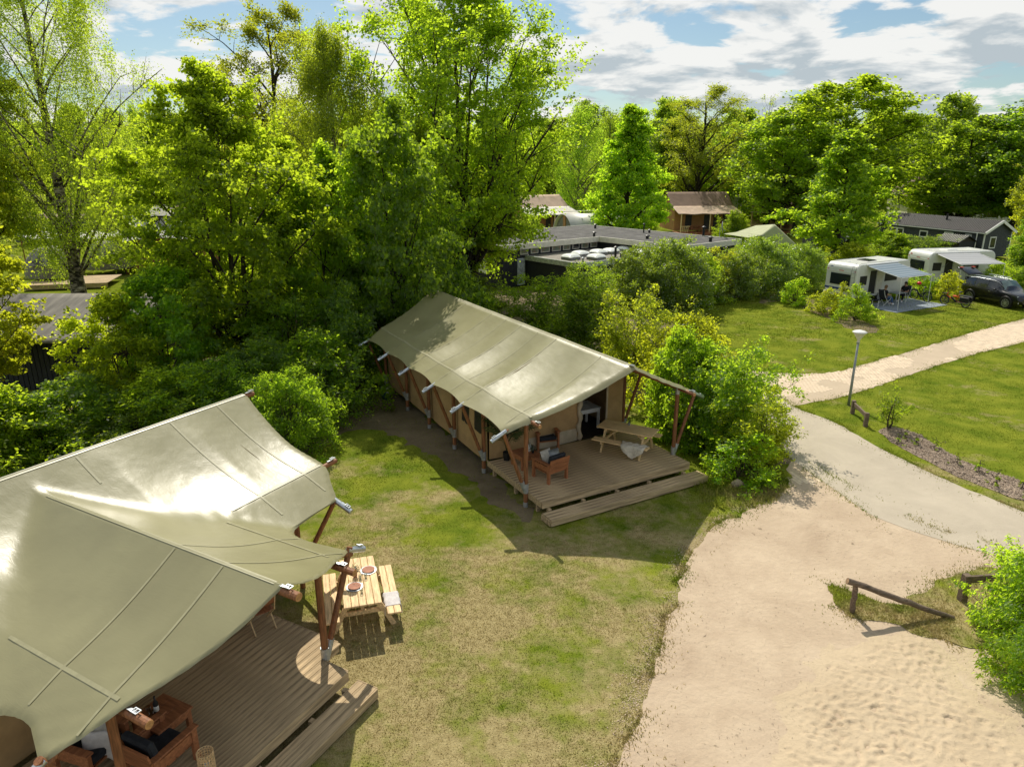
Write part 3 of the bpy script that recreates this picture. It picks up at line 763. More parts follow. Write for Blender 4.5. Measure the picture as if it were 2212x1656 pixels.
# --- the big individuals near the tents
TREES['birch_tall'] = make_plant(22.5, 6.0, 5.6, 'oval', 48, 11, 112000, 0.115, 5, limb_k=0.5, aspect=0.62, clump=0.20, droop=1.7, trunk_r=0.42, rise=0.75, hang=0.6, flat=0.9, up=0.2, rnd=0.9, irregular=0.35)
plant('birch_tree', 'tall loose birch with a thick white-flecked trunk behind the dark lodge roof', 'tree', TREES['birch_tall'], M['leaf_birch'], M['birch'], spot(165, 46))
TREES['maple_center'] = make_plant(12.4, 3.6, 1.0, 'round', 48, 11, 98000, 0.155, 17, aspect=0.85, clump=0.17, trunk_r=0.24, stems=3, rise=0.7, flat=0.45, irregular=0.3)
plant('maple_tree', 'broad yellow-green maple with several dark stems, right behind the nearest tent', 'tree', TREES['maple_center'], M['leaf_maple'], M['bark_dark'], spot(515, 29), 0.4, (0.9, 0.9, 0.98))
TREES['maple_big'] = make_plant(19.6, 6.2, 4.4, 'oval', 58, 12, 110000, 0.18, 29, aspect=0.8, clump=0.24, trunk_r=0.42, stems=4, rise=1.0, flat=0.5, irregular=0.28)
plant('maple_tree', 'largest maple with fanning dark limbs, at the left end of the flat-roofed building', 'tree', TREES['maple_big'], M['leaf_maple'], M['bark_dark'], spot(1008, 45), 1.1)
TREES['birch_weep'] = make_plant(16.4, 3.2, 2.2, 'oval', 46, 12, 112000, 0.11, 41, limb_k=0.5, aspect=0.6, clump=0.17, droop=1.5, trunk_r=0.24, rise=0.8, hang=0.7, flat=0.9, up=0.15, rnd=0.9)
plant('birch_tree', 'dense weeping birch with a pale stem, between the broad maple and the largest maple', 'tree', TREES['birch_weep'], M['leaf_birch'], M['birch'], spot(745, 40))
plant('birch_tree', 'smaller weeping birch leaning against the left side of the largest maple', 'tree', TREES['birch_weep'], M['leaf_birch'], M['birch'], spot(858, 43), 2.2, (0.95, 0.95, 0.80))
TREES['oak'] = make_plant(20.5, 5.0, 5.5, 'round', 36, 10, 34000, 0.20, 53, aspect=0.6, clump=0.26, trunk_r=0.40, rise=0.7, flat=0.7, irregular=0.4, wob=0.3)
plant('oak_tree', 'dark open oak rising behind the weeping birch', 'tree', TREES['oak'], M['leaf_oak'], M['bark_dark'], spot(625, 60))
TREES['maple_low'] = make_plant(8.4, 3.2, 0.6, 'round', 38, 10, 52000, 0.155, 61, aspect=0.85, clump=0.17, trunk_r=0.14, stems=2, rise=0.6, flat=0.45)
plant('maple_tree', 'dark leafy maple filling the gap behind the far end of the second tent', 'tree', TREES['maple_low'], M['leaf_dark'], M['bark_dark'], spot(862, 36.5), 0.2, (0.95, 0.95, 1.05))
plant('maple_tree', 'bright young maple in front of the weeping birch stem', 'tree', TREES['maple_low'], M['leaf_maple'], M['bark_dark'], spot(722, 31.0), 1.9, (0.85, 0.85, 1.10))
plant('maple_tree', 'dark maple beside the far left corner of the second tent', 'tree', TREES['maple_low'], M['leaf_dark'], M['bark_dark'], spot(862, 31.2), 3.4, (0.92, 0.92, 1.30))
TREES['maple_edge'] = make_plant(11.0, 2.7, 2.2, 'oval', 36, 10, 46000, 0.17, 71, aspect=0.9, clump=0.17, trunk_r=0.17, rise=0.6, flat=0.4)
plant('maple_tree', 'maple with big bright leaves cut by the left edge of the picture', 'tree', TREES['maple_edge'], M['leaf_yellow'], M['bark'], spot(-70, 24.5), 0.6, (0.74, 0.74, 0.78))
plant('maple_tree', 'yellow-green tree at the left edge behind the big-leaved maple', 'tree', TREES['maple_edge'], M['leaf_yellow'], M['bark'], spot(-75, 42), 2.6, (1.35, 1.35, 1.5))
TREES['maple_young'] = make_plant(5.0, 1.7, 0.5, 'oval', 28, 9, 24000, 0.13, 83, aspect=0.85, clump=0.12, trunk_r=0.07, stems=2, rise=0.6, flat=0.45)
plant('maple_tree', 'small glowing yellow-green maple in front of the dark lodge wall', 'tree', TREES['maple_young'], M['leaf_yellow'], M['bark'], spot(262, 24.5), 0.3, (0.9, 0.9, 0.90))
plant('maple_tree', 'slim bright sapling standing right of the small glowing maple', 'tree', TREES['maple_young'], M['leaf_maple'], M['bark'], spot(362, 25.5), 2.0, (0.9, 0.9, 1.05))
# --- the wood behind the buildings
TREES['lime'] = make_plant(16.0, 5.4, 2.4, 'round', 48, 10, 44000, 0.27, 97, aspect=0.8, clump=0.30, trunk_r=0.3, rise=0.6, flat=0.55, irregular=0.35)
TREES['cone_maple'] = make_plant(14.0, 4.2, 2.0, 'cone', 48, 9, 38000, 0.24, 101, aspect=0.85, clump=0.24, trunk_r=0.24, rise=0.5, flat=0.45, irregular=0.25)
TREES['far_birch'] = make_plant(18.0, 3.9, 3.0, 'oval', 34, 9, 30000, 0.22, 113, aspect=0.5, clump=0.26, droop=2.4, trunk_r=0.26, rise=0.8, hang=0.8, flat=0.9, up=0.15, rnd=0.9)
TREES['far_round'] = make_plant(17.0, 5.6, 2.0, 'round', 38, 8, 24000, 0.40, 127, aspect=0.75, clump=0.42, trunk_r=0.3, rise=0.6, flat=0.6, irregular=0.35)
TREES['bare'] = make_plant(17.0, 3.0, 6.0, 'round', 26, 9, 700, 0.25, 131, aspect=0.6, clump=0.3, trunk_r=0.2, rise=0.9, wob=0.25)
def bt(kind, name, label, x, Y, top, hw, leafm, barkm='bark_dark', rz=None, Hk=None, Rk=None):
    Hs = {'lime': (16, 5.4), 'cone_maple': (14, 4.2), 'far_birch': (18, 3.9), 'far_round': (17, 5.6), 'oak': (20.5, 5.0), 'bare': (17, 3.0), 'maple_low': (8.4, 3.2)}[kind]
    h = ZT(top, Y); r = hw * Y / 1560.0
    plant(name, label, 'tree', TREES[kind], M[leafm], M[barkm], spot(x, Y), rz if rz is not None else (x * 0.7) % 6.28, (r / Hs[1], r / Hs[1], h / Hs[0]))
bt('far_birch', 'birch_tree', 'tall weeping birch right of the largest maple, above the arched hut', 1248, 104, 208, 62, 'leaf_far', 'birch')
bt('far_birch', 'birch_tree', 'pale thin birch behind the bright cone-shaped maple', 1310, 114, 232, 50, 'leaf_far', 'birch')
bt('cone_maple', 'maple_tree', 'bright cone-shaped maple behind the flat-roofed building', 1352, 76, 228, 92, 'leaf_maple')
bt('oak', 'oak_tree', 'open rounded oak against the sky above the brown tent', 1505, 108, 192, 96, 'leaf_oak')
bt('lime', 'lime_tree', 'wide bright lime tree left of the highest crown on the right', 1680, 94, 250, 118, 'leaf_maple')
bt('lime', 'lime_tree', 'highest broad crown right of the middle, above the pale green tent', 1800, 98, 180, 160, 'leaf_maple')
bt('cone_maple', 'maple_tree', 'light yellow-green maple standing behind the left caravan', 1806, 66, 282, 108, 'leaf_maple')
bt('lime', 'lime_tree', 'dark round tree behind the long black chalet, left of two', 2068, 101, 262, 122, 'leaf_dark')
bt('lime', 'lime_tree', 'dark round tree behind the gable of the long black chalet', 2190, 98, 226, 130, 'leaf_dark', rz=2.0)
bt('far_round', 'lime_tree', 'tree top peeping over the two dark trees at the right', 2030, 128, 208, 75, 'leaf_far')
bt('far_birch', 'birch_tree', 'wispy willow-like tree left of the highest crown', 1712, 120, 182, 42, 'leaf_far', 'birch')
bt('bare', 'bare_tree', 'nearly leafless thin tree between the oak and the highest crown', 1640, 126, 196, 34, 'leaf_far')
bt('far_round', 'poplar_tree', 'dark tree mass below the oak, behind the brown tent', 1440, 120, 262, 80, 'leaf_dark')
bt('far_round', 'poplar_tree', 'shady tree between the oak and the wide bright lime', 1590, 122, 268, 78, 'leaf_far')
bt('far_birch', 'birch_tree', 'far birch top seen just right of the tall birch', 325, 105, 206, 46, 'leaf_far', 'birch')
bt('far_round', 'poplar_tree', 'dark tree left of the broad maple, beside the far meadow', 352, 92, 258, 42, 'leaf_dark')
bt('lime', 'lime_tree', 'tree at the right edge beside the chalet gable', 2245, 74, 330, 75, 'leaf_yellow')
bt('maple_low', 'maple_tree', 'low leafy tree hanging in from the right edge above the car', 2262, 57, 440, 62, 'leaf_far', rz=1.0)
rngf = np.random.RandomState(9)
k = 0
for x in range(-140, 2400, 78):
    if 262 < x < 318: continue
    Y = 138 + 26 * rngf.rand() + (18 if k % 2 else 0)
    t = plant('woodland_tree', 'hazy green tree in the unbroken row along the horizon', 'tree', TREES['far_round'] if k % 3 else TREES['lime'], M['leaf_far'], M['bark_dark'], spot(x + rngf.uniform(-20, 20), Y), rngf.uniform(0, 6.28),
              (rngf.uniform(1.0, 1.35), rngf.uniform(1.0, 1.3), rngf.uniform(0.98, 1.22)), group='trees of the far row')
    k += 1
# far wood that closes the horizon
def far_wood():
    rng = np.random.RandomState(33); n = 30000
    x = rng.uniform(-330, 330, n); y = rng.uniform(215, 260, n)
    top = 15 + 9 * fbm(x / 16, y / 16, 3, 4)
    z = rng.uniform(0.15, 1, n) ** 0.7 * top
    P = np.stack([x, y, z], 1); od = np.zeros_like(P); od[:, 1] = -0.6; od[:, 2] = 0.5
    me = leaves_mesh('far_wood', P, od, 2.0, 0.8, 0.5, 0.7, 0.4, 0, 3)
    tag(link('far_wood', me, None, M['leaf_far']), 'distant green wood closing the horizon behind all trees', 'wood', kind='stuff')
far_wood()
# --- shrubs
SH = {}
SH['dense'] = make_plant(2.6, 1.6, 0.15, 'shrub', 44, 8, 20000, 0.105, 201, aspect=0.6, clump=0.09, trunk_r=0.05, stems=4, rise=0.5, flat=0.7)
SH['loose'] = make_plant(3.4, 1.7, 0.2, 'vase', 36, 8, 14000, 0.11, 211, aspect=0.5, clump=0.10, trunk_r=0.05, stems=5, rise=0.9, flat=0.7, irregular=0.45)
SH['laurel'] = make_plant(3.6, 2.6, 0.15, 'shrub', 56, 9, 24000, 0.15, 223, aspect=0.42, clump=0.13, trunk_r=0.07, stems=5, rise=0.5, flat=0.7, up=0.4, rnd=0.9)
SH['cherry'] = make_plant(1.9, 1.5, 0.1, 'shrub', 46, 8, 13000, 0.12, 227, aspect=0.34, clump=0.07, trunk_r=0.035, stems=4, rise=0.45, flat=0.4, hang=0.25, up=0.9, rnd=0.45)
SH['small'] = make_plant(1.5, 0.9, 0.1, 'shrub', 26, 6, 4500, 0.09, 239, aspect=0.6, clump=0.07, trunk_r=0.03, stems=4, rise=0.6, flat=0.7, irregular=0.4)
SHD = {'dense': (2.6, 1.6), 'loose': (3.4, 1.7), 'laurel': (3.6, 2.6), 'cherry': (1.9, 1.5), 'small': (1.5, 0.9)}
def shrub(kind, label, loc, h, r, leafm, rz=0.0, name='shrub', group=None, bark='bark'):
    H0, R0 = SHD[kind]
    return plant(name, label, 'shrub', SH[kind], M[leafm], M[bark], (loc[0], loc[1], 0), rz, (r / R0, r / R0, h / H0), group, wood='stems', leaf='foliage')
# hedge behind the nearest tent, from the left edge to the second tent
HED = [(-60, 19.0, 835, 2.2, 'leaf_maple', 'dense', 'leftmost bush of the hedge behind the nearest tent, cut by the picture edge'),
       (60, 20.0, 868, 2.0, 'leaf_maple', 'dense', 'light green bush under the big-leaved maple at the left'),
       (165, 21.5, 830, 2.0, 'leaf_maple', 'dense', 'green bush below the small glowing maple'),
       (270, 21.0, 872, 1.8, 'leaf_maple', 'loose', 'feathery bush just above the silver tent roof, below the slim sapling'),
       (370, 21.6, 815, 2.1, 'leaf_maple', 'dense', 'green bush behind the middle of the silver tent ridge'),
       (455, 22.6, 790, 2.1, 'leaf_dark', 'laurel', 'dark bush at the foot of the broad maple, left of its stems'),
       (560, 23.5, 760, 2.0, 'leaf_dark', 'dense', 'dark bush at the foot of the broad maple, right of its stems'),
       (625, 21.0, 815, 1.6, 'leaf_dark', 'laurel', 'big-leaved chestnut-like bush beside the end of the silver tent ridge'),
       (690, 24.5, 735, 1.9, 'leaf_dark', 'dense', 'dark bush between the two tents, nearest the second tent wall'),
       (745, 27.5, 640, 2.0, 'leaf_dark', 'dense', 'tall shady bush at the far left corner of the second tent'),
       (640, 27.5, 640, 2.2, 'leaf_maple', 'loose', 'sunlit bush behind the gap between the two tents')]
for i, (x, Y, top, r, lm, kd, lb) in enumerate(HED):
    shrub(kd, lb, spot(x, Y), ZT(top, Y), r, lm, i * 1.7, group='bushes of the hedge behind the tents')
# behind and right of the second tent
RSH = [((5.9, 22.6), 3.3, 1.5, 'leaf_dark', 'dense', 'dark bush behind the right post of the wooden porch'),
       ((6.9, 20.9), 2.7, 1.5, 'leaf_maple', 'dense', 'dense bush pressing against the right side of the porch'),
       ((7.6, 20.0), 2.2, 1.4, 'leaf_yellow', 'loose', 'loose twiggy bush with yellow leaves reaching over the path'),
       ((6.7, 18.9), 1.2, 1.1, 'leaf_maple', 'small', 'low bush beside the right end of the deck step'),
       ((7.8, 22.6), 3.0, 1.6, 'leaf_maple', 'loose', 'tall bush right of the porch where the brick road begins'),
       ((6.6, 25.2), 3.2, 1.7, 'leaf_yellow', 'dense', 'sunlit bush behind the ridge end of the second tent'),
       ((7.4, 28.2), 2.7, 1.6, 'leaf_yellow', 'loose', 'yellow-green bush at the corner of the upper lawn'),
       ((5.2, 29.0), 3.6, 1.8, 'leaf_yellow', 'loose', 'glowing yellow bush behind the middle of the second tent roof'),
       ((3.4, 33.0), 2.9, 1.9, 'leaf_dark', 'dense', 'dark green bush left of the glowing yellow one'),
       ((1.6, 37.0), 3.0, 2.1, 'leaf_dark', 'loose', 'tall dark bush in front of the white building door'),
       ((-2.2, 40.5), 2.3, 2.0, 'leaf_dark', 'dense', 'dark bush below the largest maple, beside the black building wall'),
       ((-2.6, 34.0), 3.2, 2.1, 'leaf_dark', 'dense', 'shady bush behind the far gable of the second tent')]
for i, (p, h, r, lm, kd, lb) in enumerate(RSH):
    shrub(kd, lb, p, h, r, lm, i * 2.1)
for x, Y, top, r, lm, kd, lb in ((1372, 44.5, 545, 2.3, 'leaf_laurel', 'laurel', 'glossy laurel in front of the skylights, left of three'),
                                 (1462, 44.0, 528, 2.6, 'leaf_laurel', 'laurel', 'largest glossy laurel, dark mass at the edge of the upper lawn'),
                                 (1545, 48.0, 545, 1.9, 'leaf_yellow', 'loose', 'bright yellow-green shrub between the dark laurels'),
                                 (1592, 47.5, 548, 1.9, 'leaf_laurel', 'laurel', 'laurel just right of the bright yellow-green shrub'),
                                 (1500, 46.0, 552, 1.9, 'leaf_maple', 'dense', 'light green bush joined to the right of the largest laurel'),
                                 (1650, 49.5, 522, 2.5, 'leaf_laurel', 'laurel', 'glossy laurel in front of the pale green tent'),
                                 (1735, 51.0, 535, 2.0, 'leaf_laurel', 'laurel', 'rightmost glossy laurel, next to the left caravan'),
                                 (1260, 42.0, 575, 2.0, 'leaf_dark', 'loose', 'thin upright shrub in front of the low skylight roof'),
                                 (1835, 60.0, 532, 2.0, 'leaf_yellow', 'dense', 'bright yellow shrub behind the roof of the left caravan'),
                                 (1735, 58.0, 545, 2.2, 'leaf_dark', 'dense', 'dark shrub right of the pale green tent'),
                                 (1925, 70.0, 505, 2.2, 'leaf_dark', 'dense', 'dark shrub in front of the long chalet, left of two'),
                                 (1995, 69.0, 512, 2.4, 'leaf_far', 'loose', 'green shrub in front of the long chalet, right of two'),
                                 (1585, 82.0, 462, 1.9, 'leaf_dark', 'dense', 'dark round bush between the brown tent and the sand-coloured tent'),
                                 (1395, 79.0, 470, 1.8, 'leaf_far', 'loose', 'pale blossoming bush under the cone-shaped maple'),
                                 (1145, 74.0, 462, 1.7, 'leaf_far', 'loose', 'silvery bush behind the left wing of the flat roof'),
                                 (2105, 55.0, 578, 1.5, 'leaf_maple', 'dense', 'leafy hedge bush under the chalet gable'),
                                 (2190, 53.0, 578, 1.7, 'leaf_far', 'loose', 'leafy hedge bush behind the black car at the right edge'),
                                 (2222, 58.0, 530, 1.8, 'leaf_far', 'dense', 'tall hedge bush right of the chalet gable window')):
    shrub(kd, lb, spot(x, Y), ZT(top, Y), r, lm, x * 0.3)
# the caravan pitch hedges
for p, h, r, lm, lb in (((18.6, 45.4), 1.5, 0.95, 'leaf_maple', 'left bush of the three in front of the blue-striped caravan'),
                        ((19.4, 42.6), 1.3, 0.85, 'leaf_yellow', 'middle bush of the three in front of the blue-striped caravan'),
                        ((20.4, 40.6), 1.75, 1.1, 'leaf_maple', 'right and biggest bush of the three in front of the blue-striped caravan'),
                        ((20.7, 42.9), 1.55, 0.6, 'leaf_yellow', 'slender yellow-tipped bush at the rear corner of the blue-striped caravan'),
                        ((27.5, 49.6), 1.5, 1.0, 'leaf_maple', 'low hedge bush behind the front wheel of the grey bicycle'),
                        ((28.8, 48.6), 1.55, 1.05, 'leaf_maple', 'low hedge bush behind the saddle of the grey bicycle'),
                        ((29.8, 47.2), 1.65, 0.95, 'leaf_yellow', 'clipped pale hedge bush between the orange cargo bike and the car'),
                        ((35.8, 51.3), 1.8, 1.2, 'leaf_maple', 'bush right of the grey awning'),
                        ((33.8, 57.0), 1.5, 1.0, 'leaf_yellow', 'low bush behind the plain cream caravan')):
    shrub('small', lb, p, h, r, lm, p[0])
# cherry laurel at the lower right and small plants
shrub('cherry', 'bright cherry laurel bush at the lower right edge, behind the leaning rail', S(2205, 1385), 1.9, 1.15, 'leaf_maple', 0.3)
shrub('cherry', 'lower lobe of bright cherry laurel spreading over the sand', S(2240, 1500), 1.3, 1.0, 'leaf_maple', 2.0)
TREES['mini'] = make_plant(1.15, 0.62, 0.55, 'vase', 9, 6, 1300, 0.07, 251, aspect=0.6, clump=0.06, trunk_r=0.05, stems=2, rise=0.9, irregular=0.4)
plant('small_tree', 'little flat-topped shrub tree at the top of the mulch bed', 'small tree', TREES['mini'], M['leaf_dark'], M['bark'], S(1921, 926), 0.7)
SPR = make_plant(0.55, 0.10, 0.15, 'cone', 6, 2, 60, 0.06, 263, aspect=0.6, clump=0.03, trunk_r=0.012, rise=0.8)
for px, py, h, lb in ((1957, 950, 1.0, 'thin sprig right beside the little shrub tree'), (1982, 962, 0.95, 'second thin sprig right of the little shrub tree'), (2016, 968, 0.9, 'third thin sprig on the lawn side of the mulch bed'),
                      (2065, 1002, 0.8, 'dark-leaved sprig in the middle of the mulch bed'), (2112, 1022, 0.9, 'pale sprig past the middle of the mulch bed'), (2152, 1052, 1.25, 'tallest bare sprig of the mulch bed'),
                      (2206, 1058, 0.95, 'sprig near the right edge, on the lawn side of the mulch bed'), (2212, 1085, 1.2, 'thin sprig at the right edge, on the path side of the mulch bed'), (1935, 958, 0.7, 'leafy low sprig in front of the little shrub tree')):
    plant('rose_sprig', lb, 'plant', SPR, M['leaf_dark'], M['bark'], S(px, py), px, (1.0, 1.0, h * 0.9), 'sprigs along the mulch bed', wood='stem', leaf='leaves')

# ================================================================== TENTS
def frame_fn(origin, rz):
    c, s = math.cos(rz), math.sin(rz)
    def w(x, y, z=0.0): return V((origin[0] + c * x - s * y, origin[1] + s * x + c * y, z))
    return w
def strip_on(fn, pts, width, parent, name='seam', m=None, lift=0.010):
    """thin raised band following a roof surface fn(x,y)->z along pts (plan)"""
    mb = MB(); P = []
    for i, (x, y) in enumerate(pts):
        a = pts[max(0, i - 1)]; b = pts[min(len(pts) - 1, i + 1)]
        d = V((b[0] - a[0], b[1] - a[1])).normalized(); nx, ny = -d.y * width / 2, d.x * width / 2
        P.append([(x + nx, y + ny, fn(x + nx, y + ny) + lift), (x - nx, y - ny, fn(x - nx, y - ny) + lift)])
    mb.grid(P)
    return mb.build(name, m or M['seam'], parent, smooth=True)
def buckle(parent, p, d, name='buckle'):
    d = V(d).normalized(); p = V(p)
    mb = MB()
    mb.bar(p - d * 0.16, p + d * 0.02, 0.045, 0.006)
    sx = d.cross(V((0, 0, 1))).normalized()
    for k in (-1, 1):
        mb.bar(p - d * 0.045 + sx * 0.035 * k + V((0, 0, .02)), p + d * 0.055 + sx * 0.035 * k + V((0, 0, .02)), 0.012, 0.02)
    for q in (-0.045, 0.0, 0.055):
        mb.bar(p + d * q - sx * 0.042 + V((0, 0, .022)), p + d * q + sx * 0.042 + V((0, 0, .022)), 0.012, 0.014)
    return mb.build(name, M['zinc'], parent)
def log_end(t, a, b, r=0.062, name='log'):
    o = MB().path([a, b], [r, r], 12).build(name, M['pole'], t, smooth=False)
    d = (V(b) - V(a)).normalized()
    MB().path([V(b) + d * 0.001, V(b) + d * 0.006], [r * 0.96, r * 0.94], 12).build('end_grain', M['pole_end'], o)
    return o
def bulge_panel(a, b, z0, z1, out_, name, m, parent, nx=10, nz=8, amt=0.05, z1b=None, seed=0):
    """canvas wall panel hung between two posts, slightly bellied"""
    rng = random.Random(seed)
    a, b, out_ = V((a[0], a[1], 0)), V((b[0], b[1], 0)), V((out_[0], out_[1], 0))
    P = []
    ph = rng.uniform(0, 6)
    for j in range(nz + 1):
        v = j / nz; row = []
        for i in range(nx + 1):
            u = i / nx
            p = a + (b - a) * u
            zz1 = z1 + ((z1b if z1b is not None else z1) - z1) * u
            d = amt * math.sin(math.pi * u) * math.sin(math.pi * min(1, v * 0.9 + 0.1)) + 0.008 * math.sin(9 * u + 5 * v + ph)
            q = p + out_ * d
            row.append((q.x, q.y, z0 + (zz1 - z0) * v - (0.03 * math.sin(math.pi * u) if j == 0 else 0)))
        P.append(row)
    return MB().grid(P).build(name, m, parent, smooth=True)

# ---------------------------------------------------------------- the second tent (middle of the picture)
T2O, T2R = (0.726, 16.496), math.atan2(0.4886, 0.8725)
T2 = frame_fn(T2O, T2R)
RAF = [0.72, 3.23, 5.35, 7.47, 9.6, 11.9]
def bayfrac(y):
    for a, b in zip(RAF[:-1], RAF[1:]):
        if a <= y <= b: return (y - a) / (b - a)
    return 0.0
def z2(x, y):
    d = abs(x - 2.62)
    z = 3.93 - 0.469 * d if d < 2.62 else 2.70 - 0.50 * (d - 2.62)
    z -= (0.11 if x < 2.62 else 0.03) * math.sin(math.pi * min(1, d / 2.62)) if d < 2.62 else 0
    f = bayfrac(y)
    z -= (0.075 if y < 5.35 or 7.4 < y < 9.6 else 0.04) * math.sin(math.pi * f) * math.sin(math.pi * min(1.0, d / 3.4) ** 0.8)
    return z
def yfront(d): return -0.42 + 0.77 * (d / 2.62) ** 1.15 + 0.06 * math.sin(math.pi * min(1, d / 2.62)) if d < 2.62 else 0.35 + (d - 2.62) * 0.52
def tent_two():
    t = thing('safari_tent', 'long olive safari tent with a sheen on its roof and a shady wooden porch', 'tent', (*T2O, 0), T2R)
    NX, NY = 44, 190
    P = []
    for j in range(NY + 1):
        s = j / NY; row = []
        for i in range(NX + 1):
            u = -1 + 2 * i / NX
            d0 = abs(u) * 3.34
            y = yfront(d0) + (13.07 - 2 * (yfront(d0) + 0.42) + 0.42) * s
            sc = 1 - (0.030 * math.sin(math.pi * bayfrac(y)) if abs(u) > 0.0 else 0) * abs(u) ** 3
            x = 2.62 + u * 3.34 * sc
            z = z2(x, y)
            e = min(s * 13.2, (1 - s) * 13.2)
            if e < 0.22: z -= 0.10 * (1 - e / 0.22) ** 2
            # crumple along the front hem and small pull creases beside the rafters
            if e < 0.5: z += 0.008 * math.sin(d0 * 31 + e * 9) * (1 - e / 0.5)
            f = bayfrac(y)
            g = min(f, 1 - f) if 0 < f < 1 else 0
            z += 0.006 * math.sin(y * 0 + d0 * 26 + y * 7) * math.exp(-(g / 0.10) ** 2) * min(1, d0)
            row.append((x, y, z))
        P.append(row)
    roof = MB().grid(P).build('roof', M['pvc'], t, smooth=True)
    for sx in (-1, 1):
        xs = 2.62 + sx * 2.62
        strip_on(z2, [(xs, 0.45 + k * 0.1) for k in range(0, 118)], 0.055, roof, lift=0.009)
        for y in RAF[1:-1] + [0.95, 4.3, 6.4]:
            strip_on(z2, [(2.62 + sx * (0.1 + 3.05 * k / 40), y) for k in range(41)], 0.04, roof, lift=0.009)
    strip_on(z2, [(2.62, -0.35 + k * 0.13) for k in range(0, 101)], 0.10, roof, name='ridge_band', lift=0.009)
    # frame
    for sx, x0 in ((-1, 0.0), (1, 5.24)):
        for i, y in enumerate(RAF):
            pst = MB().path([(x0, y, 0.0), (x0, y, 2.62)], [0.062, 0.062], 12).build('post', M['pole'], t)
            MB().path([(x0, y, 2.40), (x0, y, 2.64)], [0.069, 0.069], 12).build('cap_sleeve', M['zinc_dull'], pst)
            MB().path([(x0, y, 0.42), (x0, y, 0.70)], [0.072, 0.076], 12).path([(x0 + sx * 0.03, y, 0.50), (x0 + sx * 0.13, y, 0.78)], [0.06, 0.066], 10).build('sleeve', M['zinc_dull'], pst)
            MB().path([(x0, y, 0.0), (x0, y, 0.15)], [0.068, 0.068], 12).build('foot', M['zinc_dull'], pst)
            MB().path([(x0 + sx * 0.05, y, 0.55), (x0 + sx * 0.70, y, 2.33)], [0.052, 0.052], 10).build('brace', M['pole'], t)
            raf = MB().path([(2.62 + sx * 3.28 * q / 10, y, z2(2.62 + sx * 3.28 * q / 10, y) - 0.085) for q in range(11)], 0.045, 8).build('rafter', M['pole'], t)
            tb = MB().path([(x0 + sx * 0.60, y, 2.345), (x0 + sx * 1.05, y, 2.125)], [0.056, 0.056], 14).build('rafter_tube', M['zinc'], t)
            buckle(tb, (x0 + sx * 0.96, y, 2.225), (sx * 1, 0, -0.49))
        log_end(t, (x0, 12.3, 2.58), (x0, 0.02, 2.58), 0.055, 'purlin')
        buckle(t, (x0, 0.10, 2.66), (0, -1, 0))
    log_end(t, (2.62, 13.2, 3.82), (2.62, -0.30, 3.82), 0.058, 'ridge_pole')
    buckle(t, (2.62, -0.30, 3.90), (0, -1, 0))
    # inner tent walls
    wl = [3.23, 5.35, 7.47, 9.6, 11.9]
    for x0, o in ((0.13, (-1, 0)), (5.11, (1, 0))):
        for k, (a, b) in enumerate(zip(wl[:-1], wl[1:])):
            p = bulge_panel((x0, a), (x0, b), 0.33, 2.62, o, 'side_wall', M['canvas'], t, seed=k)
            if x0 < 1 and k == 0:
                for (ya, yb) in ((a + 0.25, a + 0.80), (a + 1.10, a + 1.70)):
                    bulge_panel((x0 - 0.035, ya), (x0 - 0.035, yb), 1.15, 2.35, o, 'window', M['mesh_window'], p, amt=0.045)
    def gz(x): return min(3.80, 2.62 + 0.46 * (2.62 - abs(x - 2.62)))
    def gable(x0, x1, y, out_, name, z0=0.33, lim=None, m=None, parent=None):
        return bulge_panel((x0, y), (x1, y), z0, lim or gz(x0), out_, name, m or M['canvas'], parent or t, z1b=lim or gz(x1), amt=0.02)
    yf = 3.12
    fw1 = gable(0.13, 2.62, yf, (0, -1), 'front_wall', 0.45); gable(2.62, 3.35, yf, (0, -1), 'front_wall', 0.45)
    gable(4.45, 5.11, yf, (0, -1), 'front_wall', 0.45)
    MB().prism([(3.35, yf, 2.35), (4.45, yf, 2.35), (4.45, yf, gz(4.45)), (3.35, yf, gz(3.35))], (0, 0.01, 0)).build('front_wall', M['canvas'], t)
    gable(0.13, 5.11, 11.95, (0, 1), 'rear_wall', lim=2.62); MB().prism([(0.13, 11.96, 2.62), (5.11, 11.96, 2.62), (2.62, 11.96, 3.78)], (0, 0.01, 0)).build('rear_wall', M['canvas'], t)
    bulge_panel((0.55, yf - 0.03), (1.15, yf - 0.03), 1.2, 2.35, (0, -1), 'window', M['mesh_window'], fw1, amt=0.012)
    bulge_panel((1.5, yf - 0.02), (3.30, yf - 0.02), 0.45, 0.86, (0, -1), 'skirt', M['canvas_pale'], t, amt=0.06)
    # door opening with its rolled flap
    MB().path([(3.36 + 0.04 * math.sin(k * 1.3), yf - 0.05, 0.47 + k * 0.12) for k in range(16)], [0.075 + 0.02 * math.sin(k * 2.1) for k in range(16)], 10).build('door_flap', M['canvas_pale'], t, smooth=True)
    MB().path([(4.44, yf - 0.03, 0.47), (4.44, yf - 0.03, 2.35)], 0.035, 8).build('door_edge', M['canvas_pale'], t)
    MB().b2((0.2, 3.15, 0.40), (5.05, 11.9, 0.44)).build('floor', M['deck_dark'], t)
    # things inside seen through the doorway are their own objects below
    return t
tent_two()

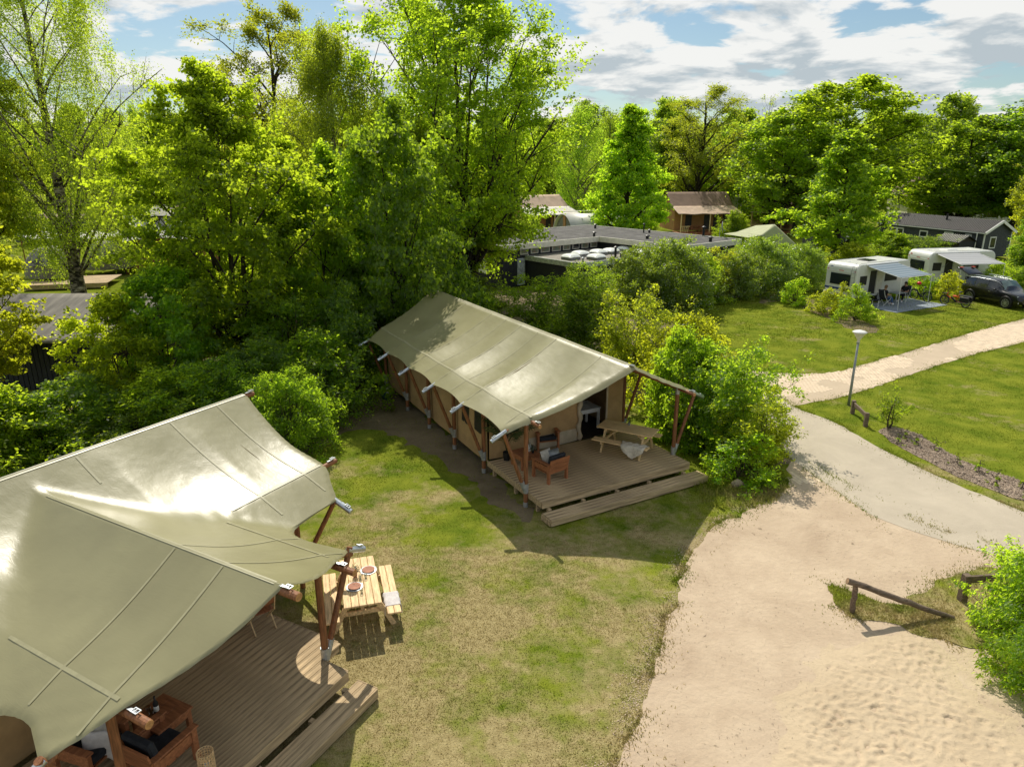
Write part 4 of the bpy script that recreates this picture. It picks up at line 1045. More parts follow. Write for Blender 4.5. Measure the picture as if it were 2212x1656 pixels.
def deck(name, label, org, rz, boards, side, fascia, steps, posts, long_axis_x=True):
    t = thing(name, label, 'deck', (*org, 0), rz)
    me_cache = {}
    for lo, hi in boards:
        key = tuple(round(b - a, 3) for a, b in zip(lo, hi))
        if key not in me_cache:
            h = [k / 2 for k in key]
            mb = MB().box((0, 0, 0), key); me = bpy.data.meshes.new('plank'); me.from_pydata(mb.v, [], mb.f)
            bm = bmesh.new(); bm.from_mesh(me); bmesh.ops.bevel(bm, geom=[e for e in bm.edges if all(v.co.z > 0 for v in e.verts)], offset=0.006, segments=1, affect='EDGES'); bm.to_mesh(me); bm.free()
            me.materials.append(M['deck']); me_cache[key] = me
        o = bpy.data.objects.new('plank', me_cache[key]); COL.objects.link(o); o.parent = t
        o.location = [(a + b) / 2 for a, b in zip(lo, hi)]
    for lo, hi in fascia: MB().b2(lo, hi).build('fascia_board', M['deck'], t, bevel=0.004)
    for lo, hi in posts: MB().b2(lo, hi).build('support_block', M['deck'], t)
    return t
def plank_rows(x0, x1, y0, y1, z, w=0.145, gap=0.006, th=0.028):
    rows, y = [], y0
    while y + w <= y1 + 1e-6:
        rows.append(((x0, y, z - th), (x1, y + w, z))); y += w + gap
    return rows
B = plank_rows(0.07, 5.24, 0.0, 3.1, 0.45)
St = plank_rows(-0.02, 5.42, -0.60, -0.16, 0.225, 0.14)
deck('wooden_deck', 'pale wooden porch deck with one long step under the second tent', T2O, T2R, B + St, None,
     [((0.07, -0.026, 0.25), (5.24, -0.002, 0.421)), ((0.045, 0.0, 0.27), (0.069, 3.1, 0.449)), ((5.242, 0.0, 0.27), (5.266, 3.1, 0.449)), ((-0.02, -0.628, 0.04), (5.42, -0.602, 0.224)), ((-0.046, -0.60, 0.04), (-0.022, -0.16, 0.196)), ((5.422, -0.60, 0.04), (5.446, -0.16, 0.196))],
     None, [((x, -0.14, 0.0), (x + 0.09, -0.04, 0.249)) for x in (0.2, 1.3, 2.45, 3.6, 4.9)] + [((x, y, 0), (x + 0.09, y + 0.09, 0.42)) for x in (0.12, 2.5, 5.05) for y in (0.3, 1.5, 2.8)])

# ---------------------------------------------------------------- the nearest tent (lower left)
T1O, T1R = (-3.38, 10.5), math.atan2(0.877, 0.480)
T1 = frame_fn(T1O, T1R)
XR = -1.87
def z1(x, y):
    d = abs(x - XR)
    zm = 3.78 - 0.45 * abs(y - 5.05)
    if y > 5.05: return zm
    fx = ((d + 0.4) / 1.75) % 1.0
    zm -= (0.055 * math.sin(math.pi * fx) + 0.11) * math.sin(math.pi * min(1, max(0, (5.05 - y) / 2.6)))
    zp = 3.48 - 0.47 * d
    if d < 1.87: zp -= (0.10 if y > 1.6 else 0.06 + 0.04 * max(0, y) / 1.6) * math.sin(math.pi * d / 1.87)
    k = 0.16                                   # the cloth bridges the valley softly
    h = max(0.0, min(1.0, 0.5 + 0.5 * (zp - zm) / k))
    return zm * (1 - h) + zp * h + k * h * (1 - h)
def tent_one():
    t = thing('safari_tent', 'nearest safari tent with a bright glaring olive roof and swept porch corners', 'tent', (*T1O, 0), T1R)
    # half outline, x measured from the porch ridge, from the main ridge forward
    ctl = [(4.97, 5.05), (4.82, 4.4), (4.68, 3.4), (4.70, 2.47), (4.40, 2.0), (4.12, 1.58), (3.45, 1.572), (3.00, 1.54), (2.70, 1.40), (2.52, 1.08), (2.50, 0.60), (2.72, 0.04), (2.35, -0.20), (1.87, -0.47), (1.30, -0.80), (0.70, -1.08), (0.0, -1.30)]
    pts = []
    for i in range(len(ctl) - 1):
        p0, p1, p2, p3 = (np.array(ctl[max(0, min(len(ctl) - 1, i + k))]) for k in (-1, 0, 1, 2))
        corner = i in (4, 5, 6, 10, 11)
        for k in range(8):
            u = k / 8
            q = p1 + (p2 - p1) * u if corner else 0.5 * (2 * p1 + (-p0 + p2) * u + (2 * p0 - 5 * p1 + 4 * p2 - p3) * u * u + (-p0 + 3 * p1 - 3 * p2 + p3) * u ** 3)
            pts.append(q)
    pts.append(np.array(ctl[-1]))
    pts.sort(key=lambda q: -q[1])
    # refine rows so that they stay close together
    rows = [pts[0]]
    for q in pts[1:]:
        m = max(1, int((rows[-1][1] - q[1]) / 0.05)); a = rows[-1]
        rows += [a + (q - a) * (k + 1) / m for k in range(m)]
    NX = 120
    P = []
    for w_, y in rows:
        row = []
        for i in range(NX + 1):
            u = -1 + 2 * i / NX
            x = XR + u * max(w_, 0.004)
            z = z1(x, y)
            e = (1 - abs(u)) * w_
            if e < 0.12: z -= 0.03 * (1 - e / 0.12) ** 2 - 0.006 * math.sin(y * 40)
            # pull creases towards the corners
            z += 0.007 * math.sin(x * 21 + y * 13) * math.exp(-min((abs(abs(x - XR) - 2.7) + abs(y - 0.1)) / 0.6, 9))
            z += 0.006 * math.sin(x * 17 - y * 9) * math.exp(-min((abs(abs(x - XR) - 2.1) + abs(y - 2.47)) / 0.7, 9))
            row.append((x, y, z))
        P.append(row)
    roof = MB().grid(P).build('roof', M['pvc'], t, smooth=True)
    P = [[(XR + (-1 + 2 * i / 60) * (4.97 - 0.06 * (y - 5.05)), y, z1(XR, 9.9 + 0) if False else 3.78 - 0.45 * (y - 5.05)) for i in range(61)] for y in [5.052 + k * 0.1 for k in range(35)]]
    MB().grid(P).build('rear_roof', M['pvc'], t, smooth=True)
    strip_on(z1, [(XR, 4.35 - k * 0.1) for k in range(0, 56)], 0.07, roof, 'ridge_band', lift=0.010)
    strip_on(z1, [(XR - 4.9 + k * 0.1, 5.03) for k in range(0, 99)], 0.08, roof, 'ridge_band', lift=0.009)
    for sx in (-1, 1):
        strip_on(z1, [(XR + sx * (2.2 + k * 0.1), 2.47) for k in range(0, 25)], 0.05, roof, lift=0.009)
        strip_on(z1, [(XR + sx * 1.87, 2.2 - k * 0.1) for k in range(0, 26)], 0.05, roof, lift=0.009)
        for xx in (2.9, 4.1): strip_on(z1, [(XR + sx * xx, 4.98 - k * 0.1) for k in range(0, 32)], 0.045, roof, lift=0.009)
        strip_on(z1, [(XR + sx * 0.9, 4.95 - k * 0.05) for k in range(0, 14)], 0.045, roof, lift=0.009)
        for yy in (0.9, -0.15): strip_on(z1, [(XR + sx * (0.05 + k * 0.1), yy) for k in range(0, 24)], 0.04, roof, lift=0.009)
    # frame
    for sx, x0 in ((1, 0.0), (-1, -3.74)):
        pst = MB().path([(x0, 0, 0.0), (x0, 0, 2.52)], [0.066, 0.064], 14).build('post', M['pole'], t)
        MB().path([(x0, 0, 2.28), (x0, 0, 2.54)], [0.073, 0.073], 14).build('cap_sleeve', M['zinc_dull'], pst)
        MB().path([(x0, 0, 0.40), (x0, 0, 0.66)], [0.076, 0.080], 14).path([(x0 + sx * 0.04, 0, 0.46), (x0 + sx * 0.16, 0, 0.74)], [0.062, 0.068], 12).build('sleeve', M['zinc_dull'], pst)
        MB().path([(x0 + sx * 0.06, 0, 0.52), (x0 + sx * 0.86, 0.02, 2.26)], [0.058, 0.056], 12).build('brace', M['pole'], t)
        MB().path([(XR + sx * 2.75 * q / 10, 0.02, z1(XR + sx * 2.75 * q / 10, 0.02) - 0.09) for q in range(11)], 0.05, 10).build('rafter', M['pole'], t)
        tb = MB().path([(x0 + sx * 0.80, 0.02, 2.22), (x0 + sx * 1.22, 0.02, 2.03)], [0.06, 0.06], 16).build('rafter_tube', M['zinc'], t)
        buckle(tb, (x0 + sx * 1.13, 0.02, 2.14), (sx, 0, -0.45))
        log_end(t, (x0, 2.4, 2.47), (x0, -0.86, 2.47), 0.062, 'purlin')
        buckle(t, (x0, -0.62, 2.55), (0, -1, 0))
        # main body corner
        xe = XR + sx * 3.75
        p2_ = MB().path([(xe, 2.47, 0.0), (xe, 2.47, 2.5)], [0.06, 0.06], 12).build('post', M['pole'], t)
        MB().path([(xe, 2.47, 0.42), (xe, 2.47, 0.7)], [0.072, 0.074], 12).build('sleeve', M['zinc_dull'], p2_)
        xt = XR + sx * 4.12
        MB().path([(xe, 2.40, 0.55), (xt, 1.66, 2.16)], [0.052, 0.05], 12).build('brace', M['pole'], t)
        MB().path([(xt - sx * 0.06, 4.95 - 3.35 * q / 10, z1(xt - sx * 0.06, 4.95 - 3.35 * q / 10) - 0.09) for q in range(11)], 0.045, 10).build('rafter', M['pole'], t)
        tb = MB().path([(xt, 1.66, 2.185), (xt + sx * 0.02, 1.24, 2.0)], [0.06, 0.06], 16).build('rafter_tube', M['zinc'], t)
        buckle(tb, (xt + sx * 0.02, 1.33, 2.10), (0, -1, -0.45))
        log_end(t, (xe - sx * 1.2, 2.47, 2.54), (XR + sx * 5.08, 2.47, 2.54), 0.055, 'purlin')
        buckle(t, (XR + sx * 4.98, 2.47, 2.615), (sx, 0, 0))
        log_end(t, (XR, 5.05, 3.70), (XR + sx * 5.18, 5.05, 3.70), 0.058, 'ridge_pole')
        buckle(t, (XR + sx * 5.12, 5.05, 3.775), (sx, 0, 0))
    log_end(t, (XR, 4.3, 3.38), (XR, -1.58, 3.38), 0.066, 'ridge_pole')
    buckle(t, (XR, -1.40, 3.465), (0, -1, 0))
    # canvas walls of the sleeping part
    for k, (a, b) in enumerate(((-5.62, -3.74), (-3.74, XR), (XR, 0.0), (0.0, 1.88))):
        bulge_panel((a, 2.47), (b, 2.47), 0.40, 2.5, (0, -1), 'front_wall', M['canvas'], t, seed=k, amt=0.04)
    for xe, o in ((1.88, (1, 0)), (-5.62, (-1, 0))):
        bulge_panel((xe, 2.47), (xe, 5.05), 0.35, 2.5, o, 'side_wall', M['canvas'], t, z1b=3.6, amt=0.03)
        bulge_panel((xe, 5.05), (xe, 7.63), 0.35, 3.6, o, 'side_wall', M['canvas'], t, z1b=2.5, amt=0.03)
    bulge_panel((-5.62, 7.63), (1.88, 7.63), 0.35, 2.5, (0, 1), 'rear_wall', M['canvas'], t, amt=0.03)
    # canvas side screen of the porch, hanging from the purlin
    bulge_panel((-0.04, 2.4), (-0.04, 0.9), 1.95, 2.44, (1, 0), 'porch_screen', M['canvas_pale'], t, amt=0.03)
    return t
tent_one()
def plank_rows_x(x0f, x1f, y0, y1, z, w=0.145, gap=0.006, th=0.028):
    rows, y = [], y0
    while y + w <= y1 + 1e-6:
        rows.append(((x0f(y + w / 2), y, z - th), (x1f(y + w / 2), y + w, z))); y += w + gap
    return rows
B1 = plank_rows_x(lambda y: -4.3, lambda y: -0.085 if y < 0.09 else 0.42, -0.585, 2.42, 0.45)
S1 = plank_rows(-4.4, 0.02, -1.14, -0.70, 0.225, 0.14)
deck('wooden_deck', 'brown wooden porch deck with a ridged front step under the nearest tent', T1O, T1R, B1 + S1, None,
     [((-4.3, -0.612, 0.25), (-0.085, -0.588, 0.448)), ((-0.083, -0.585, 0.25), (-0.059, 0.08, 0.448)), ((0.422, 0.10, 0.25), (0.446, 2.42, 0.448)), ((-0.06, 0.072, 0.25), (0.42, 0.094, 0.421)), ((-4.4, -1.168, 0.04), (0.02, -1.142, 0.224)), ((0.022, -1.14, 0.04), (0.046, -0.70, 0.224))],
     None, [((x, -0.70, 0.0), (x + 0.09, -0.615, 0.21)) for x in (-3.6, -2.2, -1.1, -0.3)] + [((0.25, y, 0), (0.36, y + 0.1, 0.42)) for y in (0.3, 1.6)])

# ================================================================== FURNITURE
def picnic_table(name, label, loc, rz, m, bench_boards=2, top_boards=5):
    t = thing(name, label, 'picnic table', loc, rz)
    Ln, Wd, Ht = 1.78, 0.74, 0.74
    w = Wd / top_boards
    for k in range(top_boards):
        y = -Wd / 2 + w * (k + 0.5)
        MB().box((0, y, Ht - 0.02), (Ln, w - 0.008, 0.04)).build('top_board', m, t, bevel=0.008)
    for sy in (-1, 1):
        bw = 0.28 / bench_boards
        for k in range(bench_boards):
            MB().box((0, sy * (0.60 + (k - (bench_boards - 1) / 2) * bw), 0.43), (Ln, bw - 0.008, 0.04)).build('bench_board', m, t, bevel=0.008)
    for sx in (-1, 1):
        x = sx * 0.62
        for sy in (-1, 1):
            MB().bar((x, sy * 0.26, Ht - 0.04), (x, sy * 0.60, 0.0), 0.095, 0.04, up=(1, 0, 0)).build('leg', m, t)
        MB().box((x - sx * 0.045, 0, 0.375), (0.04, 1.46, 0.09)).build('crossbar', m, t)
        MB().box((x - sx * 0.045, 0, Ht - 0.085), (0.04, 0.66, 0.08)).build('top_batten', m, t)
        MB().bar((x - sx * 0.06, 0, 0.40), (sx * 0.15, 0, Ht - 0.05), 0.07, 0.04).build('stay', m, t)
    return t
def mid2(*p): return sum((V(q) for q in p), V((0, 0, 0))) / len(p)
c1 = [S(733, 1215, .74), S(805, 1197, .74), S(822, 1298, .74), S(745, 1310, .74)]
pt1 = mid2(*c1); ax1 = ((c1[2] + c1[3]) / 2 - (c1[0] + c1[1]) / 2); PT1R = math.atan2(ax1.y, ax1.x)
PT1 = frame_fn(pt1, PT1R)
picnic_table('picnic_table', 'pale pine picnic table on the grass, laid with two plates', (pt1.x, pt1.y, 0), PT1R, M['pine'])
def q5(x, y): return ((1200 + x / 3.95) / 1.158, (950 + y / 3.95) / 1.158)
e1, e2 = S(*q5(1207, 422), 1.19), S(*q5(1725, 522), 1.19)
pt2 = (e1 + e2) / 2; PT2R = math.atan2(e2.y - e1.y, e2.x - e1.x); PT2 = frame_fn(pt2, PT2R)
picnic_table('picnic_table', 'wooden picnic table on the shaded porch with a sheepskin on its bench', (pt2.x, pt2.y, 0.45), PT2R, M['pine_even'])

def drape(name, label, cat, fn, m, nu=22, nv=16, group=None):
    P = [[fn(i / nu, j / nv) for i in range(nu + 1)] for j in range(nv + 1)]
    o = MB().grid(P).build(name, m, None, smooth=True, solid=0.012)
    return tag(o, label, cat, group)
# towel over the right-hand bench of the pine table (bench on the side towards +x world)
side1 = 1 if PT1(0, 1).x > PT1(0, -1).x else -1
def towel_fn(u, v):
    x = 0.18 + 0.46 * u
    s = (v - 0.5) * 0.78                       # across the bench
    half = 0.15
    if abs(s) <= half: y, z = s, 0.462
    else:
        k = abs(s) - half; y = math.copysign(half + 0.012 + 0.03 * k + 0.008 * math.sin(u * 14), s); z = 0.458 - k * 0.98
    z += 0.006 * math.sin(u * 9 + v * 5)
    p = PT1(x, side1 * 0.60 + y)
    return (p.x, p.y, z)
drape('towel', 'pale towel folded over the right bench of the pine picnic table', 'towel', towel_fn, M['towel'])
side2 = 1 if PT2(0, 1).y < PT2(0, -1).y else -1
def fleece_fn(u, v):
    hang = max(0.0, v - 0.55) / 0.45
    x = 0.44 + (u - 0.5) * 0.78 * (1 - 0.5 * hang ** 1.5)
    s = (v - 0.35) * 0.62
    if abs(s) <= 0.145: y, z = s, 0.45 + 0.465
    else:
        k = abs(s) - 0.145; kk = k * (0.9 + 0.55 * math.sin(math.pi * u) ** 2 if s > 0 else 0.4)
        y = math.copysign(0.165 + 0.05 * k + 0.02 * math.sin(u * 9), s); z = 0.45 + 0.455 - kk
    x += 0.05 * math.sin(v * 9) * (u - 0.5)
    z += 0.012 * math.sin(u * 23 + v * 11)
    p = PT2(x, side2 * (0.60 + y))
    return (p.x, p.y, z)
drape('sheepskin', 'white sheepskin hanging over the bench of the porch picnic table', 'sheepskin', fleece_fn, M['white_fur'])
def plate(label, px, z):
    p = S(*px, z)
    t = thing('plate_setting', label, 'plate', p)
    MB().lathe([(0.0, 0.0), (0.17, 0.0), (0.175, 0.008), (0.0, 0.009)], 28).build('charger', M['steel'], t, smooth=False)
    MB().lathe([(0.0, 0.010), (0.10, 0.011), (0.135, 0.024), (0.13, 0.028), (0.098, 0.017), (0.0, 0.016)], 28).build('plate', M['terracotta'], t, smooth=True)
    MB().bar((-0.13, -0.13, 0.012), (0.08, -0.17, 0.012), 0.014, 0.004).build('knife', M['zinc'], t)
    MB().bar((0.13, 0.12, 0.012), (0.15, -0.1, 0.012), 0.012, 0.004).build('fork', M['zinc'], t)
    return t
plate('terracotta plate at the far end of the pine picnic table', (795.6, 1231), 0.742)
plate('terracotta plate at the near end of the pine picnic table', (765.4, 1267), 0.742)
def tumbler(label, p, h=0.10, r=0.035, m=None, cat='glass', name='drinking_glass'):
    o = MB().lathe([(0.0, 0.002), (r * 0.85, 0.002), (r, h), (r * 0.92, h), (r * 0.78, 0.012), (0.0, 0.012)], 14, p).build(name, m, None, smooth=True)
    return tag(o, label, cat)
def clear_mat():
    m, t = new_mat('clear_glass')
    o = N(t, 'ShaderNodeOutputMaterial'); g = N(t, 'ShaderNodeBsdfGlossy', i={'Roughness': 0.05}); tr = N(t, 'ShaderNodeBsdfTransparent', i={'Color': (0.86, 0.9, 0.9, 1)})
    lw = N(t, 'ShaderNodeLayerWeight', i={'Blend': 0.25}); mm = N(t, 'ShaderNodeMixShader')
    t.links.new(lw.outputs['Facing'], mm.inputs[0]); t.links.new(tr.outputs[0], mm.inputs[1]); t.links.new(g.outputs[0], mm.inputs[2]); t.links.new(mm.outputs[0], o.inputs[0])
    M['clear'] = m
clear_mat()
tumbler('left drinking glass between the two plates', S(778, 1250, 0.742), m=M['clear'])
tumbler('right drinking glass between the two plates', S(790, 1248, 0.742), m=M['clear'])
tumbler('drinking glass at the near corner of the near plate', S(781, 1280, 0.742), m=M['clear'])
def potted(name, label, p, pot_h, pot_r, plant_h, plant_r, potm, leafm, nleaf, lsize, aspect, seed, upright=True):
    t = thing(name, label, 'potted plant', p)
    MB().lathe([(0.0, 0.0), (pot_r * 0.75, 0.0), (pot_r, pot_h), (pot_r * 0.9, pot_h), (pot_r * 0.85, pot_h * 0.85), (0.0, pot_h * 0.85)], 16).build('pot', potm, t, smooth=False)
    rng = np.random.RandomState(seed)
    if upright == 'palm':
        mb = MB()
        for k in range(nleaf):
            a = rng.uniform(0, 6.28); ln = plant_r * rng.uniform(0.7, 1.1); hh = plant_h * rng.uniform(0.75, 1.0)
            spine = [(math.cos(a) * ln * u ** 1.4, math.sin(a) * ln * u ** 1.4, pot_h + hh * (1.25 * u - 0.45 * u * u) / 0.8) for u in [q / 8 for q in range(9)]]
            mb.path(spine, [0.006] * 9, 3, False)
            for q in range(3, 9):
                s = V(spine[q])
                for sg in (-1, 1):
                    for e in (0, 0.5):
                        d = V((math.cos(a + sg * 1.0), math.sin(a + sg * 1.0), -0.25)) * lsize * rng.uniform(0.7, 1.1)
                        b = V((0, 0, 0.014)); s2 = s + (V(spine[min(8, q + 1)]) - s) * e
                        mb.add([s2 - b, s2 + d * 0.5 + b, s2 + d, s2 + d * 0.5 - b], [(0, 1, 2, 3)])
        mb.build('leaves', leafm, t)
    else:
        P = rng.normal(0, plant_r * 0.5, (nleaf, 3)); P[:, 2] = pot_h + rng.uniform(0, 1, nleaf) * plant_h
        od = P - np.array([0, 0, pot_h]); od /= np.linalg.norm(od, axis=1, keepdims=True) + 1e-6
        link('leaves', leaves_mesh('leaves', P, od, lsize, aspect, 0.4, 0.6, 0.5, -0.5, seed), t, leafm)
    return t
potted('potted_plant', 'small herb in a terracotta pot between the plates', S(767, 1245, 0.742), 0.10, 0.05, 0.14, 0.11, M['terracotta'], M['leaf_palm'], 160, 0.05, 0.3, 3)
potted('potted_plant', 'small flower pot at the back of the porch picnic table', PT2(-0.05, -side2 * 0.22, 1.193), 0.09, 0.045, 0.12, 0.09, M['steel'], M['leaf_palm'], 120, 0.05, 0.4, 4)

def armchair(name, label, p, rz, m, cushion=True, lean=True):
    """boxy timber lounge chair facing +y"""
    t = thing(name, label, 'armchair', p, rz)
    W, D = 0.72, 0.74
    for sx in (-1, 1):
        x = sx * (W / 2 - 0.03)
        for y in (-D / 2 + 0.04, D / 2 - 0.05):
            MB().box((x, y, 0.28), (0.06, 0.09, 0.56)).build('leg', m, t)
        MB().box((x, 0, 0.42), (0.03, D - 0.1, 0.16)).build('side_panel', m, t)
        MB().box((x, 0.0, 0.575), (0.12, D + 0.04, 0.03)).build('armrest', m, t, bevel=0.005)
    for k in range(4):
        MB().box((0, -0.22 + k * 0.16, 0.27), (W - 0.13, 0.14, 0.03)).build('seat_slat', m, t)
    for k in range(3):
        MB().box((0, -D / 2 + 0.02 - 0.035 * k, 0.36 + k * 0.15), (W - 0.02, 0.03, 0.14), M=Matrix.Rotation(0.2, 3, 'X')).build('back_board', m, t)
    if cushion:
        MB().box((0, 0.03, 0.345), (W - 0.15, D - 0.16, 0.12)).build('seat_cushion', M['charcoal'], t, bevel=0.03)
        MB().box((0, -D / 2 + 0.10, 0.60), (W - 0.15, 0.12, 0.42), M=Matrix.Rotation(0.2, 3, 'X')).build('back_cushion', M['charcoal'], t, bevel=0.03)
    return t
def pillow(label, p, rz, tilt, m, size=0.42, name='cushion'):
    mb = MB(); n = 10; P = []
    R = Matrix.Rotation(rz, 3, 'Z') @ Matrix.Rotation(tilt, 3, 'X')
    for sgn in (1, -1):
        rows = []
        for i in range(n + 1):
            rows.append([V(p) + R @ V(((-.5 + i / n) * size, (-.5 + j / n) * size, sgn * 0.085 * (math.sin(math.pi * i / n) * math.sin(math.pi * j / n)) ** 0.45)) for j in range(n + 1)])
        mb.grid(rows if sgn > 0 else [r[::-1] for r in rows])
    return tag(mb.build(name, m, None, smooth=True), label, 'cushion')
def low_table(name, label, p, rz, m, w=0.62, d=0.62, h=0.42, planks=4, cat='side table'):
    t = thing(name, label, cat, p, rz)
    for k in range(planks):
        MB().box((-w / 2 + w / planks * (k + 0.5), 0, h - 0.018), (w / planks - 0.006, d, 0.036)).build('top_plank', m, t, bevel=0.004)
    for sx in (-1, 1):
        for sy in (-1, 1): MB().box((sx * (w / 2 - 0.06), sy * (d / 2 - 0.06), (h - 0.036) / 2), (0.07, 0.07, h - 0.036)).build('leg', m, t)
        MB().box((sx * (w / 2 - 0.03), 0, h - 0.09), (0.03, d - 0.16, 0.1)).build('apron', m, t)
        MB().box((0, sx * (d / 2 - 0.03), h - 0.09), (w - 0.16, 0.03, 0.1)).build('apron', m, t)
    return t
def tz(fn, x, y, z): p = fn(x, y); return V((p.x, p.y, z))
pA = S(1187, 1030, .45); pB = S(1176, 962, .45)
armchair('armchair', 'red-brown timber armchair near the deck edge, its back to the camera', (pA.x, pA.y, 0.45), T2R + 0.15, M['redwood'])
armchair('armchair', 'red-brown timber armchair against the tent wall with a sheepskin on it', (pB.x, pB.y, 0.45), T2R + math.pi * 0.93, M['redwood'])
pT = S(1134, 1004, .45)
low_table('side_table', 'low red-brown timber table between the two porch armchairs', (pT.x, pT.y, 0.45), T2R + 0.05, M['redwood'], 0.66, 0.66, 0.42)
lt = thing('lantern', 'white ribbed lantern on the low table between the porch armchairs', 'lantern', (pT.x + 0.10, pT.y + 0.05, 0.872))
MB().lathe([(0.05, 0.0), (0.085, 0.05), (0.09, 0.12), (0.075, 0.2), (0.05, 0.23), (0.03, 0.23)], 16).build('body', M['white'], lt, smooth=True)
MB().path([(0.05 * math.cos(a), 0, 0.23 + 0.06 * math.sin(a)) for a in [math.pi * k / 8 for k in range(9)]], 0.006, 5).build('handle', M['steel'], lt)
potted('potted_plant', 'small dark pot plant beside the white lantern', V((pT.x + 0.22, pT.y - 0.06, 0.872)), 0.08, 0.05, 0.14, 0.09, M['black'], M['leaf_palm'], 90, 0.06, 0.4, 14)
def fur2(u, v):
    # over the left arm and back of the rear armchair
    c, s = math.cos(T2R + math.pi * 0.93), math.sin(T2R + math.pi * 0.93)
    x = 0.10 + 0.52 * u; a = (v - 0.4) * 0.95
    y = -0.40 - 0.04 * math.sin(u * 6); z = 0.45 + 0.82
    if a > 0: z -= a * 0.95; y -= 0.06 + 0.10 * a
    else: z += a * 0.9; y += 0.16 - a * 0.1
    z += 0.02 * math.sin(u * 17 + v * 13); x += 0.05 * math.sin(v * 8)
    return (pB.x + c * x - s * y, pB.y + s * x + c * y, z)
drape('sheepskin', 'white sheepskin thrown over the back of the rear porch armchair', 'sheepskin', fur2, M['white_fur'])
pillow('light cushion on the front porch armchair', (pA.x - 0.08, pA.y + 0.16, 0.45 + 0.56), T2R + 0.3, 1.15, M['cushion'], 0.42)
pillow('grey patterned cushion beside the light one on the front porch armchair', (pA.x + 0.14, pA.y + 0.24, 0.45 + 0.55), T2R + 0.1, 1.1, M['steel'], 0.40)
pp = S(1094, 993, .45)
potted('potted_palm', 'tall dark potted palm at the porch corner of the second tent', V((pp.x, pp.y, 0.45)), 0.26, 0.12, 1.15, 0.75, M['black'], M['leaf_palm'], 15, 0.28, 0.15, 8, 'palm')
# dining set seen through the doorway
pw = T2(4.15, 4.0)
low_table('dining_table', 'whitewashed table standing inside the tent doorway', (pw.x, pw.y, 0.45), T2R, M['white'], 0.9, 0.8, 0.75, 5, 'table')
ch = thing('dining_chair', 'pale wooden chair left of the table inside the doorway', 'chair', tz(T2, 3.42, 3.95, 0.45), T2R - math.pi / 2)
MB().box((0, 0, 0.45), (0.4, 0.4, 0.04)).build('seat', M['white'], ch)
for sx in (-1, 1):
    MB().box((sx * 0.17, 0.17, 0.215), (0.04, 0.04, 0.43)).build('leg', M['white'], ch)
    MB().box((sx * 0.17, -0.18, 0.47), (0.04, 0.04, 0.94)).build('leg', M['white'], ch)
for z in (0.62, 0.76, 0.9): MB().box((0, -0.18, z), (0.30, 0.02, 0.07)).build('back_slat', M['white'], ch)

# porch of the nearest tent
def q8(x, y): return ((x / 3.95) / 1.158, (1500 + y / 3.95) / 1.158)
ptb = S(*q8(1590, 1110), 0.90)
low_table('side_table', 'dark timber table with a bottle on it under the nearest roof edge', (ptb.x, ptb.y, 0.45), T1R + math.pi / 2 + 0.06, M['redwood'], 0.66, 0.62, 0.45, 3)
bt_ = thing('wine_bottle', 'dark wine bottle with a pale label on the timber table', 'bottle', S(*q8(1552, 1110), 0.902))
MB().lathe([(0.0, 0.0), (0.038, 0.0), (0.038, 0.19), (0.014, 0.24), (0.014, 0.31), (0.0, 0.31)], 16).build('body', M['black'], bt_, smooth=True)
MB().lathe([(0.0385, 0.05), (0.0385, 0.14)], 16).build('label', M['white'], bt_)
for k, (q, lb) in enumerate(((q8(1470, 1105), 'stemless glass left of the wine bottle'), (q8(1500, 1150), 'stemless glass in front of the wine bottle'))):
    tumbler(lb, S(*q, 0.902), 0.11, 0.04, M['clear'])
pc = S(*q8(1590, 1500), 0.72)
armchair('armchair', 'timber armchair with a dark cushion at the bottom edge, in front of the bottle table', (pc.x, pc.y, 0.45), T1R + math.pi / 2 + math.pi + 0.08, M['redwood'])
pd = S(*q8(900, 1420), 0.80)
armchair('armchair', 'timber armchair with a white cloth at the lower left, half under the roof', (pd.x, pd.y, 0.45), T1R + math.pi + 0.2, M['redwood'])
def cloth_fn(u, v):
    p0 = S(*q8(800 + 310 * u, 1300), 1.10)
    k = max(0.0, v - 0.25)
    return (p0.x + 0.03 * k, p0.y - 0.10 * k - 0.02 * math.sin(u * 7), 1.10 - 0.55 * k + 0.01 * math.sin(u * 11) - (0.03 * (u - 0.5)) + (0.0 if v > .25 else (v - 0.25) * 0.1))
drape('white_cloth', 'white cloth hanging over the lower-left timber armchair', 'cloth', cloth_fn, M['towel'])
pillow('grey-beige cushion behind the white cloth', S(*q8(1010, 1215), 1.05), T1R + 0.4, 0.9, M['cushion'], 0.42)
lb_ = thing('wicker_lantern', 'woven wicker lantern standing on the deck at the bottom edge', 'lantern', S(*q8(2055, 1700), 0.45))
mbw = MB()
for k in range(9): 
    a = [(0.115 * math.cos(2 * math.pi * q / 18), 0.115 * math.sin(2 * math.pi * q / 18), 0.02 + k * 0.045) for q in range(19)]
    mbw.path(a, 0.006, 4, False)
for q in range(18):
    a0 = 2 * math.pi * q / 18
    for sg in (-1, 1): mbw.path([(0.115 * math.cos(a0 + sg * 0.5 * k / 4), 0.115 * math.sin(a0 + sg * 0.5 * k / 4), 0.02 + 0.36 * k / 4) for k in range(5)], 0.005, 4, False)
mbw.build('weave', M['pine'], lb_)
MB().lathe([(0.0, 0.0), (0.11, 0.0), (0.11, 0.02), (0.0, 0.02)], 18).build('base', M['pine'], lb_)
MB().lathe([(0.0, 0.03), (0.04, 0.03), (0.04, 0.16), (0.0, 0.16)], 12).build('candle', M['white'], lb_)
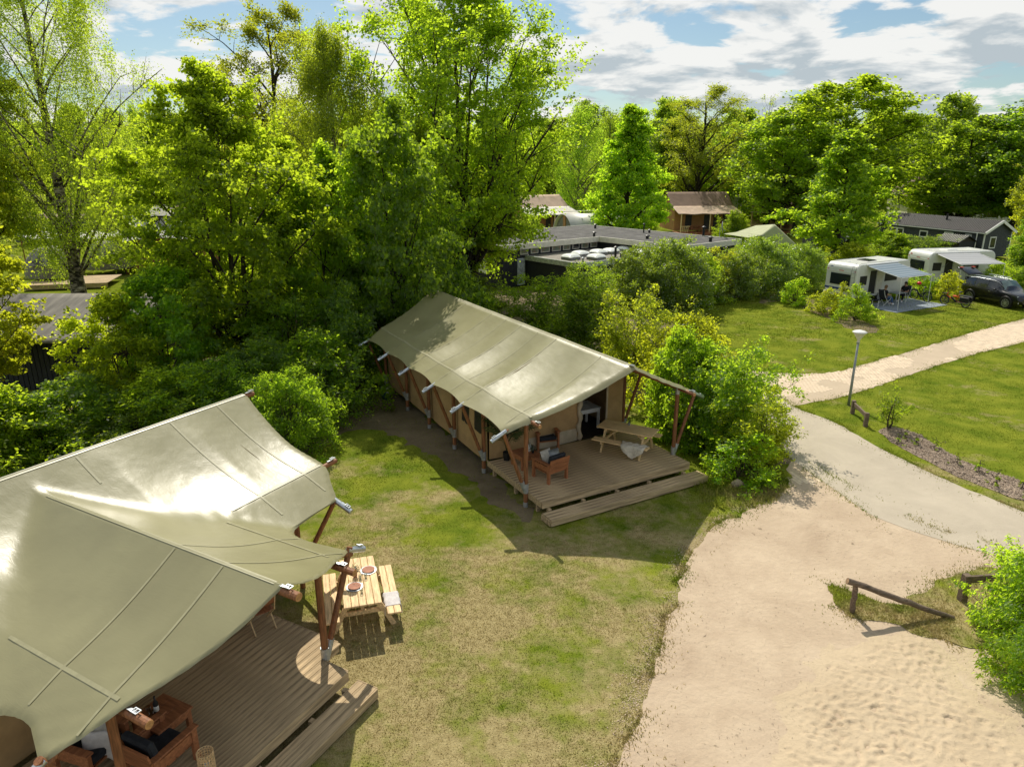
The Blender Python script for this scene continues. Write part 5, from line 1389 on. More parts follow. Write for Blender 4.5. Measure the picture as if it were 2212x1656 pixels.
# folding director chair at the far side of the deck
dp = S(565, 1352, 0.45)
dc = thing('folding_chair', 'folding canvas chair with crossed wooden legs on the nearest deck', 'chair', (dp.x, dp.y, 0.45), T1R + 1.2)
for sy in (-1, 1):
    for sx in (-1, 1):
        MB().bar((sx * 0.24, sy * 0.2, 0.0), (-sx * 0.24, sy * 0.2, 0.45), 0.03, 0.02, up=(0, 1, 0)).build('leg', M['pine_even'], dc)
    MB().bar((-0.24, sy * 0.2, 0.45), (-0.36, sy * 0.2, 0.86), 0.03, 0.02, up=(0, 1, 0)).build('back_post', M['pine_even'], dc)
    MB().box((0, sy * 0.21, 0.60), (0.46, 0.035, 0.025)).build('armrest', M['pine_even'], dc)
drs = MB().grid([[(-0.24 + 0.48 * i / 8, -0.2 + 0.4 * j / 4, 0.455 - 0.03 * math.sin(math.pi * j / 4)) for j in range(5)] for i in range(9)]).build('seat', M['redwood'], dc, smooth=True, solid=0.006)
MB().grid([[(-0.29 - 0.07 * i / 4 - 0.03 * math.sin(math.pi * j / 6), -0.22 + 0.44 * j / 6, 0.62 + 0.24 * i / 4) for j in range(7)] for i in range(5)]).build('back', M['redwood'], dc, smooth=True, solid=0.006)
bk = S(524, 1338, 0.45)
bo = MB().lathe([(0.0, 0.0), (0.13, 0.0), (0.15, 0.30), (0.135, 0.30), (0.12, 0.02), (0.0, 0.02)], 18, (bk.x, bk.y, 0.45)).build('bucket', M['black'], None, smooth=True)
tag(bo, 'black bucket beside the folding canvas chair', 'bucket')
# a canvas shoulder of stones, the fence rails, the lamp
def street_lamp():
    p = S(1832, 875)
    t = thing('street_lamp', 'grey lamp post with a white cone head beside the path junction', 'street lamp', p)
    MB().path([(0, 0, 0), (0, 0, 0.9), (0, 0, 2.55)], [0.055, 0.05, 0.036], 12).build('pole', M['steel'], t, smooth=True)
    MB().lathe([(0.045, 2.50), (0.05, 2.62), (0.24, 2.90), (0.245, 2.905)], 28).build('diffuser', M['cream'], t, smooth=True)
    MB().lathe([(0.255, 2.90), (0.262, 2.915), (0.20, 2.95), (0.08, 2.985), (0.0, 2.99)], 28).build('cap', M['white'], t, smooth=True)
    MB().lathe([(0.0, 2.46), (0.06, 2.47), (0.06, 2.52), (0.0, 2.53)], 14).build('collar', M['steel'], t)
    MB().box((0, -0.058, 0.6), (0.05, 0.012, 0.22)).build('service_hatch', M['steel'], t)
street_lamp()
def knotty(mb, a, b, r0, r1, seed, n=9):
    rng = random.Random(seed); a, b = V(a), V(b); pts = []
    for k in range(n + 1):
        q = a + (b - a) * k / n
        if 0 < k < n: q += V((rng.uniform(-1, 1), rng.uniform(-1, 1), rng.uniform(-1, 1))) * 0.012
        pts.append(q)
    return mb.path(pts, [r0 + (r1 - r0) * k / n + rng.uniform(-0.005, 0.005) for k in range(n + 1)], 12)
def leaning_rail():
    b = S(1840, 1323)
    t = thing('wooden_barrier', 'weathered log rail slanting from a short post down into the sand', 'barrier', (b.x, b.y, 0))
    knotty(MB(), (0, 0, -0.05), (-0.03, -0.02, 0.74), 0.055, 0.05, 3).build('post', M['old_wood'], t, smooth=False)
    e = S(2058, 1334, 0.03) - V((b.x, b.y, 0)); a = SY(1830, 1254, b.y - 0.05) - V((b.x, b.y, 0))
    r = knotty(MB(), a, e, 0.062, 0.055, 5, 12).build('rail', M['old_wood'], t, smooth=False)
    d = (a - e).normalized()
    MB().path([a + d * 0.001, a + d * 0.005], [0.058, 0.056], 12).build('cut_end', M['old_end'], r)
leaning_rail()
def square_barrier(name, label, p0, p1, h, rot_tilt=0.0, rail_z=None, rail_h=0.14, post=0.13):
    p0, p1 = V((p0.x, p0.y, 0)), V((p1.x, p1.y, 0))
    t = thing(name, label, 'barrier', p0)
    d = p1 - p0; an = math.atan2(d.y, d.x)
    for q in (V((0, 0, 0)), d):
        o = MB().box((q.x, q.y, h / 2), (post, post, h), rz=an).build('post', M['old_wood'], t, bevel=0.008)
    n = d.normalized()
    MB().bar(n * (post / 2 + 0.002) + V((0, 0, h - 0.12)), d - n * (post / 2 + 0.002) + V((0, 0, h - 0.12)), 0.06, rail_h).build('rail', M['old_wood'], t, bevel=0.006)
    return t
square_barrier('wooden_barrier', 'short dark wooden barrier with two square posts beside the lamp post', S(1840, 893), S(1868, 921), 0.52)
square_barrier('wooden_barrier', 'dark square-post barrier half hidden in the cherry laurel', S(2076, 1298), S(2200, 1288), 0.66, rail_h=0.16, post=0.15)
def stone():
    p = S(1592, 1050)
    bm = bmesh.new(); bmesh.ops.create_icosphere(bm, subdivisions=3, radius=1.0)
    for v in bm.verts:
        k = 1 + 0.35 * (fbm(v.co.x * 1.7 + 9, v.co.y * 1.7 + v.co.z * 1.3, 12, 3) - 0.5)
        v.co = V((v.co.x * 0.19 * k, v.co.y * 0.14 * k, max(-0.02, v.co.z * 0.15 * k + 0.07)))
    me = bpy.data.meshes.new('boulder'); bm.to_mesh(me); bm.free()
    o = link('boulder', me, None, mat('boulder_stone', (0.40, 0.31, 0.24), 0.9, 0.25, 9, 0.6, 20)); o.location = (p.x, p.y, 0)
    tag(o, 'rounded brown boulder in the grass beside the deck hedge', 'boulder')
stone()
# water tap and cable box at the far corner post
wp = T2(-0.25, 11.3)
tb_ = thing('water_canister', 'green canister with a white tag at the far corner of the second tent', 'canister', (wp.x, wp.y, 0), T2R)
MB().lathe([(0.0, 0.0), (0.17, 0.0), (0.18, 0.1), (0.17, 0.52), (0.09, 0.60), (0.0, 0.60)], 16).build('body', mat('green_plastic', (0.03, 0.09, 0.05), 0.5), tb_, smooth=True)
MB().box((0.0, -0.185, 0.42), (0.09, 0.012, 0.28)).build('tag', M['white'], tb_)

# ================================================================== BUILDINGS
M['bitumen'] = mat('roof_bitumen', (0.105, 0.10, 0.095), 0.9, 0.3, 1.4, 0.5, 60)
M['bitumen_pale'] = mat('roof_gravel', (0.27, 0.245, 0.21), 0.95, 0.18, 3.0, 0.4, 50)
M['black_wall'] = mat('black_boards', (0.022, 0.024, 0.028), 0.7, 0.25, 6, 0.2, 30, stretch=(6, 6, 0.5), obj_var=0.3)
M['anthracite'] = mat('anthracite_boards', (0.040, 0.045, 0.052), 0.65, 0.2, 6, 0.15, 30, obj_var=0.25)
M['glass'] = glass_mat('window_glass')
M['glass_green'] = mat('poster_glass', (0.10, 0.24, 0.17), 0.3, 0.5, 7, col2=(0.30, 0.16, 0.10))
M['dome'] = mat('skylight_dome', (0.82, 0.83, 0.80), 0.28, 0.05, 5, spec=0.6)
M['zincgrey'] = mat('skylight_kerb', (0.25, 0.25, 0.24), 0.7, 0.15, 8)
M['red'] = mat('red_print', (0.55, 0.06, 0.03), 0.5, 0.1, 8)
M['blue'] = mat('blue_stripe', (0.02, 0.05, 0.22), 0.4, 0.1, 8)
M['orange'] = mat('orange_paint', (0.75, 0.11, 0.015), 0.35, 0.08, 8)
M['tile_brown'] = mat('roof_tile', (0.20, 0.115, 0.085), 0.8, 0.25, 9)
M['caravan'] = mat('caravan_panel', (0.70, 0.71, 0.66), 0.33, 0.04, 2, spec=0.5, coat=0.2)
M['tent_brown'] = mat('brown_roof_canvas', (0.185, 0.118, 0.078), 0.8, 0.12, 1.5)
M['tent_tan'] = mat('tan_awning', (0.45, 0.33, 0.235), 0.8, 0.10, 1.5)
M['tent_sand'] = mat('sand_canvas', (0.50, 0.36, 0.19), 0.85, 0.10, 1.5)
M['tent_orange'] = mat('ochre_canvas', (0.42, 0.22, 0.09), 0.85, 0.12, 1.5)
M['tent_green'] = mat('pale_green_canvas', (0.40, 0.42, 0.25), 0.75, 0.06, 1.5)
M['tent_grey'] = mat('grey_canvas', (0.30, 0.285, 0.25), 0.7, 0.10, 1.5)
M['tent_pale'] = mat('pale_canvas', (0.60, 0.57, 0.50), 0.7, 0.08, 1.5)
M['lodge_roof'] = mat('weathered_grey_roof', (0.165, 0.15, 0.125), 0.8, 0.25, 1.2, 0.3, 20, stretch=(3, 0.4, 1))
def inv_frame(org, rz):
    c, s = math.cos(rz), math.sin(rz)
    return lambda p: (c * (p[0] - org[0]) + s * (p[1] - org[1]), -s * (p[0] - org[0]) + c * (p[1] - org[1]))
def c6(x, y): return ((1160 + x / 4.809) / 1.158, (540 + y / 4.809) / 1.158)
def c4(x, y): return ((1960 + x / 3.687) / 1.158, (560 + y / 3.687) / 1.158)
def c7(x, y): return ((1540 + x / 4.254) / 1.158, (440 + y / 4.254) / 1.158)
def text_part(name, body, size, m, parent, loc, rot, depth=0.004):
    cu = bpy.data.curves.new(name, 'FONT'); cu.body = body; cu.size = size; cu.extrude = depth; cu.align_x = 'CENTER'; cu.align_y = 'CENTER'
    ob = bpy.data.objects.new(name, cu); me = bpy.data.meshes.new_from_object(ob); bpy.data.objects.remove(ob)
    o = link(name, me, parent, m); o.location = loc; o.rotation_euler = rot
    return o
def flat_building():
    O, R = (-0.74, 51.1), math.atan2(0.64, 0.77)
    t = thing('flat_roofed_building', 'low black building with white fascias and two flat roofs with skylights', 'building', (*O, 0), R)
    iv = inv_frame(O, R)
    MB().b2((0, 0, 3.02), (10.2, 8.3, 3.16)).build('roof', M['bitumen'], t)
    MB().b2((10.202, -8.5, 3.02), (17.3, 8.3, 3.164)).build('roof', M['bitumen'], t)
    def fas(a, b, z0=2.80, z1=3.22, th=0.10):
        MB().bar((a[0], a[1], (z0 + z1) / 2), (b[0], b[1], (z0 + z1) / 2), th, z1 - z0).build('fascia', M['cream'], t, bevel=0.01)
    fas((-0.05, -0.05), (10.10, -0.05)); fas((-0.05, 8.35), (-0.05, 0.002)); fas((10.15, -0.102), (10.15, -8.5)); fas((10.10, -8.55), (17.35, -8.55)); fas((17.35, -8.498), (17.35, 8.3)); fas((17.35, 8.352), (-0.05, 8.352))
    # walls
    MB().b2((0.25, 0.3, 0), (10.3, 8.1, 2.80)).build('wall', M['black_wall'], t)
    MB().b2((10.4, -8.2, 0), (17.1, 8.0, 2.79)).build('wall', M['black_wall'], t)
    # boards of the corner walls
    for k in range(14): MB().b2((0.245 - 0.018, 0.32 + k * 0.55, 0.05), (0.25, 0.32 + k * 0.55 + 0.53, 2.78)).build('wall_board', M['black_wall'], t)
    for k in range(4): MB().b2((0.30 + k * 0.35, 0.28, 0.05), (0.30 + k * 0.35 + 0.33, 0.30, 2.78)).build('wall_board', M['black_wall'], t)
    # clerestory with painted posters, and mullions
    x = 2.0
    for k, w in enumerate((0.75, 0.75, 0.9, 0.9, 0.75, 0.75, 0.75, 0.75)):
        fr = MB().b2((x, 0.24, 2.36), (x + w, 0.297, 2.78)).build('window', M['cream'], t)
        MB().b2((x + 0.07, 0.225, 2.42), (x + w - 0.07, 0.238, 2.74)).build('pane', M['glass_green'] if k not in (5,) else M['glass'], fr)
        x += w + 0.28
    dr = MB().b2((1.72, 0.26, 0.1), (2.45, 0.297, 2.1)).build('door', mat('white_door', (0.55, 0.60, 0.62), 0.5), t)
    MB().b2((2.30, 0.225, 1.0), (2.40, 0.258, 1.06)).build('handle', M['steel'], dr)
    MB().path([(2.72, 0.2, 0.1), (2.72, 0.2, 2.36)], 0.04, 8).build('downpipe', M['cream'], t)
    # red-banded notice on the left wall
    sg = MB().b2((0.19, 2.1, 0.9), (0.225, 3.6, 2.45)).build('notice_board', M['white'], t)
    MB().b2((0.180, 2.12, 2.05), (0.188, 3.58, 2.30)).build('red_band', M['red'], sg)
    MB().b2((0.19, 1.45, 2.05), (0.225, 1.65, 2.35)).build('small_sign', M['white'], t)
    # lower block
    MB().b2((2.6, -5.4, 0), (10.1, 0.2, 2.0)).build('wall', M['black_wall'], t)
    MB().b2((2.5, -5.5, 2.12), (10.098, 0.22, 2.26)).build('roof', M['bitumen_pale'], t)
    for a, b in (((2.45, -5.55), (10.098, -5.55)), ((2.45, 0.22), (2.45, -5.498))):
        MB().bar((a[0], a[1], 2.13), (b[0], b[1], 2.13), 0.10, 0.36).build('fascia', mat('pale_fascia', (0.50, 0.55, 0.50), 0.6), t, bevel=0.01)
    for k, q in enumerate(((1285, 520), (1398, 480), (1615, 462), (1765, 447), (1590, 520), (1940, 422), (2125, 462))):
        X, Y = iv(S(*c6(*q), 2.28))
        s_ = 0.50
        kb = MB().prism([(X - s_, Y - s_, 2.262), (X + s_, Y - s_, 2.262), (X + s_, Y + s_, 2.262), (X - s_, Y + s_, 2.262)], (0, 0, 0.20)).build('skylight', M['zincgrey'], t)
        P = []
        for i in range(9):
            u = i / 8 * 2 - 1
            P.append([(X + u * (s_ + 0.06), Y + (j / 8 * 2 - 1) * (s_ + 0.06), 2.468 + 0.20 * ((1 - u ** 4) * (1 - (j / 8 * 2 - 1) ** 4)) ** 0.6) for j in range(9)])
        MB().grid(P).build('dome', M['dome'], kb, smooth=True)
    def vent(X, Y, z, h, r=0.09, cap=True, m=None):
        v = MB().path([(X, Y, z), (X, Y, z + h)], r, 12).build('vent_pipe', m or M['black'], t)
        if cap: MB().lathe([(0.0, h + 0.08), (r * 1.8, h), (r * 1.8, h - 0.05), (0.0, h - 0.04)], 12, (X, Y, z)).build('cowl', m or M['black'], v)
    for q, h, r, m_ in (((1820, 495), 0.75, 0.09, None), ((1898, 490), 0.30, 0.14, None), ((1430, 555), 0.30, 0.07, M['steel']), ((2078, 385), 0.35, 0.10, M['white'])):
        X, Y = iv(S(*c6(*q), 2.27)); vent(X, Y, 2.262, h, r, True, m_)
    for q, h, r in ((c6(1578, 150), 0.35, 0.10), (c6(1565, 250), 0.35, 0.10), (c6(710, 230), 0.25, 0.09), (c6(815, 248), 0.25, 0.09), (c7(295, 605), 0.75, 0.06), (c7(355, 605), 0.25, 0.09), (c7(333, 668), 0.25, 0.12), (c7(930, 640), 0.75, 0.10), (c7(1005, 700), 0.35, 0.12)):
        X, Y = iv(S(*q, 3.17)); vent(X, Y, 3.166, h, r)
    # satellite dish at the right end
    X, Y = iv(S(*c7(1100, 655), 3.17))
    dsh = MB().path([(X, Y, 3.166), (X, Y, 4.0)], 0.03, 8).build('dish_mast', M['steel'], t)
    MB().lathe([(0.0, 0.0), (0.25, 0.03), (0.45, 0.10), (0.45, 0.11), (0.24, 0.045), (0.0, 0.015)], 18).build('dish', M['steel'], dsh, smooth=True).location = (X, Y - 0.1, 4.0)
    bpy.data.objects['dish'].rotation_euler = (1.5, 0, 0.6)
    MB().path([(X, Y - 0.1, 4.0), (X - 0.3, Y - 0.7, 3.75)], 0.015, 6).build('dish_arm', M['steel'], dsh)
flat_building()

def bg_tent(name, label, org, rz, w, d, eave, ridge, roofm, awnm, wallm, porch=2.4, posts=3, rail=True, over=0.4):
    """house-sized tent, porch to -y, ridge along x"""
    t = thing(name, label, 'tent', (*org, 0), rz)
    ym = d / 2
    def slope(y0, z0, y1, z1, nm, m, wave=0.0):
        P = [[(-w / 2 - over + (w + 2 * over) * i / 24, y0 + (y1 - y0) * j / 8, z0 + (z1 - z0) * j / 8 - 0.10 * math.sin(math.pi * (i % 8) / 8) * math.sin(math.pi * j / 8) + wave * math.sin(i * 0.8) * (j / 8)) for i in range(25)] for j in range(9)]
        return MB().grid(P).build(nm, m, t, smooth=True, solid=0.02)
    slope(ym, ridge, 0.2, eave + 0.5, 'roof', roofm)
    slope(0.5, eave + 0.78, -porch, eave - 0.05, 'awning', awnm, 0.04)
    slope(ym, ridge, d + 0.5, eave, 'roof', roofm)
    for k in range(6):
        a, b = -w / 2 + w * k / 6, -w / 2 + w * (k + 1) / 6
        p = MB().b2((a, 0.3, 0.45), (b - 0.01, 0.34, eave + 0.4)).build('front_wall', wallm, t)
        if k % 2 == 1 or k == 4: MB().b2((a + 0.2, 0.27, 0.6), (b - 0.2, 0.295, eave - 0.3)).build('window', M['mesh_window'], p)
    for sx in (-1, 1):
        MB().prism([(sx * w / 2, 0.34, 0.45), (sx * w / 2, d, 0.45), (sx * w / 2, d, eave), (sx * w / 2, ym, ridge - 0.1), (sx * w / 2, 0.34, eave + 0.45)], (0.02, 0, 0)).build('side_wall', wallm, t)
    nb = 12
    for k in range(nb): MB().b2((-w / 2 - 0.3, -porch + (porch + 0.25) * k / nb, 0.38), (w / 2 + 0.3, -porch + (porch + 0.25) * (k + 1) / nb - 0.01, 0.42)).build('deck_board', M['redwood'], t)
    MB().b2((-w / 2 - 0.3, -porch - 0.03, 0.1), (w / 2 + 0.3, -porch, 0.40)).build('deck_fascia', M['redwood'], t)
    for k in range(posts):
        x = -w / 2 + w * k / (posts - 1)
        MB().path([(x, -porch + 0.15, 0.4), (x, -porch + 0.15, eave)], 0.07, 8).build('post', M['pine_even'], t)
    if rail:
        for x0, x1 in ((-w / 2, -w / 2 + w * 0.16), (w / 2 - w * 0.2, w / 2)):
            MB().bar((x0, -porch + 0.2, 1.2), (x1, -porch + 0.2, 1.2), 0.06, 0.08).build('handrail', M['pine_even'], t)
            n = int((x1 - x0) / 0.22)
            for q in range(n): MB().bar((x0 + (x1 - x0) * q / n, -porch + 0.2, 0.42), (x0 + (x1 - x0) * q / n, -porch + 0.2, 1.16), 0.07, 0.025, up=(0, 1, 0)).build('baluster', M['pine_even'], t)
    return t
bg_tent('lodge_tent', 'large brown tent with a tan awning and wooden veranda beyond the flat roof', (24.9, 92.6), 0.12, 7.6, 6.0, 2.75, 5.2, M['tent_brown'], M['tent_tan'], M['tent_orange'])
bg_tent('lodge_tent', 'sand-coloured tent with dark windows, right of the big brown tent', (35.6, 94.0), -0.35, 7.4, 6.0, 2.75, 5.0, M['tent_brown'], M['tent_tan'], M['tent_sand'], over=0.25)
bg_tent('lodge_tent', 'ochre tent with a pale roof behind the left wing of the flat roof', (4.4, 93.0), 0.5, 7.0, 6.0, 2.6, 4.8, M['tent_tan'], M['tent_pale'], M['tent_orange'], rail=False)
def table_set(label, loc, rz):
    picnic_table('picnic_table', label, loc, rz, M['redwood'])
table_set('dark picnic table on the veranda of the big brown tent', (23.6, 91.4, 0.42), 0.2)
table_set('dark picnic table on the porch of the sand-coloured tent', (35.4, 92.6, 0.42), -0.3)
def arched_hut():
    p = (8.6, 80.0); R = 0.35
    t = thing('arched_hut', 'pale arched hut with a curved metal roof and two small skylights', 'hut', (*p, 0), R)
    n = 18; r = 2.9
    P = [[(x, r * math.cos(a), 0.55 + r * 1.02 * math.sin(a)) for a in [math.pi * k / n for k in range(n + 1)]] for x in (-3.2, 3.4)]
    MB().grid(P).build('roof', mat('pale_metal_roof', (0.52, 0.52, 0.48), 0.45, 0.06, 2), t, smooth=True, solid=0.05)
    MB().prism([(-2.9, (r - 0.1) * math.cos(a), 0.5 + (r - 0.1) * math.sin(a)) for a in [math.pi * k / n for k in range(n + 1)]], (0.05, 0, 0)).build('end_wall', mat('grey_end_wall', (0.20, 0.20, 0.18), 0.7), t)
    MB().prism([(3.1, (r - 0.1) * math.cos(a), 0.5 + (r - 0.1) * math.sin(a)) for a in [math.pi * k / n for k in range(n + 1)]], (0.05, 0, 0)).build('end_wall', M['cream'], t)
    MB().b2((-3.0, -0.3, 0.5), (-2.9, 0.3, 3.4)).build('post', M['tent_orange'], t)
    for x in (0.2, 1.0):
        a0, a1 = math.radians(-6 + 180 + 28), math.radians(180 + 28 + 8)
        f = MB().grid([[(xx, -(r + 0.03) * math.cos(a), 0.55 + (r + 0.05) * math.sin(a)) for a in (0.42, 0.52, 0.62)] for xx in (x, x + 0.6)]).build('skylight', M['glass'], t)
    MB().b2((-3.02, -1.6, 0.6), (-2.91, -0.9, 1.3)).build('vent_grille', M['black'], t)
    MB().b2((-3.2, 0.4, 3.7), (2.2, 0.9, 3.78)).build('ridge_cap', M['cream'], t)
arched_hut()
def green_tent():
    t = thing('bell_tent', 'pale green canvas tent with a flying awning behind the laurels', 'tent', (27.0, 72.0, 0), 0.35)
    n = 14
    A, Bm, C = V((-0.2, 0.3, 2.95)), V((-2.6, -0.8, 2.05)), V((3.0, -0.6, 0.25))
    def patch(a, b, c, d, nm, sag=0.12):
        P = []
        for j in range(n + 1):
            v = j / n; row = []
            for i in range(n + 1):
                u = i / n
                q = (a * (1 - u) + b * u) * (1 - v) + (d * (1 - u) + c * u) * v
                row.append(q - V((0, 0, sag * math.sin(math.pi * u) * math.sin(math.pi * v))))
            P.append(row)
        return MB().grid(P).build(nm, M['tent_green'], t, smooth=True, solid=0.015)
    patch(V((-2.6, -0.9, 2.05)), A, C, V((-2.5, -1.6, 0.0)), 'side_panel', 0.05)
    patch(A, V((-0.2, 3.2, 2.6)), V((3.2, 3.0, 0.2)), C, 'side_panel')
    patch(V((-2.6, -0.9, 2.05)), A, V((-0.2, 3.2, 2.6)), V((-2.6, 3.2, 2.0)), 'roof')
    patch(V((-4.3, -1.0, 1.9)), V((-2.6, -0.9, 2.05)), V((-2.6, 3.2, 2.0)), V((-4.3, 3.0, 1.9)), 'awning')
    for q in ((-4.25, -0.95), (-4.25, 2.9)): MB().path([(q[0], q[1], 0), (q[0], q[1], 1.9)], 0.02, 6).build('awning_pole', M['steel'], t)
green_tent()

def ribbed_slope(t, a, b, c, d, n, m, ribm, name='roof', rw=0.05, th=0.06):
    """sloping roof sheet a-b (ridge) to d-c (eave) with raised ribs running down the slope"""
    a, b, c, d = V(a), V(b), V(c), V(d)
    nrm = (b - a).cross(d - a).normalized()
    if nrm.z < 0: nrm = -nrm
    r = MB().prism([a, b, c, d], nrm * 0.03).build(name, m, t)
    for k in range(n):
        u = (k + 0.5) / n
        p, q = a + (b - a) * u + nrm * 0.055, d + (c - d) * u + nrm * 0.055
        MB().bar(p, q, rw, th, up=nrm).build('roof_rib', ribm, r)
    return r
M['rib'] = mat('roof_profile', (0.06, 0.055, 0.052), 0.5, 0.15, 6, obj_var=0.2)
M['ribbase'] = mat('roof_sheet', (0.016, 0.015, 0.015), 0.75, 0.15, 6)
def chalet():
    O, R = (45.16, 67.5), math.atan2(0.325, 0.945)
    W, D, E, H = 3.5, 12.4, 2.6, 3.62
    t = thing('black_chalet', 'long black wooden chalet with white trim and a ribbed roof behind the caravans', 'chalet', (*O, 0), R)
    MB().prism([(0, 0, 0.2), (W, 0, 0.2), (W, 0, E), (W / 2, 0, H - 0.05), (0, 0, E)], (0, D, 0)).build('wall', M['anthracite'], t)
    for k in range(14):
        z = 0.25 + k * 0.17
        MB().b2((0.02, -0.022, z), (W - 0.02, -0.002, z + 0.155)).build('weatherboard', M['anthracite'], t)
        MB().b2((-0.022, 0.02, z), (-0.002, D - 0.02, z + 0.155)).build('weatherboard', M['anthracite'], t)
    ribbed_slope(t, (W / 2, -0.25, H), (W / 2, D + 0.2, H), (-0.28, D + 0.2, E - 0.06), (-0.28, -0.25, E - 0.06), 58, M['ribbase'], M['rib'])
    ribbed_slope(t, (W / 2, -0.25, H), (W / 2, D + 0.2, H), (W + 0.28, D + 0.2, E - 0.06), (W + 0.28, -0.25, E - 0.06), 20, M['ribbase'], M['rib'])
    for sx in (-1, 1): MB().bar((W / 2, -0.29, H - 0.03), (W / 2 + sx * (W / 2 + 0.3), -0.29, E - 0.10), 0.07, 0.24, up=(0, 0, 1)).build('barge_board', M['white'], t)
    MB().b2((-0.34, -0.25, E - 0.13), (-0.29, D + 0.2, E - 0.05)).build('gutter', M['white'], t)
    for x, y in ((0, 0), (W, 0), (0, D)): MB().b2((x - 0.05, y - 0.05, 0.2), (x + 0.05, y + 0.05, E)).build('corner_board', M['white'], t)
    MB().path([(-0.32, 0.55, 0.2), (-0.32, 0.55, E - 0.1)], 0.045, 8).build('downpipe', M['white'], t)
    MB().path([(W / 2 - 0.6, 5.3, H - 0.5), (W / 2 - 0.6, 5.3, H + 0.35)], 0.09, 10).build('flue', M['black'], t)
    def window(lo, hi, ax):
        w_ = MB().b2(lo, hi).build('window', M['white'], t)
        if ax == 'y': MB().b2((lo[0] + 0.10, lo[1] - 0.012, lo[2] + 0.10), (hi[0] - 0.10, lo[1] - 0.002, hi[2] - 0.10)).build('pane', M['glass'], w_)
        else:
            m_ = 2 if hi[1] - lo[1] > 1.2 else 1
            L_ = (hi[1] - lo[1]) / m_
            for q in range(m_): MB().b2((lo[0] - 0.012, lo[1] + L_ * q + 0.12, lo[2] + 0.12), (lo[0] - 0.002, lo[1] + L_ * (q + 1) - 0.12, hi[2] - 0.12)).build('pane', M['glass'], w_)
    window((0.75, -0.06, 1.05), (1.55, -0.024, 2.15), 'y')
    window((-0.06, 9.2, 0.35), (-0.024, 10.9, 2.25), 'x'); window((-0.06, 6.2, 1.5), (-0.024, 7.2, 2.2), 'x'); window((-0.06, 3.3, 1.75), (-0.024, 4.3, 2.3), 'x'); window((-0.06, 1.3, 1.75), (-0.024, 2.0, 2.3), 'x')
    return O, R
CHO, CHR = chalet()
def shed_small():
    w = frame_fn(CHO, CHR); p = w(-2.5, 0.5)
    t = thing('garden_shed', 'small dark garden shed with a ribbed roof beside the long chalet', 'shed', (p.x, p.y, 0), CHR)
    MB().prism([(0, 0, 0), (1.9, 0, 0), (1.9, 0, 1.75), (0.95, 0, 2.2), (0, 0, 1.75)], (0, 2.4, 0)).build('wall', mat('dark_brown_boards', (0.035, 0.028, 0.024), 0.75, 0.2, 6), t)
    for k in range(9): MB().b2((0.01, -0.02, 0.02 + k * 0.19), (1.89, -0.002, 0.02 + k * 0.19 + 0.175)).build('weatherboard', M['black_wall'], t)
    ribbed_slope(t, (0.95, -0.2, 2.26), (0.95, 2.55, 2.26), (-0.25, 2.55, 1.66), (-0.25, -0.2, 1.66), 12, M['ribbase'], M['cream'], rw=0.03)
    ribbed_slope(t, (0.95, -0.2, 2.26), (0.95, 2.55, 2.26), (2.15, 2.55, 1.66), (2.15, -0.2, 1.66), 6, M['ribbase'], M['rib'])
shed_small()
def shed_flat():
    t = thing('flat_shed', 'dark flat-roofed cabin with a white-framed glass door behind the yellow shrub', 'shed', (31.5, 72.0, 0), 0.22)
    MB().b2((0, 0, 0), (4.3, 3.0, 2.55)).build('wall', M['anthracite'], t)
    for k in range(13): MB().b2((0.01, -0.02, 0.04 + k * 0.19), (4.29, -0.002, 0.04 + k * 0.19 + 0.175)).build('weatherboard', M['anthracite'], t)
    MB().b2((-0.15, -0.2, 2.552), (4.45, 3.1, 2.70)).build('roof', M['zincgrey'], t)
    d = MB().b2((2.9, -0.07, 0.1), (3.65, -0.024, 2.25)).build('door', M['white'], t)
    MB().b2((3.02, -0.082, 1.75), (3.53, -0.072, 2.12)).build('pane', M['glass'], d); MB().b2((3.02, -0.082, 0.25), (3.53, -0.072, 1.62)).build('pane', M['glass'], d)
    for x in (0.0, 1.2): MB().b2((x, -0.06, 0.0), (x + 0.1, -0.024, 2.5)).build('corner_board', M['white'], t)
    MB().b2((2.35, -0.045, 2.05), (2.6, -0.024, 2.25)).build('lamp', M['orange'], t)
shed_flat()
def pub():
    t = thing('white_pub', 'white low building with a brown tiled roof and lettering, far right behind the trees', 'building', (62.0, 112.0, 0), -0.10)
    MB().b2((0, 0, 0), (22, 8, 3.2)).build('wall', M['cream'], t)
    MB().prism([(-0.6, -0.6, 3.9), (23, -0.6, 3.9), (20, 4, 7.2), (3, 4, 7.2)], (0, 0, 0.08)).build('roof', M['tile_brown'], t)
    MB().prism([(-0.6, 8.6, 3.9), (23, 8.6, 3.9), (20, 4.02, 7.2), (3, 4.02, 7.2)], (0, 0, 0.08)).build('roof', M['tile_brown'], t)
    MB().prism([(-0.62, -0.6, 3.9), (-0.62, 8.6, 3.9), (3, 4, 7.2)], (0, 0, 0.07)).build('roof', M['tile_brown'], t)
    for k in range(14): MB().bar((-0.4 + 3.2 * k / 14, -0.62 + 4.6 * k / 14, 4.02 + 3.3 * k / 14), (22.8 - 2.8 * k / 14, -0.62 + 4.6 * k / 14, 4.02 + 3.3 * k / 14), 0.05, 0.06).build('tile_course', M['tile_brown'], t)
    fs = MB().b2((-0.7, -0.75, 3.0), (23, -0.62, 3.9)).build('fascia', M['white'], t)
    text_part('lettering', 'LIEVELDE', 0.62, M['steel'], fs, (4.4, -0.765, 3.45), (math.pi / 2, 0, 0))
    for k in range(6): 
        f = MB().b2((1 + k * 3.4, -0.06, 0.6), (3.2 + k * 3.4, -0.002, 2.6)).build('window', M['white'], t)
        MB().b2((1.15 + k * 3.4, -0.075, 0.75), (3.05 + k * 3.4, -0.062, 2.45)).build('pane', M['glass'], f)
pub()
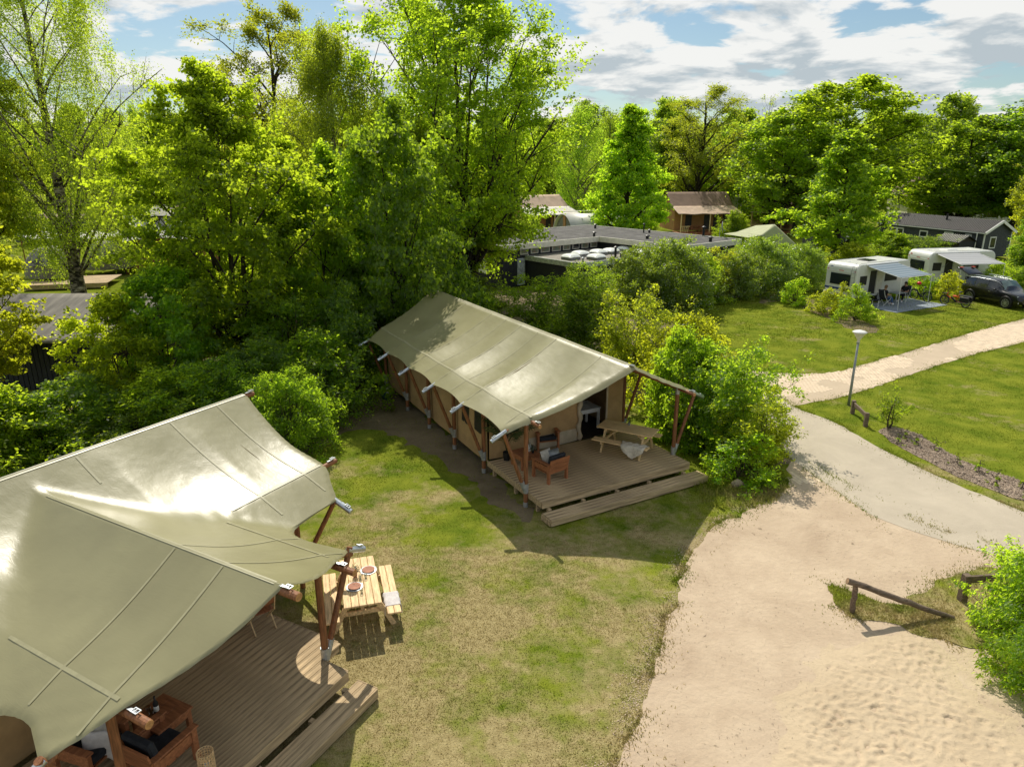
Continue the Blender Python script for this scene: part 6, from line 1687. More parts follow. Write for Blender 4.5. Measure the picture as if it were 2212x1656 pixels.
def canopy():
    t = thing('stretch_canopy', 'cream stretch canopy on poles above the roof of the long chalet', 'canopy', (59.5, 103.0, 0), -0.12)
    pk = [(3.0, 1.0), (9.5, 2.0)]
    P = []
    for j in range(15):
        v = j / 14; row = []
        for i in range(41):
            u = i / 40; x, y = u * 14, v * 5
            z = 2.75 + 0.9 * max(math.exp(-((x - a) ** 2 + (y - b) ** 2) / 5.0) for a, b in pk) - 0.25 * math.sin(math.pi * ((u * 4) % 1)) * (1 - v) + 0.35 * v
            row.append((x, y, z))
        P.append(row)
    MB().grid(P).build('sail', mat('cream_sail', (0.62, 0.56, 0.44), 0.7, 0.05, 1.0), t, smooth=True, solid=0.02)
    for x, y, h in ((0, 0, 2.8), (3.5, 0, 2.75), (7, 0, 2.75), (10.5, 0, 2.75), (14, 0, 2.75), (3.0, 1.0, 3.9), (9.5, 2.0, 3.9)):
        MB().path([(x, y, 0), (x, y, h)], 0.05, 8).build('pole', M['cream'], t)
canopy()
def mobile_home(label, p, rz, w, d, h, roofm, wallm):
    t = thing('mobile_home', label, 'mobile home', (*p, 0), rz)
    MB().b2((0, 0, 0.3), (w, d, h)).build('wall', wallm, t)
    MB().prism([(-0.15, -0.2, h + 0.002), (-0.15, d + 0.2, h + 0.002), (-0.15, d / 2, h + 0.55)], (w + 0.3, 0, 0)).build('roof', roofm, t)
    for k in range(int(w / 1.6)):
        f = MB().b2((0.4 + k * 1.6, -0.05, 1.1), (1.4 + k * 1.6, -0.002, 2.0)).build('window', M['white'], t)
        MB().b2((0.5 + k * 1.6, -0.065, 1.2), (1.3 + k * 1.6, -0.052, 1.9)).build('pane', M['glass'], f)
    for k in range(2):
        f = MB().b2((-0.05, 0.4 + k * 1.5, 1.1), (-0.002, 1.3 + k * 1.5, 2.0)).build('window', M['white'], t)
        MB().b2((-0.065, 0.5 + k * 1.5, 1.2), (-0.052, 1.2 + k * 1.5, 1.9)).build('pane', M['glass'], f)
pink = mat('pink_roof', (0.55, 0.26, 0.22), 0.7, 0.1, 3)
mobile_home('white mobile home with a pink roof at the far left meadow', tuple(spot(290, 97)[:2]), 0.9, 7.5, 3.2, 2.7, pink, M['white'])
mobile_home('white mobile home glimpsed behind the cone-shaped maple', (19.0, 118.0), 0.2, 9.0, 3.4, 3.2, M['tent_pale'], M['white'])
mobile_home('white mobile home glimpsed behind the oak trunk', (31.0, 121.0), -0.2, 9.0, 3.4, 3.2, M['tent_pale'], M['white'])
mobile_home('white mobile home glimpsed through the broad maple', tuple(spot(540, 88)[:2]), 0.3, 8.0, 3.2, 3.0, M['tent_pale'], M['white'])
mobile_home('grey mobile home glimpsed right of the broad maple stems', tuple(spot(690, 78)[:2]), 0.1, 8.0, 3.2, 2.9, M['tent_grey'], M['anthracite'])
mobile_home('dark mobile home half hidden at the left behind the tall birch', tuple(spot(30, 80)[:2]), -0.1, 8.0, 3.2, 2.9, M['tile_brown'], M['anthracite'])
def dark_lodge():
    t = thing('dark_lodge', 'dark boarded lodge with a weathered grey roof at the left edge', 'lodge', (-24.5, 27.2, 0), 0.02)
    L_ = 8.6
    P = [[(L_ * i / 12 * 1.02, -0.35 + 4.9 * j / 10, 2.12 + 1.1 * (j / 10) - 0.04 * math.sin(math.pi * j / 10)) for i in range(13)] for j in range(11)]
    MB().grid(P).build('roof', M['lodge_roof'], t, smooth=True, solid=0.05)
    P = [[(L_ * i / 12 * 1.02, 4.56 + 4.5 * j / 10, 3.22 - 1.1 * (j / 10)) for i in range(13)] for j in range(11)]
    MB().grid(P).build('roof', M['lodge_roof'], t, smooth=True, solid=0.05)
    MB().prism([(L_ - 0.2, 0.0, 0), (L_ - 0.2, 9, 0), (L_ - 0.2, 9, 2.1), (L_ - 0.2, 4.55, 3.1), (L_ - 0.2, 0, 2.1)], (0.04, 0, 0)).build('gable_wall', M['black_wall'], t)
    MB().b2((0, 0.05, 0), (L_ - 0.2, 0.1, 2.1)).build('wall', M['black_wall'], t)
    for k in range(42): MB().b2((0.02 + k * 0.2, 0.015, 0.02), (0.02 + k * 0.2 + 0.165, 0.048, 2.12)).build('wall_board', M['black_wall'], t)
dark_lodge()
def pods():
    for k, (x, Y, lb) in enumerate(((112, 54.0, 'grey dome tent with a pointed flap left of the birch trunk'), (235, 58.5, 'grey dome tent half hidden right of the birch trunk'))):
        p = spot(x, Y)
        t = thing('dome_tent', lb, 'tent', (p[0], p[1], 0), 0.5 * k)
        n = 16
        P = [[(2.0 * math.cos(a) * math.cos(b), 1.7 * math.sin(a) * math.cos(b), 0.5 + 2.4 * math.sin(b) ** 0.85) for a in [2 * math.pi * i / n for i in range(n)]] for b in [0.02 + (math.pi / 2 - 0.05) * j / 8 for j in range(9)]]
        MB().grid(P, True).build('shell', mat('dome_canvas', (0.20, 0.185, 0.155), 0.75, 0.1, 2), t, smooth=True)
        MB().grid([[(0.75 * (u - 0.5) * 2 * (1 - 0.5 * v), -1.78 + 0.75 * v + 0.2 * abs(u - .5), 1.55 + 1.05 * v) for u in (0, .25, .5, .75, 1)] for v in (0, .33, .66, 1)]).build('flap', M['tent_grey'], t, smooth=True)
        MB().add([(-0.4, -1.83, 1.75), (0.4, -1.83, 1.75), (0, -1.25, 2.35)], [(0, 1, 2)]).build('window', M['mesh_window'], t)
    p = spot(150, 53.0)
    t = thing('wooden_terrace', 'pale wooden terrace in front of the grey dome tents', 'terrace', (p[0], p[1], 0), 0.25)
    for k in range(14): MB().b2((-2.6, -2.2 + k * 0.29, 0.40), (3.0, -2.2 + k * 0.29 + 0.28, 0.44)).build('plank', M['deck'], t)
    MB().b2((-2.6, -2.23, 0.1), (3.0, -2.202, 0.42)).build('fascia_board', M['deck'], t)
    p = spot(185, 60.0)
    t = thing('flat_canopy', 'pale sagging canopy roof behind the birch trunk', 'canopy', (p[0], p[1], 0), 0.1)
    MB().grid([[(-4 + 8 * i / 20, -2 + 4 * j / 8, 3.2 - 0.25 * math.sin(math.pi * (i % 10) / 10) + 0.1 * j / 8) for i in range(21)] for j in range(9)]).build('sail', M['tent_pale'], t, smooth=True, solid=0.02)
    for x in (-3.9, 0, 3.9):
        for y in (-1.9, 1.9): MB().path([(x, y, 0), (x, y, 3.2)], 0.05, 8).build('pole', M['pole'], t)
pods()
def hex_tent():
    p = spot(362, 63.0)
    t = thing('hexagonal_tent', 'six-sided tent with a two-tier grey roof and rust-brown walls', 'tent', (p[0], p[1], 0), 0.3)
    ang = [math.pi / 3 * k for k in range(7)]
    def tier(r0, z0, r1, z1, nm, m, sag):
        rows = []
        for j in range(9):
            v = j / 8; row = []
            for k in range(6):
                for q in range(6):
                    u = q / 6; a0, a1 = ang[k], ang[k + 1]
                    rr = r0 + (r1 - r0) * v
                    x = rr * (math.cos(a0) * (1 - u) + math.cos(a1) * u); y = rr * (math.sin(a0) * (1 - u) + math.sin(a1) * u)
                    s_ = 1 - 0.10 * math.sin(math.pi * u) * v
                    row.append((x * s_, y * s_, z0 + (z1 - z0) * v ** 0.8 + (0.22 * math.sin(math.pi * u) * v * v if nm == 'lower_roof' else 0.05 * math.sin(math.pi * u) * v)))
            rows.append(row)
        MB().grid(rows, True).build(nm, m, t, smooth=True)
    tier(0.05, 5.6, 2.4, 4.55, 'upper_roof', M['tent_grey'], 0.1)
    tier(1.9, 4.45, 5.2, 2.75, 'lower_roof', mat('pale_grey_canvas', (0.40, 0.39, 0.36), 0.65, 0.08, 1.5), 0.2)
    for k in range(6):
        a, b = (4.3 * math.cos(ang[k]), 4.3 * math.sin(ang[k])), (4.3 * math.cos(ang[k + 1]), 4.3 * math.sin(ang[k + 1]))
        MB().prism([(a[0], a[1], 0.3), (b[0], b[1], 0.3), (b[0], b[1], 2.95), (a[0], a[1], 2.95)], (-a[0] * 0.008, -a[1] * 0.008, 0)).build('wall', mat('rust_canvas', (0.26, 0.11, 0.055), 0.85, 0.1, 2) if k == 0 else bpy.data.materials['rust_canvas'], t)
        MB().path([(5.0 * math.cos(ang[k]), 5.0 * math.sin(ang[k]), 0), (5.0 * math.cos(ang[k]), 5.0 * math.sin(ang[k]), 2.75)], 0.06, 8).build('post', M['pole'], t)
hex_tent()

# ================================================================== CARAVANS, CAR, BIKES, PEOPLE
def rounded_profile(L_, z0, z1, r, n=6):
    pts = [(0.12, z0), (L_ - 0.5, z0)]
    def arc(cx, cz, a0, a1, rr): return [(cx + rr * math.cos(a0 + (a1 - a0) * k / n), cz + rr * math.sin(a0 + (a1 - a0) * k / n)) for k in range(n + 1)]
    pts += [(L_ - 0.10, z0 + 0.45), (L_, z0 + 1.0)]
    pts += arc(L_ - 0.08 - r * 1.1, z1 - r, 0.15, math.pi / 2, r * 1.1)[0:]
    pts += arc(r, z1 - r, math.pi / 2, math.pi - 0.05, r)
    pts += [(0.0, z0 + 0.5)]
    return pts
def caravan(label, org, rz, awn, stripe, logo, awn_m, awn_x=(0.9, 4.0), bike=False):
    t = thing('caravan', label, 'caravan', (*org, 0), rz)
    Ln, W, z0, z1 = 5.6, 2.35, 0.42, 2.62
    prof = rounded_profile(Ln, z0, z1, 0.42)
    n = len(prof); P = []
    for y, s in ((0.0, 0.955), (0.03, 0.985), (0.09, 1.0), (W - 0.09, 1.0), (W - 0.03, 0.985), (W, 0.955)):
        cx, cz = Ln / 2, (z0 + z1) / 2
        P.append([(cx + (x - cx) * (1 - (1 - s) * 0.45), y, cz + (z - cz) * s) for x, z in prof])
    mb = MB().grid(P, True)
    mb.add(P[0], [tuple(range(n))]); mb.add(P[-1], [tuple(range(n - 1, -1, -1))])
    body = mb.build('body', M['caravan'], t)
    def side(x0, x1, za, zb, m, nm, par=None, y=-0.006, th=0.012): return MB().b2((x0, y, za), (x1, y + th, zb)).build(nm, m, par or t)
    def rear(y0, y1, za, zb, m, nm, par=None, x=-0.03, th=0.02): return MB().b2((x, y0, za), (x + th, y1, zb)).build(nm, m, par or t)
    w = rear(0.45, 1.95, 1.18, 1.92, M['black'], 'rear_window'); rear(0.50, 1.90, 1.23, 1.87, M['glass'], 'pane', w, -0.042, 0.01)
    rear(0.05, 2.30, 2.03, 2.10, M['white'], 'grab_rail'); rear(1.0, 1.35, 2.10, 2.14, M['red'], 'brake_light')
    rear(0.02, 2.33, 0.45, 0.66, M['white'], 'bumper', None, -0.10, 0.09)
    rear(0.9, 1.42, 0.50, 0.62, M['tent_orange'], 'number_plate', None, -0.115, 0.012)
    for y in (0.16, 2.05): rear(y, y + 0.16, 0.50, 0.64, M['red'], 'tail_light', None, -0.118, 0.015)
    for y in (0.10, 2.15): rear(y, y + 0.10, 2.12, 2.17, M['red'], 'marker_light')
    if stripe:
        rear(0.04, 2.31, 0.86, 0.98, M['blue'], 'stripe', None, -0.022, 0.012); side(0.05, Ln - 0.5, 0.86, 0.98, M['blue'], 'stripe', None, 0.012, 0.012)
    side(0.35, 1.05, 1.25, 1.85, M['black'], 'side_window', None, -0.012); side(2.9, 4.2, 1.35, 1.9, M['black'], 'side_window', None, -0.012)
    d = side(1.35, 1.98, 0.60, 2.15, M['black'], 'door_opening', None, -0.010)
    MB().b2((2.02, -0.055, 0.62), (2.62, -0.02, 2.14)).build('door', M['cream'], t)
    dc_ = (2.03, -0.3)
    # ladder on the rear right
    if stripe:
        for y in (0.12, 0.40): MB().path([(-0.05, y, 0.75), (-0.06, y, 2.15), (0.05, y, 2.5), (0.4, y, 2.66)], 0.012, 6).build('ladder_rail', M['steel'], t)
        for k in range(5): MB().path([(-0.055, 0.12, 0.85 + k * 0.3), (-0.055, 0.40, 0.85 + k * 0.3)], 0.010, 6).build('rung', M['steel'], t)
    # roof hatch and rails
    h = MB().b2((2.0, 0.75, z1 - 0.01), (2.9, 1.65, z1 + 0.06)).build('roof_hatch', M['black'] if stripe else M['white'], t, bevel=0.02)
    MB().b2((2.08, 0.83, z1 + 0.062), (2.82, 1.57, z1 + 0.085)).build('hatch_pane', M['glass'] if stripe else M['dome'], h)
    for q in ((4.2, 1.2), (0.9, 1.4)): MB().lathe([(0.0, z1 + 0.06), (0.12, z1 + 0.04), (0.13, z1 - 0.01)], 12, (q[0], q[1], 0)).build('roof_vent', M['white'], t)
    for y in (0.18, W - 0.18): MB().path([(0.5, y, z1 + 0.04), (4.8, y, z1 + 0.04)], 0.015, 6).build('roof_rail', M['steel'], t)
    # wheels
    for y in (0.0, W - 0.2):
        wv = MB().path([(2.6, y, 0.33), (2.6, y + 0.2, 0.33)], 0.33, 20).build('wheel', M['rubber'], t)
        MB().path([(2.6, y - 0.004, 0.33), (2.6, y + 0.001, 0.33)], 0.20, 16).build('hub', M['zinc'], wv)
    MB().bar((Ln - 0.3, W / 2, 0.42), (Ln + 1.0, W / 2, 0.40), 0.12, 0.08).build('drawbar', M['steel'], t)
    for x in (0.4, 5.0): MB().path([(x, 0.3, 0.0), (x, 0.3, 0.45)], 0.03, 6).build('corner_leg', M['steel'], t)
    # emblem
    if logo == 'blue':
        lg = MB().lathe([(0.0, 0.0), (0.17, 0.0), (0.17, 0.012), (0.0, 0.014)], 20).build('emblem', M['blue'], t)
        lg.location = (0.030, 1.98, 2.26); lg.rotation_euler = (math.pi / 2, 0, -math.pi / 2 + 0.0); lg.scale = (1, 0.62, 1)
        MB().b2((0.005, 1.25, 2.22), (0.012, 1.68, 2.245)).build('model_mark', M['steel'], t)
    else:
        lg = MB().lathe([(0.0, 0.0), (0.13, 0.0), (0.13, 0.012), (0.0, 0.014)], 20).build('emblem', M['red'], t)
        lg.location = (0.022, 2.0, 2.24); lg.rotation_euler = (math.pi / 2, 0, -math.pi / 2)
        MB().b2((0.004, 1.9, 2.225), (0.012, 2.1, 2.255)).build('emblem_bar', M['white'], lg if False else t)
        sw = MB().path([(1.1, -0.012, 1.5), (1.35, -0.012, 1.62), (1.6, -0.012, 1.85)], 0.012, 5).build('swoosh', M['steel'], t)
    # awning
    x0, x1 = awn_x
    nn = 16
    P = [[(x0 + (x1 - x0) * i / nn, -0.02 - awn * j / 10, 2.52 - 0.46 * j / 10 - 0.05 * math.sin(math.pi * j / 10)) for i in range(nn + 1)] for j in range(11)]
    aw = MB().grid(P).build('awning', awn_m, t, smooth=True, solid=0.01)
    MB().path([(x0 - 0.08, 0.02, 2.56), (x1 + 0.08, 0.02, 2.56)], 0.055, 10).build('awning_case', M['white'], t)
    MB().path([(x0, -0.02 - awn, 2.055), (x1, -0.02 - awn, 2.055)], 0.022, 8).build('awning_bar', M['white'], t)
    for x in (x0, x1):
        MB().path([(x, 0.0, 2.50), (x, -awn, 2.05)], 0.014, 6).build('awning_arm', M['white'], t)
        MB().path([(x, -0.02 - awn, 2.05), (x + 0.05, -0.06 - awn, 0.0)], 0.016, 8).build('awning_pole', M['white'], t)
    return t
def stripe_mat(name, c1, c2, sc):
    m, t = new_mat(name)
    o = N(t, 'ShaderNodeOutputMaterial'); b = N(t, 'ShaderNodeBsdfPrincipled', i={'Roughness': 0.6})
    tcn = N(t, 'ShaderNodeTexCoord'); sp = N(t, 'ShaderNodeSeparateXYZ'); t.links.new(tcn.outputs['Object'], sp.inputs[0])
    w = N(t, 'ShaderNodeTexWave', wave_type='BANDS', bands_direction='Y', i={'Scale': sc, 'Distortion': 0.6, 'Detail': 2.0}); t.links.new(tcn.outputs['Object'], w.inputs['Vector'])
    t.links.new(ramp(t, w.outputs[0], [(0.3, c1), (0.6, c2)]), b.inputs['Base Color'])
    tr = N(t, 'ShaderNodeBsdfTranslucent', i={'Color': (*c2, 1)}); mm = N(t, 'ShaderNodeMixShader', i={0: 0.15}); t.links.new(b.outputs[0], mm.inputs[1]); t.links.new(tr.outputs[0], mm.inputs[2]); t.links.new(mm.outputs[0], o.inputs[0])
    return m
CV1, CR1 = (22.5, 45.3), math.radians(28)
caravan('white caravan with a blue stripe, rear ladder and blue-grey awning', CV1, CR1, 2.45, True, 'blue', stripe_mat('blue_grey_awning', (0.13, 0.19, 0.24), (0.26, 0.32, 0.37), 0.9))
CV2, CR2 = (31.0, 51.9), math.radians(9)
caravan('plain cream caravan with a round red emblem and light grey awning', CV2, CR2, 2.5, False, 'red', stripe_mat('grey_awning', (0.34, 0.35, 0.36), (0.46, 0.47, 0.48), 0.8), (0.5, 4.0))
CF = frame_fn(CV1, CR1)
tp = MB()
tp.grid([[tuple(tz(CF, 0.15 + 5.3 * i / 12, -0.25 - 2.75 * j / 8, 0.022 + 0.006 * math.sin(i * 1.7 + j))) for i in range(13)] for j in range(9)])
tag(tp.build('groundsheet', mat('grey_groundsheet', (0.24, 0.28, 0.33), 0.7, 0.08, 3), None, smooth=True), 'grey groundsheet spread under the blue-grey awning', 'groundsheet')
def camp_chair(label, p, rz):
    t = thing('camping_chair', label, 'camping chair', p, rz)
    for sx in (-1, 1):
        x = sx * 0.27
        MB().path([(x, 0.24, 0.0), (x, -0.22, 0.60), (x, -0.36, 1.0)], 0.014, 6).build('frame', M['white'], t)
        MB().path([(x, -0.28, 0.0), (x, 0.22, 0.42), (x, 0.25, 0.62), (x, -0.22, 0.63)], 0.014, 6).build('frame', M['white'], t)
        MB().box((x, 0.02, 0.645), (0.05, 0.46, 0.025)).build('armrest', M['black'], t)
    MB().grid([[(-0.26 + 0.52 * i / 6, -0.2 + 0.44 * j / 6, 0.43 - 0.03 * math.sin(math.pi * i / 6)) for i in range(7)] for j in range(7)]).build('seat', M['charcoal'], t, smooth=True, solid=0.01)
    MB().grid([[(-0.26 + 0.52 * i / 6, -0.20 - 0.17 * j / 6, 0.45 + 0.58 * j / 6) for i in range(7)] for j in range(7)]).build('back', M['charcoal'], t, smooth=True, solid=0.01)
    return t
def skin_mesh(name, pts, edges, rad, m, parent, sub=2):
    me = bpy.data.meshes.new(name); me.from_pydata([tuple(p) for p in pts], edges, []); me.update()
    o = link(name, me, parent, m)
    o.modifiers.new('skin', 'SKIN'); sv = me.skin_vertices[0].data
    for i, r in enumerate(rad): sv[i].radius = (r, r) if not isinstance(r, tuple) else r
    sv[0].use_root = True
    s = o.modifiers.new('sub', 'SUBSURF'); s.levels = sub; s.render_levels = sub
    return o
M['skin'] = mat('skin', (0.42, 0.24, 0.16), 0.6, 0.06, 9)
M['denim'] = mat('denim', (0.06, 0.12, 0.26), 0.85, 0.15, 20)
M['shirt'] = mat('black_shirt', (0.015, 0.015, 0.018), 0.85, 0.15, 12)
def person(label, p, rz, trouser, hairm, hand_fwd=0.42):
    """seated figure facing +y, hips at seat height 0.47"""
    t = thing('person', label, 'person', p, rz)
    J = [(0, 0.0, 0.52), (0, -0.03, 0.72), (0, -0.08, 0.95), (0, -0.07, 1.04), (0, -0.03, 1.11), (0, -0.01, 1.23)]
    e = [(0, 1), (1, 2), (2, 3), (3, 4), (4, 5)]; r = [0.14, 0.125, 0.145, 0.06, 0.075, 0.085]
    for s in (-1, 1):
        b = len(J)
        J += [(s * 0.17, -0.08, 0.94), (s * 0.23, 0.0, 0.70), (s * 0.17, hand_fwd * 0.55, 0.66), (s * 0.12, hand_fwd * 0.8, 0.70)]
        e += [(2, b), (b, b + 1), (b + 1, b + 2), (b + 2, b + 3)]; r += [0.062, 0.045, 0.034, 0.034]
        b = len(J)
        J += [(s * 0.09, 0.10, 0.50), (s * 0.12, 0.44, 0.49), (s * 0.12, 0.50, 0.26), (s * 0.12, 0.50, 0.07), (s * 0.13, 0.63, 0.035)]
        e += [(0, b), (b, b + 1), (b + 1, b + 2), (b + 2, b + 3), (b + 3, b + 4)]; r += [0.095, 0.062, 0.05, 0.036, 0.035]
    skin_mesh('body', J, e, r, M['skin'], t)
    # clothes a finger wider than the body
    J2 = [(0, 0.0, 0.54), (0, -0.03, 0.72), (0, -0.08, 0.95), (0, -0.075, 1.01)]; e2 = [(0, 1), (1, 2), (2, 3)]; r2 = [0.16, 0.15, 0.165, 0.075]
    for s in (-1, 1):
        b = len(J2); J2 += [(s * 0.175, -0.08, 0.94), (s * 0.22, -0.02, 0.76)]; e2 += [(2, b), (b, b + 1)]; r2 += [0.082, 0.07]
    skin_mesh('shirt', J2, e2, r2, M['shirt'], t)
    J3 = [(0, 0.0, 0.52)]; e3 = []; r3 = [0.16]
    for s in (-1, 1):
        b = len(J3); J3 += [(s * 0.09, 0.10, 0.50), (s * 0.12, 0.43, 0.49), (s * 0.12, 0.50, 0.28), (s * 0.12, 0.50, 0.14)]; e3 += [(0, b), (b, b + 1), (b + 1, b + 2), (b + 2, b + 3)]; r3 += [0.11, 0.082, 0.068, 0.06]
    skin_mesh('trousers', J3, e3, r3, trouser, t)
    for s in (-1, 1):
        MB().ball((s * 0.125, 0.575, 0.05), (0.05, 0.13, 0.05), 10, 7).build('shoe', M['white'], t, smooth=True)
        for k in range(4):                                        # fingers resting forward
            MB().path([(s * (0.10 + 0.018 * k), hand_fwd * 0.8 + 0.02, 0.70), (s * (0.095 + 0.018 * k), hand_fwd * 0.8 + 0.07 - abs(k - 1.5) * 0.008, 0.695), (s * (0.095 + 0.018 * k), hand_fwd * 0.8 + 0.095 - abs(k - 1.5) * 0.01, 0.68)], [0.010, 0.009, 0.007], 6).build('finger', M['skin'], t)
        MB().path([(s * 0.09, hand_fwd * 0.8, 0.70), (s * 0.06, hand_fwd * 0.8 + 0.035, 0.70)], [0.012, 0.009], 6).build('thumb', M['skin'], t)
        MB().ball((s * 0.032, 0.068, 1.215), 0.012, 8, 6).build('eye', M['black'], t); MB().ball((s * 0.086, -0.015, 1.20), (0.012, 0.022, 0.03), 8, 6).build('ear', M['skin'], t, smooth=True)
    MB().path([(0, 0.072, 1.215), (0, 0.098, 1.185), (0, 0.078, 1.178)], [0.010, 0.014, 0.010], 6).build('nose', M['skin'], t)
    MB().box((0, 0.078, 1.15), (0.045, 0.012, 0.010)).build('mouth', M['terracotta'], t)
    P = [[(0.098 * math.sin(a) * math.cos(b), -0.022 + 0.108 * math.sin(a) * math.sin(b), 1.225 + 0.105 * math.cos(a)) for b in [2 * math.pi * k / 16 for k in range(16)]] for a in [0.05 + 1.6 * i / 7 for i in range(8)]]
    P = [[(x, y if y < 0.03 or z > 1.265 else 0.03, z) for x, y, z in row] for row in P]
    P.append([(x * 0.92, min(y, 0.0) - 0.01, z - 0.10) for x, y, z in P[-1]])
    MB().grid(P, True).build('hair', hairm, t, smooth=True)
    return t
P1c = tuple(CF(1.75, -1.0)[:2]); rz1 = CR1 - 0.25 - math.pi / 2
camp_chair('camping chair under the person in blue jeans', (*P1c, 0.02), rz1)
person('seated person in a black top and blue jeans with white shoes', (P1c[0], P1c[1], 0.02), rz1, M['denim'], mat('light_brown_hair', (0.22, 0.13, 0.07), 0.7))
P2c = tuple(CF(4.15, -0.75)[:2]); rz2 = CR1 + math.pi + 0.2 - math.pi / 2
camp_chair('camping chair under the person dressed all in black', (*P2c, 0.02), rz2)
person('seated person dressed in black with dark hair behind the camping table', (P2c[0], P2c[1], 0.02), rz2, M['shirt'], mat('dark_hair', (0.02, 0.014, 0.01), 0.6))
tp_ = thing('camping_table', 'small folding camping table between the two seated people', 'table', (*CF(3.05, -0.95)[:2], 0.02), CR1)
MB().b2((-0.5, -0.35, 0.68), (0.5, 0.35, 0.71)).build('top', M['steel'], tp_, bevel=0.01)
for sx in (-1, 1):
    for sy in (-1, 1): MB().path([(sx * 0.45, sy * 0.3, 0.68), (sx * 0.48, sy * 0.36, 0.0)], 0.014, 6).build('leg', M['white'], tp_)
ec = S(*c4(838, 765))
stl = thing('folding_stool', 'low folding stool with a white frame left of the person in jeans', 'stool', (ec.x, ec.y, 0.02), CR1 + 0.5)
for sy in (-1, 1):
    for sx in (-1, 1): MB().path([(sx * 0.2, sy * 0.18, 0.0), (-sx * 0.2, sy * 0.18, 0.42)], 0.013, 6).build('leg', M['white'], stl)
MB().grid([[(-0.2 + 0.4 * i / 6, -0.18 + 0.36 * j / 6, 0.425 - 0.03 * math.sin(math.pi * i / 6)) for i in range(7)] for j in range(7)]).build('seat', M['charcoal'], stl, smooth=True, solid=0.01)

